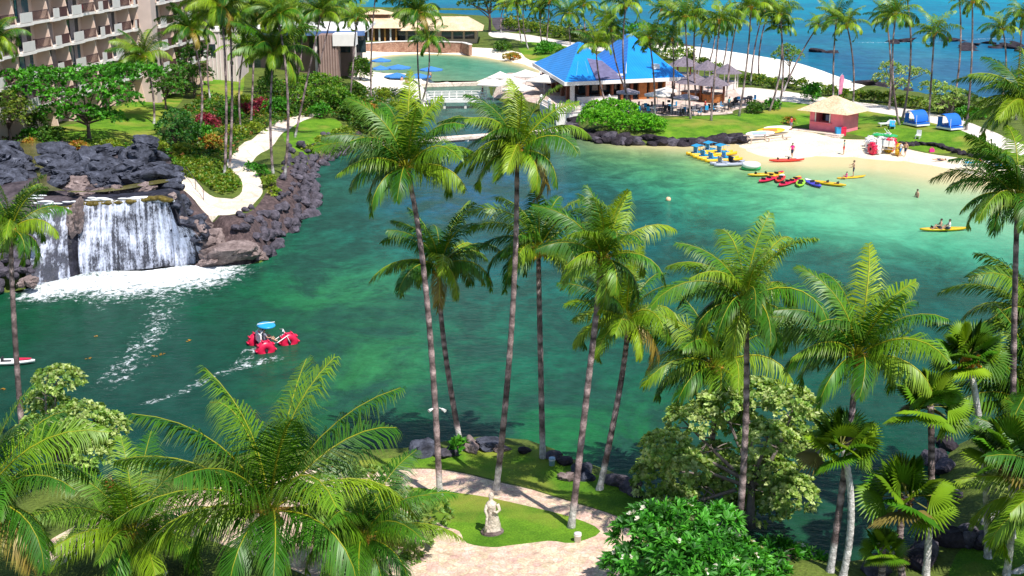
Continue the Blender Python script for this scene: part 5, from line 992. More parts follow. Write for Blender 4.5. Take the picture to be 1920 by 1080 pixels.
# ---------------------------------------------------------------- buildings
BEIGE = mat('beige_stucco', (.54, .43, .39), .85, .08, .6, bump=.1, bs=6); PINKB = mat('pinkish_stucco', (.66, .49, .40), .85, .08, .7, bump=.1, bs=6)
WHITE = mat('white_paint', (.78, .75, .72), .6, .05, 1.5); SLABW = mat('balcony_edge_white', (.74, .69, .65), .7, .08, 1.2)
DARKM = mat('dark_metal', (.03, .027, .035), .45, .2, 3); GLASS = mat('dark_glass', (.02, .035, .045), .06, .4, .5, spec=.8); TEALG = mat('teal_glass', (.01, .09, .13), .08, .3, .5, spec=.8)
CURT = mat('curtain', (.34, .27, .26), .9, .15, 3); WPAN = mat('white_panel', (.60, .57, .55), .35, .05, 2)
def facade(A, B_, zs, root, fins, z0, seed, depth=1.9, top=True):
    """balcony front from A to B_ (plan points); zs = slab heights; fins = distances along"""
    rr = random.Random(seed); A, B_ = Vector(A), Vector(B_); u = (B_ - A).normalized(); n_ = Vector((u.y, -u.x)); L = (B_ - A).length
    def q(s, o, z): p = A + u * s + n_ * o; return (p.x, p.y, z)
    mb = MB(); z1 = zs[-1] + 3.0
    mb.add([q(0, -depth, z0), q(L, -depth, z0), q(L, -depth, z1), q(0, -depth, z1), q(0, -depth - 9, z0), q(L, -depth - 9, z0), q(L, -depth - 9, z1), q(0, -depth - 9, z1)], [(0, 1, 2, 3), (5, 4, 7, 6), (1, 5, 6, 2), (4, 0, 3, 7), (3, 2, 6, 7)])
    mb.build('wall', PINKB, root)
    for z in zs:
        for i in range(len(fins) - 1):
            s0, s1 = fins[i], fins[i + 1]; o1 = .55 if i % 2 == 0 else .1; o0 = .1 if i % 2 == 0 else .55; mid = s0 + (s1 - s0) * .42
            m_ = MB(); pl = [q(s0, -depth, 0)[:2], q(s0, .35, 0)[:2], q(mid, .35, 0)[:2], q(mid + .15, 0, 0)[:2], q(s1, .0, 0)[:2], q(s1, -depth, 0)[:2]]
            m_.prism(pl, z - .26, z + .04); m_.build('balcony_slab', SLABW, root)
            # white panel then dark rail
            m_ = MB(); a, b = Vector(q(s0 + .5, .27, z + .62)), Vector(q(mid - .1, .27, z + .62)); m_.beam(a, b, .07, 1.05); m_.build('balcony_panel', WPAN, root)
            m_ = MB(); a, b = Vector(q(mid + .25, -.08, 0)), Vector(q(s1 - .1, -.08, 0))
            for h_ in (1.12, .2): m_.beam(a + Vector((0, 0, z + h_)), b + Vector((0, 0, z + h_)), .06, .07)
            for k in range(22): p = a.lerp(b, k / 21); m_.beam((p.x, p.y, z + .05), (p.x, p.y, z + 1.1), .045, .045)
            m_.build('railing', mat('rail_brown', (.075, .035, .035), .6, .2, 3), root)
            # glass door with curtain, dark reveal
            m_ = MB(); m_.beam(q(mid + .3, -depth + .06, z + 1.2), q(s1 - 1.2, -depth + .06, z + 1.2), .08, 2.3); w_ = m_.build('window', GLASS if rr.random() < .7 else TEALG, root)
            m_ = MB(); c0 = mid + .3 + rr.uniform(.2, 1.2); m_.beam(q(c0, -depth + .14, z + 1.2), q(c0 + rr.uniform(.8, 1.4), -depth + .14, z + 1.2), .06, 2.2); m_.build('curtain', CURT, root)
            m_ = MB(); m_.beam(q(s0 + .55, -depth + .06, z + 1.2), q(s0 + 1.3, -depth + .06, z + 1.2), .08, 2.3); m_.build('window', TEALG, root)
            if rr.random() < .7:
                m_ = MB(); c = q((mid + s1) / 2, -.9, z); m_.box((c[0], c[1], z + .45), (.5, .5, .08)).box((c[0], c[1] + .22, z + .75), (.5, .06, .6)).box((c[0], c[1], z + .22), (.4, .4, .4), taper=.8)
                m_.build('chair', DARKM if rr.random() < .75 else mat('red_towel', (.5, .02, .06), .8), root)
    for s in fins:
        for z in zs + ([z0 - 0.0] if zs[0] - z0 > 2.2 else []):
            m_ = MB(); h_ = 2.72
            vs = []
            for dz, w0 in ((.04, .75), (1.1, .5), (h_, .2)):
                for ds, do in ((-.12, -depth), (.12, -depth), (.12, .05 if dz < .1 else .02 - (dz / h_) * .45), (-.12, .05 if dz < .1 else .02 - (dz / h_) * .45)): vs.append(q(s + ds, do, z + dz))
            m_.add(vs, [(3, 2, 1, 0), (0, 1, 5, 4), (1, 2, 6, 5), (2, 3, 7, 6), (3, 0, 4, 7), (4, 5, 9, 8), (5, 6, 10, 9), (6, 7, 11, 10), (7, 4, 8, 11), (8, 9, 10, 11)])
            m_.build('fin', PINKB, root)
hotel = thing('hotel_building', 'tall beige hotel wing with stacked balconies and white slab edges at upper left', 'hotel', (0, 0, 0))
FY = [121, 127, 133.5, 140.8, 149, 154, 161.8, 166.2, 173.2, 176]
A2 = lambda Y: Vector((-53 + .092 * (Y - 135.5), Y)); A0 = A2(121)
zsl = [7.8, 10.8, 13.85, 16.9, 19.95, 23.0]
facade(A0, A2(176), zsl, hotel, [(A2(y) - A0).length for y in FY], 4.0, 3)
mb = MB(); e = A2(176); mb.box((e.x - 2.2, 177.2, 14.5), (7.6, 2.4, 23)).build('end_wall', BEIGE, hotel)
B0 = Vector((-47.6, 178.6)); facade(B0, Vector((-45.6, 200)), zsl, hotel, [0, 6.5, 11, 17, 21.4], 4.0, 9)
mb = MB(); mb.box((-58, 158, 26.6), (8, 90, 1.0)).build('roof', SLABW, hotel)
# pale striped wall block behind the upper lawn
p0, p1_ = PD(388, 112, 205), PD(446, 112, 205)
bl = thing('striped_building', 'pale pink building block with vertical stripes behind the upper lawn', 'building', ((p0.x + p1_.x) / 2, 209, 0))
wd = p1_.x - p0.x
MB().box((0, 0, 6.5), (wd, 8, 9)).build('wall', mat('pale_pink_stucco', (.60, .50, .49), .85, .08, .8), bl)
mb = MB(); [mb.box((-wd / 2 + .3 + i * .6, -4.04, 6.5), (.12, .1, 8.8)) for i in range(int(wd / .6))]; mb.build('rib', SLABW, bl)
mb = MB(); mb.box((-wd * .32, -4.1, 8.2), (1.2, .14, 1.8)).build('window', GLASS, bl); MB().box((0, 0, 11.1), (wd + .4, 8.4, .25)).build('roof', SLABW, bl)
# low beige wall before the hotel lawn
a, b = PG(50, 232), PG(165, 172); mb = MB()
wl = thing('garden_wall', 'low beige garden wall with a white cap behind the flat topped tree', 'wall', (0, 0, 0))
mb.beam((a.x, a.y, a.z + 1.2), (b.x, b.y, b.z + 1.2), .5, 2.6); mb.build('wall', mat('tan_stucco', (.48, .36, .22), .85, .1, 1), wl); MB().beam((a.x, a.y, a.z + 2.62), (b.x, b.y, b.z + 2.62), .8, .22).build('coping', SLABW, wl)
# white flat roofed building with the ribbed brown tower wall in front
wb = thing('lobby_building', 'white flat roofed building with a ribbed brown tower wall and blue roof edge', 'building', (0, 0, 0))
a, b = PD(462, 61, 216), PD(684, 61, 216); zr = a.z
BRN = mat('ribbed_brown_wall', (.25, .165, .14), .85, .12, .8); BLUEF = mat('blue_fascia', (.10, .18, .38), .6, .1, 1)
MB().box(((a.x + b.x) / 2, 216 + 9, zr + .2), (b.x - a.x, 18, .45)).build('roof', WHITE, wb); MB().box(((a.x + b.x) / 2, 216 - .06, zr - .12), (b.x - a.x, .1, .75)).build('fascia', BLUEF, wb)
MB().box(((a.x + b.x) / 2 - .5, 226.5, (zr + 2) / 2), (b.x - a.x - 4, 15, zr - 2.1)).build('wall', mat('lobby_wall', (.22, .15, .13), .85, .15, .6), wb)
c, d = PD(601, 100, 214.2), PD(636, 100, 214.2); wd = d.x - c.x
MB().box(((c.x + d.x) / 2, 214.2, (zr + 1.2) / 2 - .2), (wd, 3.0, zr - 1.0)).build('tower_wall', BRN, wb)
mb = MB(); [mb.box((c.x + .2 + i * .42, 212.66, (zr + 1) / 2), (.2, .12, zr - 1.3)) for i in range(int(wd / .42))]; mb.build('rib', mat('rib_brown', (.34, .24, .21), .85, .1, 1), wb)
mb = MB(); [mb.box((b.x - 1 - i * 2.6, 218.9, zr - 2.2), (1.6, .1, 2.6)) for i in range(7)]; mb.build('window', GLASS, wb)
for i in range(3): MB().box((b.x - 1.8 - i * 3.2, 217, (zr + 2) / 2), (.4, .4, zr - 2.3)).build('column', SLABW, wb)
MB().box((b.x - 3.0, 214.2, zr - .9), (3.6, 3.6, 1.9)).build('roof_box', WHITE, wb)
# hip roof helper
def hip(mb, x0, x1, y0, y1, z0, z1, r0, r1, yr=None, flare=0):
    ym = (y0 + y1) / 2 if yr is None else yr
    v = [(x0, y0, z0), (x1, y0, z0), (x1, y1, z0), (x0, y1, z0), (r0, ym, z1), (r1, ym, z1)]
    mb.add(v, [(0, 1, 5, 4), (1, 2, 5), (2, 3, 4, 5), (3, 0, 4), (3, 2, 1, 0)])
TANR = ground_mat('tan_shingle', (.56, .39, .24), (.70, .53, .36), None, .5, 5, .3)
STONE = ground_mat('red_brown_wall', (.26, .13, .09), (.42, .25, .18), (.52, .36, .28), 1.2, 4, .5)
tb = thing('tan_roofed_building', 'long tan roofed pavilion building with a two tier hip roof behind the pool beach', 'building', (0, 0, 0))
Yt = 288; f = lambda px, py, Y=Yt: PD(px, py, Y)
e0, e1, e2, e3 = f(668, 53), f(752, 53), f(745, 58), f(905, 58)
mb = MB(); hip(mb, e0.x, e1.x, Yt, Yt + 16, e0.z, f(690, 29, Yt + 7).z, f(690, 29, Yt + 7).x, f(732, 29, Yt + 7).x, Yt + 7); mb.build('roof', TANR, tb)
q0, q1 = f(685, 31, Yt + 5.5), f(731, 31, Yt + 5.5); mb = MB(); hip(mb, q0.x - .4, q1.x + .4, Yt + 5, Yt + 11, q0.z + .5, f(708, 17, Yt + 8).z, f(704, 17, Yt + 8).x, f(712, 17, Yt + 8).x); mb.build('upper_roof', TANR, tb)
MB().box(((q0.x + q1.x) / 2, Yt + 8, q0.z), (q1.x - q0.x - 1, 4.5, 1.2)).build('clerestory', mat('brown_wood', (.13, .07, .045), .7, .2, 2), tb)
mb = MB(); hip(mb, e2.x, e3.x, Yt + .5, Yt + 16, e2.z, f(812, 31, Yt + 8).z, f(800, 31, Yt + 8).x, f(878, 31, Yt + 8).x); mb.build('roof', TANR, tb)
zf = f(700, 78).z; BRW = MATS['brown_wood']; TANW = mat('tan_wall', (.45, .34, .24), .8, .1, 1)
MB().box(((e0.x + e1.x) / 2, Yt + 8.5, (e0.z + zf) / 2 - .3), (e1.x - e0.x - 3, 12.5, e0.z - zf + .6)).build('wall', BRW, tb)
MB().box(((e2.x + e3.x) / 2, Yt + 8.5, (e2.z + zf) / 2 - .3), (e3.x - e2.x - 2.6, 12, e2.z - zf + .5)).build('wall', TANW, tb)
for i in range(7):
    x = e0.x + 1.2 + i * (e1.x - e0.x - 2.4) / 6; MB().box((x, Yt + 1.2, (e0.z + zf) / 2), (.35, .35, e0.z - zf)).build('column', SLABW if i % 2 else mat('orange_wood', (.42, .20, .05), .6), tb)
for i in range(3): x = f(836 + i * 22, 60).x; MB().box((x, Yt + 2.42, (e2.z + zf) / 2), (2.1, .1, 1.5)).build('window', GLASS, tb)
for i in range(4): x = f(752 + i * 18, 60).x; MB().box((x, Yt + 2.42, (e2.z + zf) / 2), (1.5, .1, 1.9)).build('window', GLASS, tb)
tw = thing('terrace_wall', 'low red brown stone terrace wall curving along the pool beach', 'wall', (0, 0, 0))
mb = MB(); pp = [f(648, 92, 276), f(680, 91, 279), f(740, 87, 283), (f(800, 86, 284.5)), f(868, 89, 283), f(882, 93, 278)]
for a, b in zip(pp, pp[1:]): mb.beam((a.x, a.y, a.z - .1), (b.x, b.y, b.z - .1), .7, 2.2)
mb.build('wall', STONE, tw)
mb = MB()
for a, b in zip(pp, pp[1:]): mb.beam((a.x, a.y, a.z + 1.08), (b.x, b.y, b.z + 1.08), .9, .16)
mb.build('coping', SLABW, tw)
# restaurant pavilion with two blue peaks
BLUE = mat('blue_metal_roof', (.008, .23, .66), .42, .10, .35, bump=.15, bs=1.2, spec=.5); n_, l_ = nt(BLUE); wv_ = n_.new('ShaderNodeTexWave'); wv_.inputs['Scale'].default_value = .75; wv_.inputs['Distortion'].default_value = .3
tc_ = n_.new('ShaderNodeTexCoord'); l_.new(tc_.outputs['Object'], wv_.inputs['Vector']); bb_ = n_.new('ShaderNodeBump'); bb_.inputs['Strength'].default_value = .35; bb_.inputs['Distance'].default_value = .12
l_.new(wv_.outputs[0], bb_.inputs['Height']); l_.new(bb_.outputs[0], n_['Principled BSDF'].inputs['Normal'])   # standing seams
PURP = mat('purple_slate', (.13, .12, .22), .6, .2, 1.5)
rp = thing('restaurant_pavilion', 'open sided restaurant with twin peaked bright blue roof and white fascia', 'restaurant', (8.24, 192.3, 0), math.atan2(.336, .942))
W_, D_, ZE, Z0 = 18.6, 27.0, 4.7, 1.3
sh_ = lambda x, y: (x + y * .19, y)    # the plan is a slightly skewed rectangle
def roofpart(name, x0, x1, ax, ay, az, m=BLUE, y1=D_):
    mb = MB(); rings = []
    for t, fl in ((0, 0), (.35, -.16), (.7, -.10), (1, 0)):
        ring = []
        for x, y in ((x0, 0), (x1, 0), (x1, y1), (x0, y1)):
            X, Y_ = x + (ax - x) * t * .93, y + (ay - y) * t * .93; ring.append((*sh_(X, Y_), ZE + (az - ZE) * t + fl))
        rings.append(ring)
    mb.loft(rings); return mb.build(name, m, rp)
roofpart('roof', -.6, 9.2, 4.4, 11.5, 9.3); roofpart('roof', 9.2, 19.2, 13.0, 13, 10.2)
mb = MB()
for (x0, y0, x1, y1) in [(-.6, 0, 19.2, 0), (-.6, 0, -.6, D_), (19.2, 0, 19.2, D_)]: mb.beam((*sh_(x0, y0), ZE - .2), (*sh_(x1, y1), ZE - .2), .14, .55)
mb.build('fascia', WHITE, rp)
def on_roof(x0, x1, ax, az, ay, u, t):   # point on the front slope
    X = x0 + (x1 - x0) * u; t2 = t; fl = -.12 * (1 - abs(t - .4) / .6) if t > .05 else 0
    return Vector((*sh_(X + (ax - X) * t2, ay * t2), ZE + (az - ZE) * t2 + fl + .06))
mb = MB(); a = [on_roof(-.6, 9.2, 4.4, 9.3, 11.5, .52, .02), on_roof(-.6, 9.2, 4.4, 9.3, 11.5, .99, .02), on_roof(-.6, 9.2, 4.4, 9.3, 11.5, .98, .55), on_roof(-.6, 9.2, 4.4, 9.3, 11.5, .52, .70)]
mb.add([p + Vector((0, -.03, .06)) for p in a], [(0, 1, 2, 3)]); mb.build('slate_patch', PURP, rp)
for (x0, x1, ax, az, ay, u0, t0, t1) in [(-.6, 9.2, 4.4, 9.3, 11.5, .18, .15, .75), (-.6, 9.2, 4.4, 9.3, 11.5, .42, .2, .8), (9.2, 19.2, 13, 10.2, 13, .25, .4, .8), (9.2, 19.2, 13, 10.2, 13, .55, .35, .7)]:
    MB().tube([on_roof(x0, x1, ax, az, ay, u0, t0), on_roof(x0, x1, ax, az, ay, u0, t1)], .055, 5).build('roof_batten', mat('pale_blue_strip', (.10, .33, .72), .5), rp)
p = on_roof(9.2, 19.2, 13, 10.2, 13, .62, .22); MB().box(p + Vector((0, 0, .3)), (1.0, .9, .7)).build('roof_vent', WHITE, rp)
p = on_roof(-.6, 9.2, 4.4, 9.3, 11.5, 1, .12); MB().box(p + Vector((0, 0, .1)), (.9, .5, .25)).build('valley_cap', WHITE, rp)
a = Vector((*sh_(19.2, 0), ZE)); b = Vector((*sh_(13, 13), 10.2)); MB().tube([a.lerp(b, .12) - Vector((0, 0, .12)), a.lerp(b, .5) - Vector((0, 0, .2)), a.lerp(b, .97) + Vector((0, 0, .05))], .12, 6).build('hip_cap', WHITE, rp)
a = Vector((*sh_(9.2, 0), ZE)); MB().tube([a.lerp(b, .14) - Vector((0, 0, .1)), a.lerp(b, .5) - Vector((0, 0, .18)), a.lerp(b, .97) + Vector((0, 0, .05))], .1, 6).build('hip_cap', WHITE, rp)
ORW = mat('orange_stained_wood', (.40, .14, .04), .6, .25, 2); RDW = mat('red_brown_wood', (.20, .06, .03), .6, .25, 2)
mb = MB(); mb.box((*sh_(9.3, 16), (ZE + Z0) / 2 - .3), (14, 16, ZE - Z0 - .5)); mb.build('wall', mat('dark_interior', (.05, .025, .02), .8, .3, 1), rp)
for i, x in enumerate([1.0, 3.4, 5.6, 7.4, 9.0, 10.6, 12.4, 14.2, 16, 17.6]):
    c_ = sh_(x, 1.6); big = i in (0, 6, 7)
    MB().box((c_[0], c_[1], (ZE + Z0) / 2), (.55 if i == 0 else (1.3 if big else .35), .5, ZE - Z0)).build('column', SLABW if i == 0 else (ORW if i % 2 == 0 or big else RDW), rp)
for i, y in enumerate([5, 9, 13, 17, 21, 25]):
    c_ = sh_(1.0, y); MB().box((c_[0], c_[1], (ZE + Z0) / 2), (.5, .5, ZE - Z0)).build('column', RDW, rp)
mb = MB(); c_ = sh_(5, 1.3); mb.box((c_[0], c_[1], Z0 + .5), (6.5, .25, 1.0)).build('counter', SLABW, rp)
for i in range(5): c_ = sh_(4 + i * 1.9, 7.6); MB().box((c_[0], c_[1], Z0 + 1.5), (1.3, .1, 1.6)).build('window', GLASS, rp)
# white posts, railings and retaining wall at the channel corner
pw = thing('quay_wall', 'white quay wall with posts and railing beside the blue roofed restaurant', 'wall', (0, 0, 0))
ZQ = 1.5
qp = [P(1015, 195, ZQ), P(1030, 203, ZQ), P(1046, 214, ZQ), P(1092, 212, ZQ), P(1142, 195, ZQ)]
for p in qp:
    mb = MB().box((p.x, p.y, .9), (.42, .42, 3.2)); mb.lathe([(.3, 0), (.3, .12), (.22, .2), (.05, .45)], (p.x, p.y, 2.5), 8); mb.build('post', WHITE, pw)
for a, b in zip(qp, qp[1:]):
    mb = MB().beam((a.x, a.y, 2.25), (b.x, b.y, 2.25), .12, .14).beam((a.x, a.y, 1.7), (b.x, b.y, 1.7), .09, .1)
    for k in range(1, 14): q_ = a.lerp(b, k / 14); mb.box((q_.x, q_.y, 1.95), (.05, .05, .6))
    mb.build('railing', WHITE, pw)
    if b is not qp[-1]: MB().beam((a.x, a.y, .35), (b.x, b.y, .35), .3, 2.2).build('wall', WHITE, pw)
# bridges over the channel
wbk = thing('white_bridge', 'white railed bridge crossing the channel to the pool deck', 'bridge', (0, 0, 0))
a, b = P(800, 187, 1.3), P(912, 186, 1.3); MB().beam((a.x, a.y, 1.2), (b.x, b.y, 1.2), 2.2, .45).build('deck', WHITE, wbk)
for o in (-1.05, 1.05):
    mb = MB()
    for h_ in (2.45, 2.0, 1.65): mb.beam((a.x, a.y + o, h_), (b.x, b.y + o, h_), .08, .1)
    for k in range(9): q_ = a.lerp(b, k / 8); mb.box((q_.x, q_.y + o, 1.95), (.12, .12, 1.1))
    mb.build('railing', WHITE, wbk)
for t in (.3, .65): q_ = a.lerp(b, t); MB().box((q_.x, q_.y, .3), (.35, 1.6, 1.6)).build('pier', SLABW, wbk)
we = thing('pool_weir', 'low cream weir wall closing the small pool behind the white bridge', 'wall', (0, 0, 0)); a, b = P(735, 160, .4), P(915, 155, .4)
MB().beam((a.x, a.y, .1), (b.x, b.y, .1), 1.2, .9).build('wall', GM['garden_path'], we)
fb = thing('footbridge', 'low cream slab footbridge spanning the channel behind the tall palms', 'bridge', (0, 0, 0)); a, b = P(690, 269, .55), P(1050, 243, .55)
MB().beam((a.x, a.y, .45), (b.x, b.y, .45), 1.5, .35).build('deck', GM['garden_path'], fb)
for k in range(9): q_ = a.lerp(b, k / 8); MB().box((q_.x, q_.y, -.1), (.5, 1.3, .9)).build('pier', SLABW, fb)
# pink beach hut
PK = mat('pink_wall', (.80, .21, .27), .8, .1, 1.2, bump=.1)
a, b, c = PG(1517, 243), PG(1578, 252), PG(1602, 246); ux = Vector((b.x - a.x, b.y - a.y)); hut = thing('beach_hut', 'pink beach hut with a tan pyramid roof and an open counter', 'hut', (a.x, a.y, a.z), math.atan2(ux.y, ux.x)); w_ = ux.length; d_ = 4.2; h_ = 2.6
MB().box((w_ / 2, d_ / 2, .55), (w_, d_, 1.1)).box((.35, d_ / 2, 1.85), (.7, d_, 1.5)).box((w_ * .82, d_ / 2, 1.85), (w_ * .36, d_, 1.5)).box((w_ / 2, d_ - .1, 1.85), (w_, .2, 1.5)).build('wall', PK, hut)
MB().box((w_ * .37, -.12, 1.14), (w_ * .66, .5, .08)).build('counter', PK, hut)
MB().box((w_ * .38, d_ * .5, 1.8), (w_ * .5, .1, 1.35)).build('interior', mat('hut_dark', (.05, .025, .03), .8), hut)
for x in (.85, w_ * .62): MB().box((x, -.02, 1.85), (.12, .12, 1.45)).build('window_frame', WHITE, hut)
MB().box((w_ * .55, .3, 1.75), (.9, .05, .8)).build('price_board', mat('blue_board', (.08, .1, .2), .5), hut)
mb = MB(); hip(mb, -1.3, w_ + 1.3, -1.3, d_ + 1.2, h_, h_ + 1.9, w_ / 2 - .3, w_ / 2 + .3); mb.build('roof', TANR, hut)
MB().box((w_ * .38, -1.0, -.12), (w_ + 2.4, 1.6, .35)).build('step', GM['garden_path'], hut); MB().box((w_ * .38, -1.55, -.3), (w_ + 2.6, 1.2, .3)).build('step', GM['garden_path'], hut)
# grey shingled kiosks
SHG = mat('grey_shingle', (.17, .14, .17), .9, .3, 3, bump=.5, bs=9)
for i, (px, py, r, z_, lab) in enumerate([(1300, 186, 3.0, 1.5, 'grey shingled kiosk with orange counters on the patio'), (1335, 190, 2.7, 1.5, 'grey shingled kiosk right of the first one on the patio'), (1325, 158, 2.6, 1.5, 'grey shingled kiosk roof behind the patio kiosks'), (1282, 150, 3.0, 1.5, 'grey shingled kiosk hugging the right end of the blue roof'), (1362, 166, 2.5, 1.5, 'dark grey shingled kiosk at the far end of the patio')]):
    p = PG(px, py); k_ = thing('kiosk', lab, 'kiosk', p, .3 * i, 'shingled kiosks on the patio')
    MB().lathe([(r, 2.5), (r * .55, 3.15), (.15, 3.9), (.02, 4.0)], n=8).build('roof', SHG, k_)
    MB().lathe([(r * .62, 0), (r * .62, 1.05), (r * .68, 1.1), (r * .68, 1.16)], n=8).build('counter', ORW if i < 2 else SLABW, k_)
    for j in range(6): an = j * math.pi / 3; MB().box((math.cos(an) * r * .72, math.sin(an) * r * .72, 1.3), (.16, .16, 2.6)).build('post', RDW if i % 2 else SLABW, k_)
# hand rail by the garden steps
hr = thing('hand_rail', 'thin dark metal hand rail beside the garden steps', 'railing', (0, 0, 0)); q_ = [PG(350, 338), PG(367, 356), PG(382, 374)]
mb = MB().tube([p + Vector((0, 0, 1.0)) for p in q_], .035, 6)
for p in q_: mb.tube([p - Vector((0, 0, .2)), p + Vector((0, 0, 1.0))], .03, 6)
mb.build('rail', DARKM, hr)
# ---------------------------------------------------------------- people
SKIN = mat('skin', (.46, .27, .18), .55, .08, 4); HAIR = mat('dark_hair', (.03, .02, .015), .6, .2, 9)
def cloth(name, c): return mat('cloth_' + name, c, .8, .08, 5)
def person(loc, rz, pose, top, bottom, label, hair=HAIR, h=1.80, hat=None, grp=None):
    """one continuous skinned body; faces near the torso and hips take the clothing material"""
    k = h / 1.72
    J = {'pel': (0, 0, .95), 'wai': (0, 0, 1.10), 'che': (0, 0, 1.30), 'nek': (0, .0, 1.46), 'hd1': (0, .01, 1.56), 'hd2': (0, .015, 1.66)}
    S = {}
    for s, n_ in ((-1, 'l'), (1, 'r')):
        J['sh' + n_] = (s * .17, 0, 1.40); J['el' + n_] = (s * .25, .02, 1.13); J['wr' + n_] = (s * .27, .10, .90); J['pa' + n_] = (s * .272, .12, .83)
        J['hi' + n_] = (s * .09, 0, .90); J['kn' + n_] = (s * .10, .03, .50); J['an' + n_] = (s * .10, 0, .09); J['to' + n_] = (s * .11, .17, .045)
    if pose == 'walk':
        J['knl'] = (-.09, .17, .53); J['anl'] = (-.09, .24, .10); J['tol'] = (-.09, .40, .06); J['knr'] = (.09, -.02, .50); J['anr'] = (.09, -.24, .13); J['tor'] = (.09, -.12, .04)
        J['ell'] = (-.25, -.10, 1.14); J['wrl'] = (-.25, -.02, .91); J['pal'] = (-.25, .02, .85); J['elr'] = (.25, .12, 1.15); J['wrr'] = (.24, .28, 1.0); J['par'] = (.24, .34, .97)
    if pose in ('sit', 'float'):
        dz = -.72
        for q in ('pel', 'wai', 'che', 'nek', 'hd1', 'hd2', 'shl', 'shr'): a = J[q]; J[q] = (a[0], a[1] - .05 * (a[2] - .9), a[2] + dz)
        for s, n_ in ((-1, 'l'), (1, 'r')):
            J['hi' + n_] = (s * .09, .02, .19); J['kn' + n_] = (s * .13, .42, .34); J['an' + n_] = (s * .12, .72, .10); J['to' + n_] = (s * .12, .82, .18)
            J['el' + n_] = (s * .26, .10, .45); J['wr' + n_] = (s * .20, .34, .42); J['pa' + n_] = (s * .18, .41, .43)
    if pose == 'lie':
        for q, a in list(J.items()): J[q] = (a[0], a[2] - .95, .16 + a[1] * .5)
        for n_ in 'lr': J['to' + n_] = (J['an' + n_][0], J['an' + n_][1] - .05, .28)
    if pose == 'paddle':
        J['elr'] = (.30, .22, 1.25); J['wrr'] = (.18, .42, 1.18); J['par'] = (.16, .48, 1.18); J['ell'] = (-.28, .20, 1.05); J['wrl'] = (-.12, .40, .98); J['pal'] = (-.10, .46, .98)
    E = [('pel', 'wai'), ('wai', 'che'), ('che', 'nek'), ('nek', 'hd1'), ('hd1', 'hd2')]
    for n_ in 'lr': E += [('che', 'sh' + n_), ('sh' + n_, 'el' + n_), ('el' + n_, 'wr' + n_), ('wr' + n_, 'pa' + n_), ('pel', 'hi' + n_), ('hi' + n_, 'kn' + n_), ('kn' + n_, 'an' + n_), ('an' + n_, 'to' + n_)]
    RD_ = {'pel': (.165, .125), 'wai': (.15, .115), 'che': (.18, .13), 'nek': (.055, .055), 'hd1': (.085, .095), 'hd2': (.075, .09), 'sh': (.075, .075), 'el': (.050, .050), 'wr': (.030, .030), 'pa': (.042, .020), 'hi': (.105, .105), 'kn': (.070, .070), 'an': (.046, .046), 'to': (.042, .025)}
    names = list(J); me = bpy.data.meshes.new('body'); me.from_pydata([Vector(J[q]) * k for q in names], [(names.index(a), names.index(b)) for a, b in E], [])
    o = bpy.data.objects.new('body', me); C.objects.link(o); md = o.modifiers.new('s', 'SKIN'); md.use_smooth_shade = True; o.modifiers.new('u', 'SUBSURF').levels = 1
    for i, q in enumerate(names):
        r_ = RD_.get(q) or RD_[q[:2]]; me.skin_vertices[0].data[i].radius = (r_[0] * k, r_[1] * k); me.skin_vertices[0].data[i].use_root = q == 'pel'
    bpy.context.view_layer.update(); dg = bpy.context.evaluated_depsgraph_get(); m2 = bpy.data.meshes.new_from_object(o.evaluated_get(dg)); bpy.data.objects.remove(o)
    V = [tuple(v.co) for v in m2.vertices]; F = [tuple(p.vertices) for p in m2.polygons]
    # which cloth: nearest bone decides
    def bone(c):
        best = None
        for a, b in E:
            A, B = Vector(J[a]) * k, Vector(J[b]) * k; t = max(0, min(1, (c - A).dot(B - A) / ((B - A).length_squared + 1e-9))); d_ = (c - A.lerp(B, t)).length - .5 * ((RD_.get(a) or RD_[a[:2]])[0])
            if best is None or d_ < best[0]: best = (d_, a, b, t)
        return best
    MI = []
    for f in F:
        c = sum((Vector(V[i]) for i in f), Vector()) / len(f); _, a, b, t = bone(c)
        if (a, b) in (('pel', 'wai'), ('wai', 'che')) or a == 'che' and (b != 'nek' or t < .6) or (a[:2] == 'sh' and t < .6): MI.append(1 if not (a == 'pel' and t < .3) else 2)
        elif a == 'pel' or a[:2] == 'hi' and t < .85: MI.append(2)
        else: MI.append(0)
    mb = MB(); mb.v = V; mb.f = F; mb.c = [(1, 1, 1)] * len(V)
    for n_, s in (('l', -1), ('r', 1)):     # five fingers and a thumb from the palm
        p, w0 = Vector(J['pa' + n_]) * k, Vector(J['wr' + n_]) * k; d = (p - w0).normalized(); sd = d.orthogonal().normalized(); up = d.cross(sd)
        for i in range(4):
            b0 = p + sd * (.012 * (i - 1.5)) * 1.6; L = (.07, .082, .078, .06)[i]; mb.tube([b0, b0 + d * L * .55, b0 + d * L * .9 - up * L * .35], [.010, .009, .006], 5); MI += [0] * 12
        b0 = p - d * .03 + sd * .03; mb.tube([b0, b0 + sd * .03 + d * .02, b0 + sd * .04 + d * .055], [.012, .010, .007], 5); MI += [0] * 12
    hc = Vector(J['hd1']) * .45 * k + Vector(J['hd2']) * .55 * k; hd = (Vector(J['hd2']) - Vector(J['nek'])).normalized(); fw = Vector((0, 1, 0)) if pose != 'lie' else Vector((0, 0, 1)); fw = (fw - hd * fw.dot(hd)).normalized(); sdv = fw.cross(hd)
    mb.tube([hc + fw * .085 * k + hd * .03, hc + fw * .125 * k - hd * .025, hc + fw * .095 * k - hd * .03], [.012, .018, .012], 5); MI += [0] * 12
    for s in (-1, 1): mb.ell(hc + sdv * s * .092 * k, (.014, .025, .035), 6, 4); MI += [0] * (6 * 4 + 2)
    n0 = len(mb.f)
    for s in (-1, 1): mb.ell(hc + fw * .092 * k + sdv * s * .034 * k + hd * .02, (.012, .010, .009), 6, 4)
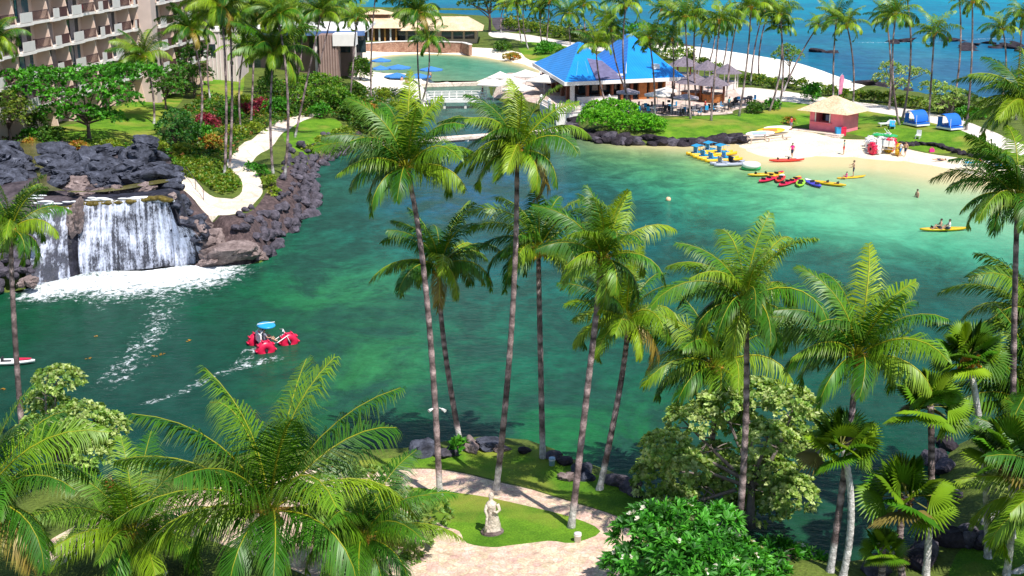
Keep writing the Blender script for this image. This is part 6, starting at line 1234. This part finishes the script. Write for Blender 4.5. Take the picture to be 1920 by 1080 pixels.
    mb.ell(hc + fw * .094 * k - hd * .062, (.022, .008, .007), 6, 4)
    MI += [3] * (len(mb.f) - n0)
    b_ = bpy.data.meshes.new('body'); b_.from_pydata(mb.v, [], mb.f)
    for m_ in (SKIN, top, bottom, HAIR): b_.materials.append(m_)
    b_.polygons.foreach_set('material_index', MI[:len(b_.polygons)]); b_.polygons.foreach_set('use_smooth', [True] * len(b_.polygons)); b_.update()
    t = thing('person', label, 'person', loc, rz, grp); link('body', b_, t)
    mb = MB(); mb.ell((0, 0, 0), (.098 * k, .11 * k, .10 * k), 12, 8); mb.v = [tuple(hc + sdv * v[0] + fw * (v[1] - .022) + hd * (v[2] + .035 * k)) for v in mb.v]; mb.build('hair', hair, t, True)
    if hat: mb = MB(); mb.lathe([(.19, 0), (.19, .015), (.105, .03), (.10, .10), (.02, .13)], n=14); mb.v = [tuple(hc + sdv * v[0] + fw * v[1] + hd * (v[2] + .07)) for v in mb.v]; mb.build('hat', hat, t, True)
    return t
def on(px, py, dz=0): p = PG(px, py); return Vector((p.x, p.y, p.z + dz))
def onw(px, py, z=0): return P(px, py, z)
PINKC, TEALC, WHT, NAVY, RED_C, BLU_C, GRYC, BARE = cloth('pink', (.75, .03, .25)), cloth('teal', (.12, .28, .28)), cloth('white', (.75, .73, .7)), cloth('navy', (.03, .035, .07)), cloth('red', (.5, .03, .03)), cloth('blue', (.03, .22, .5)), cloth('grey', (.2, .2, .25)), SKIN
person(on(1485, 296), 2.6, 'walk', PINKC, NAVY, 'person in a pink shirt and dark shorts beside the red kayak')
person(on(1582, 290), 1.2, 'stand', TEALC, RED_C, 'person in a grey green shirt and red shorts standing on the sand')
person(on(1688, 294), 1.9, 'walk', WHT, BLU_C, 'person in a white shirt and blue shorts walking beside the parked water tricycles')
person(on(1697, 293), 2.4, 'walk', BARE, NAVY, 'bare chested person following the one in the white shirt')
person(onw(1718, 387, -.95), 2.0, 'stand', BARE, NAVY, 'person wading waist deep in the turquoise shallows')
person(on(1762, 302, .05), -1.4, 'lie', BARE, NAVY, 'person lying on the sand with legs towards the water')
person(on(1836, 312, .05), 1.9, 'sit', RED_C, NAVY, 'person in red sitting on the beach lounger under the palm fronds')
person(on(1675, 236), 2.9, 'sit', WHT, BLU_C, 'person resting on the blue lounge chair on the right lawn')
person(on(1483, 244), .6, 'stand', RED_C, GRYC, 'person in red on the steps left of the pink hut')
person(onw(754, 163, .95), .5, 'walk', BARE, BLU_C, 'bather standing on the deck under the pool umbrellas'); person(onw(763, 166, .95), 3.6, 'stand', BARE, RED_C, 'second bather on the deck by the pool umbrellas')
person(onw(807, 152, -.4), .3, 'stand', BARE, NAVY, 'person standing in the pool under the lone right umbrella')
person(onw(905, 183, 1.42), 1.3, 'walk', NAVY, GRYC, 'person in dark clothes at the right end of the white bridge')
person(on(1322, 210), 1.0, 'stand', RED_C, NAVY, 'person in red on the patio near the tables'); person(on(1367, 205), 2.2, 'stand', cloth('aqua', (.15, .5, .5)), GRYC, 'person in aqua on the patio near the right end')
person(on(222, 1003), .8, 'walk', WHT, BLU_C, 'person in white and blue walking on the flagstones behind the palm fronds')
person(on(212, 960), 3.6, 'walk', RED_C, NAVY, 'person in red walking on the flagstones behind the palm fronds')

# ---------------------------------------------------------------- boats
def pcol(name, c): return mat('plastic_' + name, c, .35, .06, 2, spec=.5)
YEL, REDP, CRIM, LIME, BLUP, ORGP, WHP, GRYP, CYAN, GRNP = pcol('yellow', (.72, .42, .01)), pcol('red', (.68, .035, .02)), pcol('crimson', (.62, .01, .06)), pcol('lime', (.30, .58, .02)), pcol('blue', (.07, .06, .50)), pcol('orange', (.75, .16, .01)), pcol('white', (.78, .78, .78)), pcol('grey', (.32, .34, .42)), pcol('cyan', (.02, .30, .58)), pcol('green', (.02, .35, .10))
SEATM = mat('seat_black', (.025, .025, .03), .7, .2, 3)
def kayak(loc, rz, hull, label, L=4.2, W=.85, seats=2, deck=None, grp='kayaks on the water edge', tandem=True):
    t = thing('kayak', label, 'kayak', loc, rz, grp); mb = MB(); rings = []; N = 17
    for i in range(N):
        u = -1 + 2 * i / (N - 1); y = u * L / 2; w_ = W / 2 * max(.02, (1 - abs(u) ** 2.6)) ** .8; rise = .16 * abs(u) ** 3; h = .30 * (1 - .45 * abs(u) ** 3)
        well = .11 if any(abs(u - c) < .17 for c in ((-.38, .22) if seats == 2 else (-.1,))) else 0
        rings.append([(w_ * a, y, rise + z * h - (well if z > .9 and abs(a) < .6 else 0)) for a, z in ((0, 0), (.6, .08), (.95, .5), (1, .85), (.82, 1), (.5, .98), (0, .98), (-.5, .98), (-.82, 1), (-1, .85), (-.95, .5), (-.6, .08))])
    mb.loft(rings); mb.build('hull', hull, t, True)
    for c in ((-.38, .22) if seats == 2 else (-.1,)):
        MB().box((0, c * L / 2, .22), (W * .52, .5, .05)).box((0, c * L / 2 - .27, .36), (W * .5, .07, .32)).build('seat', SEATM, t)
    if deck:
        mb = MB(); rg = []
        for u in (.52, .62, .72, .82, .9): w_ = W / 2 * (1 - u ** 2.6) ** .8 * .7; rg.append([(-w_, u * L / 2, .33 + .05 * u), (w_, u * L / 2, .33 + .05 * u), (w_, u * L / 2, .35 + .05 * u), (-w_, u * L / 2, .35 + .05 * u)])
        mb.loft(rg); mb.build('deck_panel', deck, t)
    return t
kp = kayak(onw(1769, 433), math.radians(-84), YEL, 'yellow kayak with two paddlers out on the turquoise water', 4.6, grp=None)
person(onw(1763, 431, .18) , 1.55, 'sit', BARE, NAVY, 'front paddler seated in the yellow kayak on the turquoise water'); person(onw(1779, 432, .18), 1.55, 'sit', WHT, NAVY, 'rear paddler in white seated in the yellow kayak on the turquoise water')
kayak(onw(1475, 303, .02), math.radians(-80), REDP, 'bright red kayak with a white middle at the water line by the pink shirted person', 4.4, deck=WHP)
for (px, py, rz, hl, dk, lab) in [(1433, 330, -78, YEL, None, 'yellow kayak at the left end of the colourful kayak row'), (1440, 339, -40, CRIM, YEL, 'crimson kayak with a yellow end, second in the colourful row'), (1454, 331, -38, YEL, CRIM, 'yellow kayak with a crimson bow behind the second in the row'), (1463, 338, -20, REDP, WHP, 'red orange kayak with a white middle in the row centre'),
     (1475, 346, -35, CRIM, YEL, 'crimson kayak with a yellow middle right of the red orange one'), (1490, 341, -30, CRIM, YEL, 'crimson and yellow kayak just left of the lime one'), (1501, 346, -17, LIME, None, 'lime green kayak with two dark seats'), (1524, 347, 12, BLUP, WHP, 'violet blue kayak with white seats'), (1554, 347, 50, YEL, None, 'lone yellow kayak at the right end of the row')]:
    kayak(onw(px, py, .02), math.radians(rz), hl, lab, 4.0, 1.0, deck=dk)
kayak(onw(-2, 684), math.radians(-86), WHP, 'white kayak with a red front seat cut by the left edge', 4.6, deck=CRIM, grp=None)
def board(loc, rz, m, label, L=3.3, W=.8, stripe=None, grp=None, tilt=(0, 0)):
    t = thing('paddle_board', label, 'paddle board', loc, rz, grp); t.rotation_euler = (tilt[0], tilt[1], rz); mb = MB(); rings = []
    for i in range(15):
        u = -1 + 2 * i / 14; w_ = W / 2 * max(.03, 1 - abs(u) ** 2.8) ** .6; z = .12 * max(0, u) ** 3
        rings.append([(-w_, u * L / 2, z + .05), (-w_ * .8, u * L / 2, z), (w_ * .8, u * L / 2, z), (w_, u * L / 2, z + .05), (w_ * .85, u * L / 2, z + .1), (-w_ * .85, u * L / 2, z + .1)])
    MB().loft(rings).build('board', m, t, True)
    if stripe: MB().box((0, -.1, .108), (W * .55, L * .5, .012)).build('deck_pad', stripe, t)
    return t
board(onw(1596, 333, .05), math.radians(-72), YEL, 'yellow paddle board carrying a sitting child and a standing person', 3.6, .85)
person(onw(1600, 331, .18), 1.3, 'paddle', BARE, NAVY, 'person standing on the yellow paddle board'); person(onw(1587, 334, .18), 1.6, 'sit', PINKC, PINKC, 'child sitting on the front of the yellow paddle board', h=1.25)
board(onw(1450, 473, .03), math.radians(-80), CYAN, 'blue float board on the water between the palm crowns', 1.9, .7); person(onw(1445, 473, .12), math.radians(95), 'lie', BARE, BLU_C, 'swimmer lying on the blue float board')
# yellow pedal boats with blue canopies drawn up on the shallows
def pedal(loc, rz, label, can=True, hm=YEL, dk=CYAN, grp='pedal boats on the sand'):
    t = thing('pedal_boat', label, 'pedal boat', loc, rz, grp)
    for s in (-1, 1):
        rings = []
        for i in range(9):
            u = -1 + 2 * i / 8; w_ = .26 * max(.12, 1 - abs(u) ** 3); rings.append([(s * .52 + w_ * math.cos(a), u * 1.6, .22 + .08 * u ** 2 + .2 * math.sin(a)) for a in [j * math.pi / 4 for j in range(8)]])
        MB().loft(rings).build('hull', hm, t, True)
    MB().box((0, -.1, .42), (1.0, 1.5, .12)).build('deck', dk, t)
    for s in (-1, 1): MB().box((s * .28, -.3, .55), (.46, .5, .12)).box((s * .28, -.58, .85), (.46, .1, .55)).build('seat', dk, t)
    if can:
        mb = MB(); [mb.tube([(sx * .5, -.6 + sy, .45), (sx * .5, -.6 + sy, 1.25)], .02, 5) for sx in (-1, 1) for sy in (0, .9)]; mb.build('canopy_frame', WHP, t)
        MB().loft([[(-.65, -.9, 1.18), (.65, -.9, 1.18), (.65, -.9, 1.22), (-.65, -.9, 1.22)], [(-.65, -.15, 1.36), (.65, -.15, 1.36), (.65, -.15, 1.40), (-.65, -.15, 1.40)], [(-.65, .55, 1.18), (.65, .55, 1.18), (.65, .55, 1.22), (-.65, .55, 1.22)]]).build('canopy', CYAN, t)
    return t
for i, (px, py, rz, cn, lab) in enumerate([(1312, 292, -70, True, 'yellow pedal boat with a blue seat at the left end of the beached row'), (1325, 298, -70, False, 'yellow pedal boat with a long blue deck, second in the beached row'), (1340, 303, -70, False, 'yellow pedal boat with blue deck, third in the beached row'), (1334, 286, -70, True, 'yellow pedal boat with a raised blue canopy behind the second one'), (1356, 291, -70, True, 'yellow pedal boat with a raised blue canopy behind the third one'), (1365, 302, -75, False, 'yellow pedal boat lying next to the grey floats')]):
    pedal(onw(px, py, .05), math.radians(rz), lab, cn)
pedal(onw(1358, 311, .02), math.radians(-72), 'grey double hull float left of the other grey one', False, GRYP, GRYP, 'grey floats'); pedal(onw(1378, 310, .02), math.radians(-70), 'grey double hull float beside the white and green raft', False, GRYP, SEATM, 'grey floats')
t = thing('raft', 'rounded white raft with a green underside beside the grey floats', 'raft', onw(1408, 318, .02)); MB().lathe([(1.0, 0), (1.15, .15), (1.15, .3), (1.0, .36)], n=18, sx=1.0, sy=.75).build('base', GRNP, t, True); MB().torus((0, 0, .55), (0, 0, 1), .78, .3, 20, 10).build('tube', WHP, t, True); MB().lathe([(.1, .35), (.75, .5), (.7, .62), (.05, .66)], n=16).build('floor', WHP, t, True)
# board racks by the lawn steps
for i, (px, py, m_, st, lab) in enumerate([(1424, 262, WHP, pcol('pale_blue', (.25, .35, .6)), 'pale blue and white paddle board propped on the rack by the lawn'), (1444, 256, YEL, ORGP, 'yellow and orange paddle board leaning on the rack by the lawn'), (1456, 252, WHP, None, 'white paddle board lying behind the yellow one on the rack')]):
    p = on(px, py, .75); board(p, math.radians(-75), m_, lab, 4.0, .9, st, 'boards on the rack', (0, .75))
t = thing('board_rack', 'low wooden rack carrying paddle boards at the end of the beach', 'rack', on(1438, 264), math.radians(12)); PINE = mat('pale_wood', (.50, .40, .32), .8, .2, 3)
for x in (-2.4, 0, 2.4): MB().box((x, 0, .35), (.14, 1.6, .12)).box((x, -.7, .15), (.14, .14, .6)).box((x, .7, .3), (.14, .14, .9)).build('trestle', PINE, t)
MB().box((0, -.6, .45), (6, .14, .1)).build('rail', PINE, t); MB().box((0, .6, .7), (6, .14, .1)).build('rail', PINE, t)
# ---------------------------------------------------------------- water tricycles
def trike(loc, rz, label, wheels, canopy, grp=None, riders=True, k=1.0):
    t = thing('water_tricycle', label, 'water tricycle', loc, rz, grp, k); fr = MB()
    for x, y, m_ in ((-1.0, -.75, wheels[0]), (1.0, -.75, wheels[1]), (0, 1.15, wheels[2])):
        w_ = MB().torus((x, y, .45), (1, 0, 0), .34, .31, 28, 14, sq=.95)
        for j in range(10): a = j * math.pi / 5; w_.box((x, y + math.cos(a) * .66, .45 + math.sin(a) * .66), (.46, .09, .09))
        wo_ = w_.build('wheel', m_, t, True); MB().lathe([(.10, -.30), (.12, 0), (.10, .30)], n=10).build('hub', SEATM, wo_); h_ = wo_.children[0]; h_.rotation_euler = (0, math.pi / 2, 0); h_.location = (x, y, .45)
    for s in (-1, 1):
        fr.tube([(s * 1.0, -.75, .45), (s * .45, -.75, .62), (s * .34, .3, .62), (s * .30, .95, .95), (s * .36, 1.15, .45)], .035, 7); fr.tube([(s * .45, -.75, .62), (s * .42, -.95, 1.3), (s * .4, -.55, 1.75)], .025, 6)
    fr.tube([(0, .95, .95), (0, .80, 1.35)], .035, 6).tube([(-.33, .66, 1.32), (0, .80, 1.38), (.33, .66, 1.32)], .025, 6).tube([(-1, -.75, .45), (1, -.75, .45)], .035, 7)
    fr.build('frame', WHP, t, True)
    for s in (-1, 1): MB().box((s * .30, -.60, .74), (.52, .55, .12)).box((s * .30, -.90, 1.05), (.52, .10, .62)).build('seat', WHP, t)
    if canopy:
        co = MB().ell((0, -.35, 1.82), (.78, .62, .16), 20, 8).build('canopy', canopy, t, True); MB().box((0, -.35, 1.975), (.07, 1.2, .03)).build('canopy_strap', WHP, co)
    return t
TR = onw(511, 657, -.28); trike(TR, math.radians(-63), 'red wheeled water tricycle with a blue canopy out on the lagoon', (CRIM, CRIM, CRIM), CYAN, k=1.0)
d_ = Vector((math.cos(math.radians(-63)), math.sin(math.radians(-63)), 0)); f_ = Vector((-d_.y, d_.x, 0))
for s, tp, lab in ((-.33, WHT, 'rider in white on the left seat of the water tricycle'), (.33, GRYC, 'rider in grey on the right seat of the water tricycle')): person(TR + d_ * s - f_ * .58 + Vector((0, 0, .66)), math.radians(-63), 'sit', tp, NAVY, lab)
for i, (px, py, rz, wh, lab) in enumerate([(1642, 285, 20, (CRIM, YEL, WHP), 'parked water tricycle with crimson, yellow and white wheels on the beach'), (1668, 287, -25, (WHP, YEL, CRIM), 'second parked water tricycle with a yellow front by the beach wall'), (1650, 274, 100, (CRIM, WHP, WHP), 'parked water tricycle with white wheels behind the other two')]):
    trike(on(px, py, .1), math.radians(rz), lab, wh, GRNP if i < 2 else None, 'parked water tricycles', k=1.15)
# ---------------------------------------------------------------- umbrellas, tables, loungers
UBL = mat('umbrella_blue', (.05, .20, .52), .7, .1, 1); UWH = mat('umbrella_white', (.74, .68, .62), .8, .06, 1); UGR = mat('umbrella_grey', (.36, .31, .34), .8, .1, 1)
def umbrella(loc, m, label, r=1.9, h=2.3, grp=None, n=8, sq=False, rise=.55):
    t = thing('umbrella', label, 'umbrella', loc, .3, grp); n = 4 if sq else n
    MB().lathe([(r, h), (r * .98, h + .05), (r * .5, h + rise * .5), (.05, h + rise), (.01, h + rise + .02)], n=n).build('canopy', m, t); MB().tube([(0, 0, -.6), (0, 0, h + rise)], .035, 6).build('pole', WHP, t)
    MB().lathe([(r, h - .16), (r * 1.005, h + .01)], n=n).build('valance', m, t); return t
for px, py, r, lab in [(672, 138, 2.6, 'large bright blue umbrella at the left end of the pool umbrellas'), (715, 134, 1.9, 'blue umbrella farthest back in the pool'), (714, 150, 1.6, 'small blue umbrella right of the large one'), (747, 148, 2.3, 'blue umbrella in the middle of the pool group'), (745, 165, 2.2, 'nearest blue umbrella over the pool deck'), (785, 166, 2.1, 'pale blue umbrella by the deck behind two palm trunks'), (809, 152, 2.1, 'lone blue umbrella standing in the pool at the right')]: umbrella(onw(px, py, .5), UBL, lab, r, 2.0, 'blue pool umbrellas')
for px, py, r, lab in [(925, 186, 2.6, 'white umbrella at the right end of the white bridge'), (958, 182, 2.4, 'white umbrella second from the white bridge'), (985, 168, 3.0, 'large white shade umbrella left of the blue roof'), (1020, 178, 3.2, 'largest white shade umbrella under the blue roof corner'), (938, 172, 2.2, 'white umbrella behind the bridge end'), (972, 196, 2.6, 'white umbrella nearest the channel')]: umbrella(onw(px, py, 1.4), UWH, lab, r, 2.3, 'white terrace umbrellas', sq=True, rise=.9)
for px, py, r, m_, lab in [(1177, 203, 1.8, UGR, 'grey umbrella on the patio between two leaning palms'), (1232, 208, 2.0, UWH, 'white umbrella on the patio over dark tables'), (1285, 214, 1.9, UGR, 'pale grey umbrella at the front of the patio'), (1248, 200, 1.7, UWH, 'white umbrella near the right corner of the blue roof')]: umbrella(on(px, py), m_, lab, r, 2.3, 'patio umbrellas')
def table_set(loc, label, i):
    t = thing('table', label, 'table', loc, i * .7, 'patio tables'); MB().lathe([(.55, .70), (.58, .72), (.55, .75)], n=14).lathe([(.30, 0), (.06, .06), (.05, .70)], n=10).build('table_top', SEATM if i % 2 else SLABW, t)
def chair(loc, rz, m, label):
    t = thing('chair', label, 'chair', loc, rz, 'patio chairs'); MB().box((0, 0, .45), (.46, .46, .06)).build('seat', m, t); MB().box((0, -.22, .75), (.46, .05, .6)).build('backrest', m, t)
    for sx in (-1, 1):
        for sy in (-1, 1): MB().box((sx * .2, sy * .2, .21), (.05, .05, .44)).build('leg', SEATM, t)
tl = [(1168, 208), (1190, 211), (1222, 212), (1240, 213), (1262, 211), (1275, 216), (1300, 216), (1320, 210), (1345, 209), (1365, 205), (1388, 196), (1405, 192), (1255, 203), (1210, 205)]
for i, (px, py) in enumerate(tl):
    p = on(px, py); table_set(p, 'round dark or white cafe table on the restaurant patio', i)
    for j in range(3): a = i + j * 2.1; chair(p + Vector((math.cos(a) * .85, math.sin(a) * .85, 0)), a + math.pi / 2, SEATM if (i + j) % 3 else CYAN, 'cafe chair drawn up to a table on the restaurant patio')
def cabana(loc, rz, label):
    t = thing('cabana', label, 'cabana', loc, rz, 'blue lawn cabanas'); BC = mat('cabana_blue', (.01, .13, .55), .65, .1, 1)
    MB().box((0, 0, .28), (2.2, 2.6, .22)).build('frame', WHP, t); MB().box((0, -.05, .46), (2.1, 2.5, .18)).build('cushion', BC, t)
    rings = []
    for j in range(11):
        a = math.pi * (.02 + .60 * j / 10); y, z = -.9 + 1.15 - 1.25 * math.cos(math.pi - a) * 1.0, .55 + 1.45 * math.sin(a); rings.append([(-1.15, -y + .6, z), (1.15, -y + .6, z), (1.15, -y + .57, z + .04), (-1.15, -y + .57, z + .04)])
    MB().loft(rings).build('hood', BC, t)
    for s in (-1, 1):
        MB().tube([(s * 1.1, -1.2, .4), (s * 1.1, -1.15, 1.6)], .035, 6).build('post', WHP, t); MB().tube([(s * 1.1, .6, .4), (s * 1.1, .6, 1.9)], .035, 6).build('post', WHP, t)
        MB().loft([[(s * 1.13, .2, .55), (s * 1.16, .2, .55), (s * 1.16, .2, 1.75), (s * 1.13, .2, 1.75)], [(s * 1.13, 1.0, .55), (s * 1.16, 1.0, .55), (s * 1.16, 1.0, 1.65), (s * 1.13, 1.0, 1.65)]]).build('side_curtain', BC, t)
    for s in (-1, 1): MB().box((s * .5, .9, .62), (.7, .4, .2)).build('pillow', WHP, t)
    return t
cabana(on(1718, 236), math.radians(25), 'blue hooded cabana beside the tall palm pair on the right lawn'); cabana(on(1780, 243), math.radians(28), 'blue hooded cabana with white pillows nearest the dry lawn patch')
def lounger(loc, rz, m, label, grp='loungers'):
    t = thing('lounger', label, 'lounger', loc, rz, grp); MB().box((0, 0, .32), (.7, 1.3, .12)).build('cushion', m, t); MB().loft([[(-.35, -.62, .28), (.35, -.62, .28), (.35, -.62, .4), (-.35, -.62, .4)], [(-.35, -1.15, .75), (.35, -1.15, .75), (.35, -1.05, .82), (-.35, -1.05, .82)]]).build('backrest', m, t)
    for sx in (-1, 1):
        for y in (-.5, .5): MB().box((sx * .3, y, .13), (.06, .06, .28)).build('leg', WHP, t)
lounger(on(1673, 240), 2.9, CYAN, 'blue lounge chair with a resting person on the right lawn')
for i, (px, py, m_, lab) in enumerate([(1820, 310, CYAN, 'blue lounger on the beach under the right palm, left end'), (1836, 312, WHP, 'white lounger on the beach carrying the person in red'), (1860, 314, NAVY, 'dark blue lounger right of the white one on the beach'), (1880, 316, CYAN, 'blue lounger at the right end under the palm fronds'), (1656, 236, WHP, 'white lounger at the left of the right lawn')]): lounger(on(px, py), 1.4 + .1 * i, m_, lab)
t = thing('chair', 'single white chair on the right lawn above the rock wall', 'chair', on(1721, 260), 2.5); MB().box((0, 0, .42), (.6, .6, .08)).build('seat', WHP, t); MB().box((0, -.28, .75), (.6, .08, .65)).build('backrest', WHP, t)
for sx in (-1, 1):
    for sy in (-1, 1): MB().box((sx * .25, sy * .25, .2), (.06, .06, .42)).build('leg', WHP, t)
# bins, flag, ball, buoy, bollards, statue
for px, m_, nm, lab in [(1571, CYAN, 'bin', 'blue bin against the pink hut corner'), (1580, CRIM, 'bin', 'red bin right of the blue bin at the pink hut')]:
    p = on(px, 254); t = thing(nm, lab, 'bin', p, .1); MB().box((0, 0, .5), (.62, .62, 1.0), taper=1.1).build('body', m_, t); MB().box((0, 0, 1.04), (.72, .72, .1)).build('lid', m_, t)
t = thing('flag', 'pink feather flag by the sea path behind the pink hut', 'flag', on(1571, 190)); MB().tube([(0, 0, 0), (0, 0, 3.6), (.4, 0, 4.1)], .03, 5).build('pole', WHP, t); MB().loft([[(.04, -.01, 1.0), (.04, .01, 1.0), (.5, .01, 1.1), (.5, -.01, 1.1)], [(.04, -.01, 3.5), (.04, .01, 3.5), (.75, .06, 3.3), (.75, .04, 3.3)], [(.3, -.01, 4.0), (.3, .01, 4.0), (.6, .03, 3.9), (.6, .01, 3.9)]]).build('banner', mat('flag_pink', (.7, .25, .4), .8), t)
t = thing('buoy', 'small pale orange buoy floating in mid lagoon', 'buoy', onw(1253, 376)); MB().ell((0, 0, .12), (.27, .27, .27), 14, 8).build('float', mat('buoy', (.8, .5, .3), .4), t, True); MB().torus((0, 0, .38), (1, 0, 0), .06, .02, 10, 6).build('ring', SEATM, t)
t = thing('beach_bag', 'small pink bag on the sand by the rock wall', 'bag', on(1747, 285)); MB().box((0, 0, .2), (.6, .35, .4), taper=.85).build('body', PINKC, t); MB().torus((0, 0, .42), (0, 1, 0), .16, .025, 12, 6).build('handle', PINKC, t)
for px, py, lab, m_ in [(1035, 872, 'bluish bollard light in the shaded lawn by the water', mat('bollard_blue', (.30, .45, .62), .6)), (1083, 1015, 'white bollard light at the flagstone path edge', WHITE)]:
    p = on(px, py); t = thing('bollard_light', lab, 'bollard', p); MB().lathe([(.15, -.1), (.15, .34), (.16, .35), (.16, .40), (.02, .42)], n=16).build('body', m_, t, True); MB().lathe([(.17, .28), (.17, .32)], n=16).build('louvre', SLABW, t)
STN = mat('weathered_white_stone', (.46, .38, .30), .95, .25, 3, bump=.8, bs=9, col2=(.68, .61, .52))
sp = on(923, 998); t = thing('statue', 'weathered white stone statue of a robed figure on a rough base on the near lawn', 'statue', sp, .2, None, .86)
mb = MB(); rs_ = [(.52, 0), (.50, .12), (.42, .28), (.36, .45), (.30, .65), (.26, .9), (.235, 1.1), (.22, 1.25), (.25, 1.4), (.285, 1.55), (.27, 1.66), (.15, 1.75), (.085, 1.82), (.10, 1.90), (.135, 1.98), (.14, 2.08), (.10, 2.17), (.03, 2.22)]
for i, (r_, z) in enumerate(rs_):
    pass
N_ = 22; rings = []
for r_, z in rs_:
    for sub in (0,): rings.append([(r_ * (1 + .30 * noise.noise(Vector((math.cos(a) * 1.5, math.sin(a) * 1.5, z * 2.2))) + .10 * math.sin(a * 7 + z * 2) * (z < 1.1)) * math.cos(a) + .07 * math.sin(z * 2.4 + .5), r_ * .8 * (1 + .2 * noise.noise(Vector((math.cos(a) * 2, math.sin(a) * 2, z * 2 + 5)))) * math.sin(a) + .03 * math.cos(z * 2.5), z) for a in [2 * math.pi * j / N_ for j in range(N_)]])
mb.loft(rings); mb.build('robed_figure', STN, t, True)
MB().tube([(.26, -.05, 1.58), (.36, -.18, 1.30), (.16, -.30, 1.22), (.0, -.30, 1.32)], [.10, .085, .07, .06], 9).build('arm', STN, t, True); MB().tube([(-.26, -.05, 1.58), (-.38, -.12, 1.30), (-.30, -.22, 1.05), (-.36, -.22, .5), (-.40, -.2, .1)], [.10, .085, .07, .07, .09], 9).build('arm', STN, t, True)
b_ = MB().lathe([(.62, -.1), (.60, .08), (.52, .16), (.2, .18)], n=18, sx=1, sy=.85); b_.build('base', ROCK_TAN, t)
# small patio clutter seen left of the restaurant: low white sail loungers on the terrace
for i, (px, py) in enumerate([(1380, 190), (1398, 188), (1372, 196)]): lounger(on(px, py), .4 * i, NAVY, 'dark lounger on the shaded end of the patio', 'patio loungers')
# yellow leaves drifting on the lagoon
for i, (px, py) in enumerate([(178, 630), (355, 640), (305, 665), (165, 672), (12, 729), (292, 667)]):
    o = link('floating_leaf', leaf_mesh('floating_leaf', [[0, 0, 0]], [[0, 0, 1.0]], 3, .3, .4, i, (.5, .25, .03), spread=(1.3, 1.5))); o.location = onw(px, py, .03); tag(o, 'yellow dead leaf floating on the dark water before the waterfall', 'leaf', 'floating leaves')
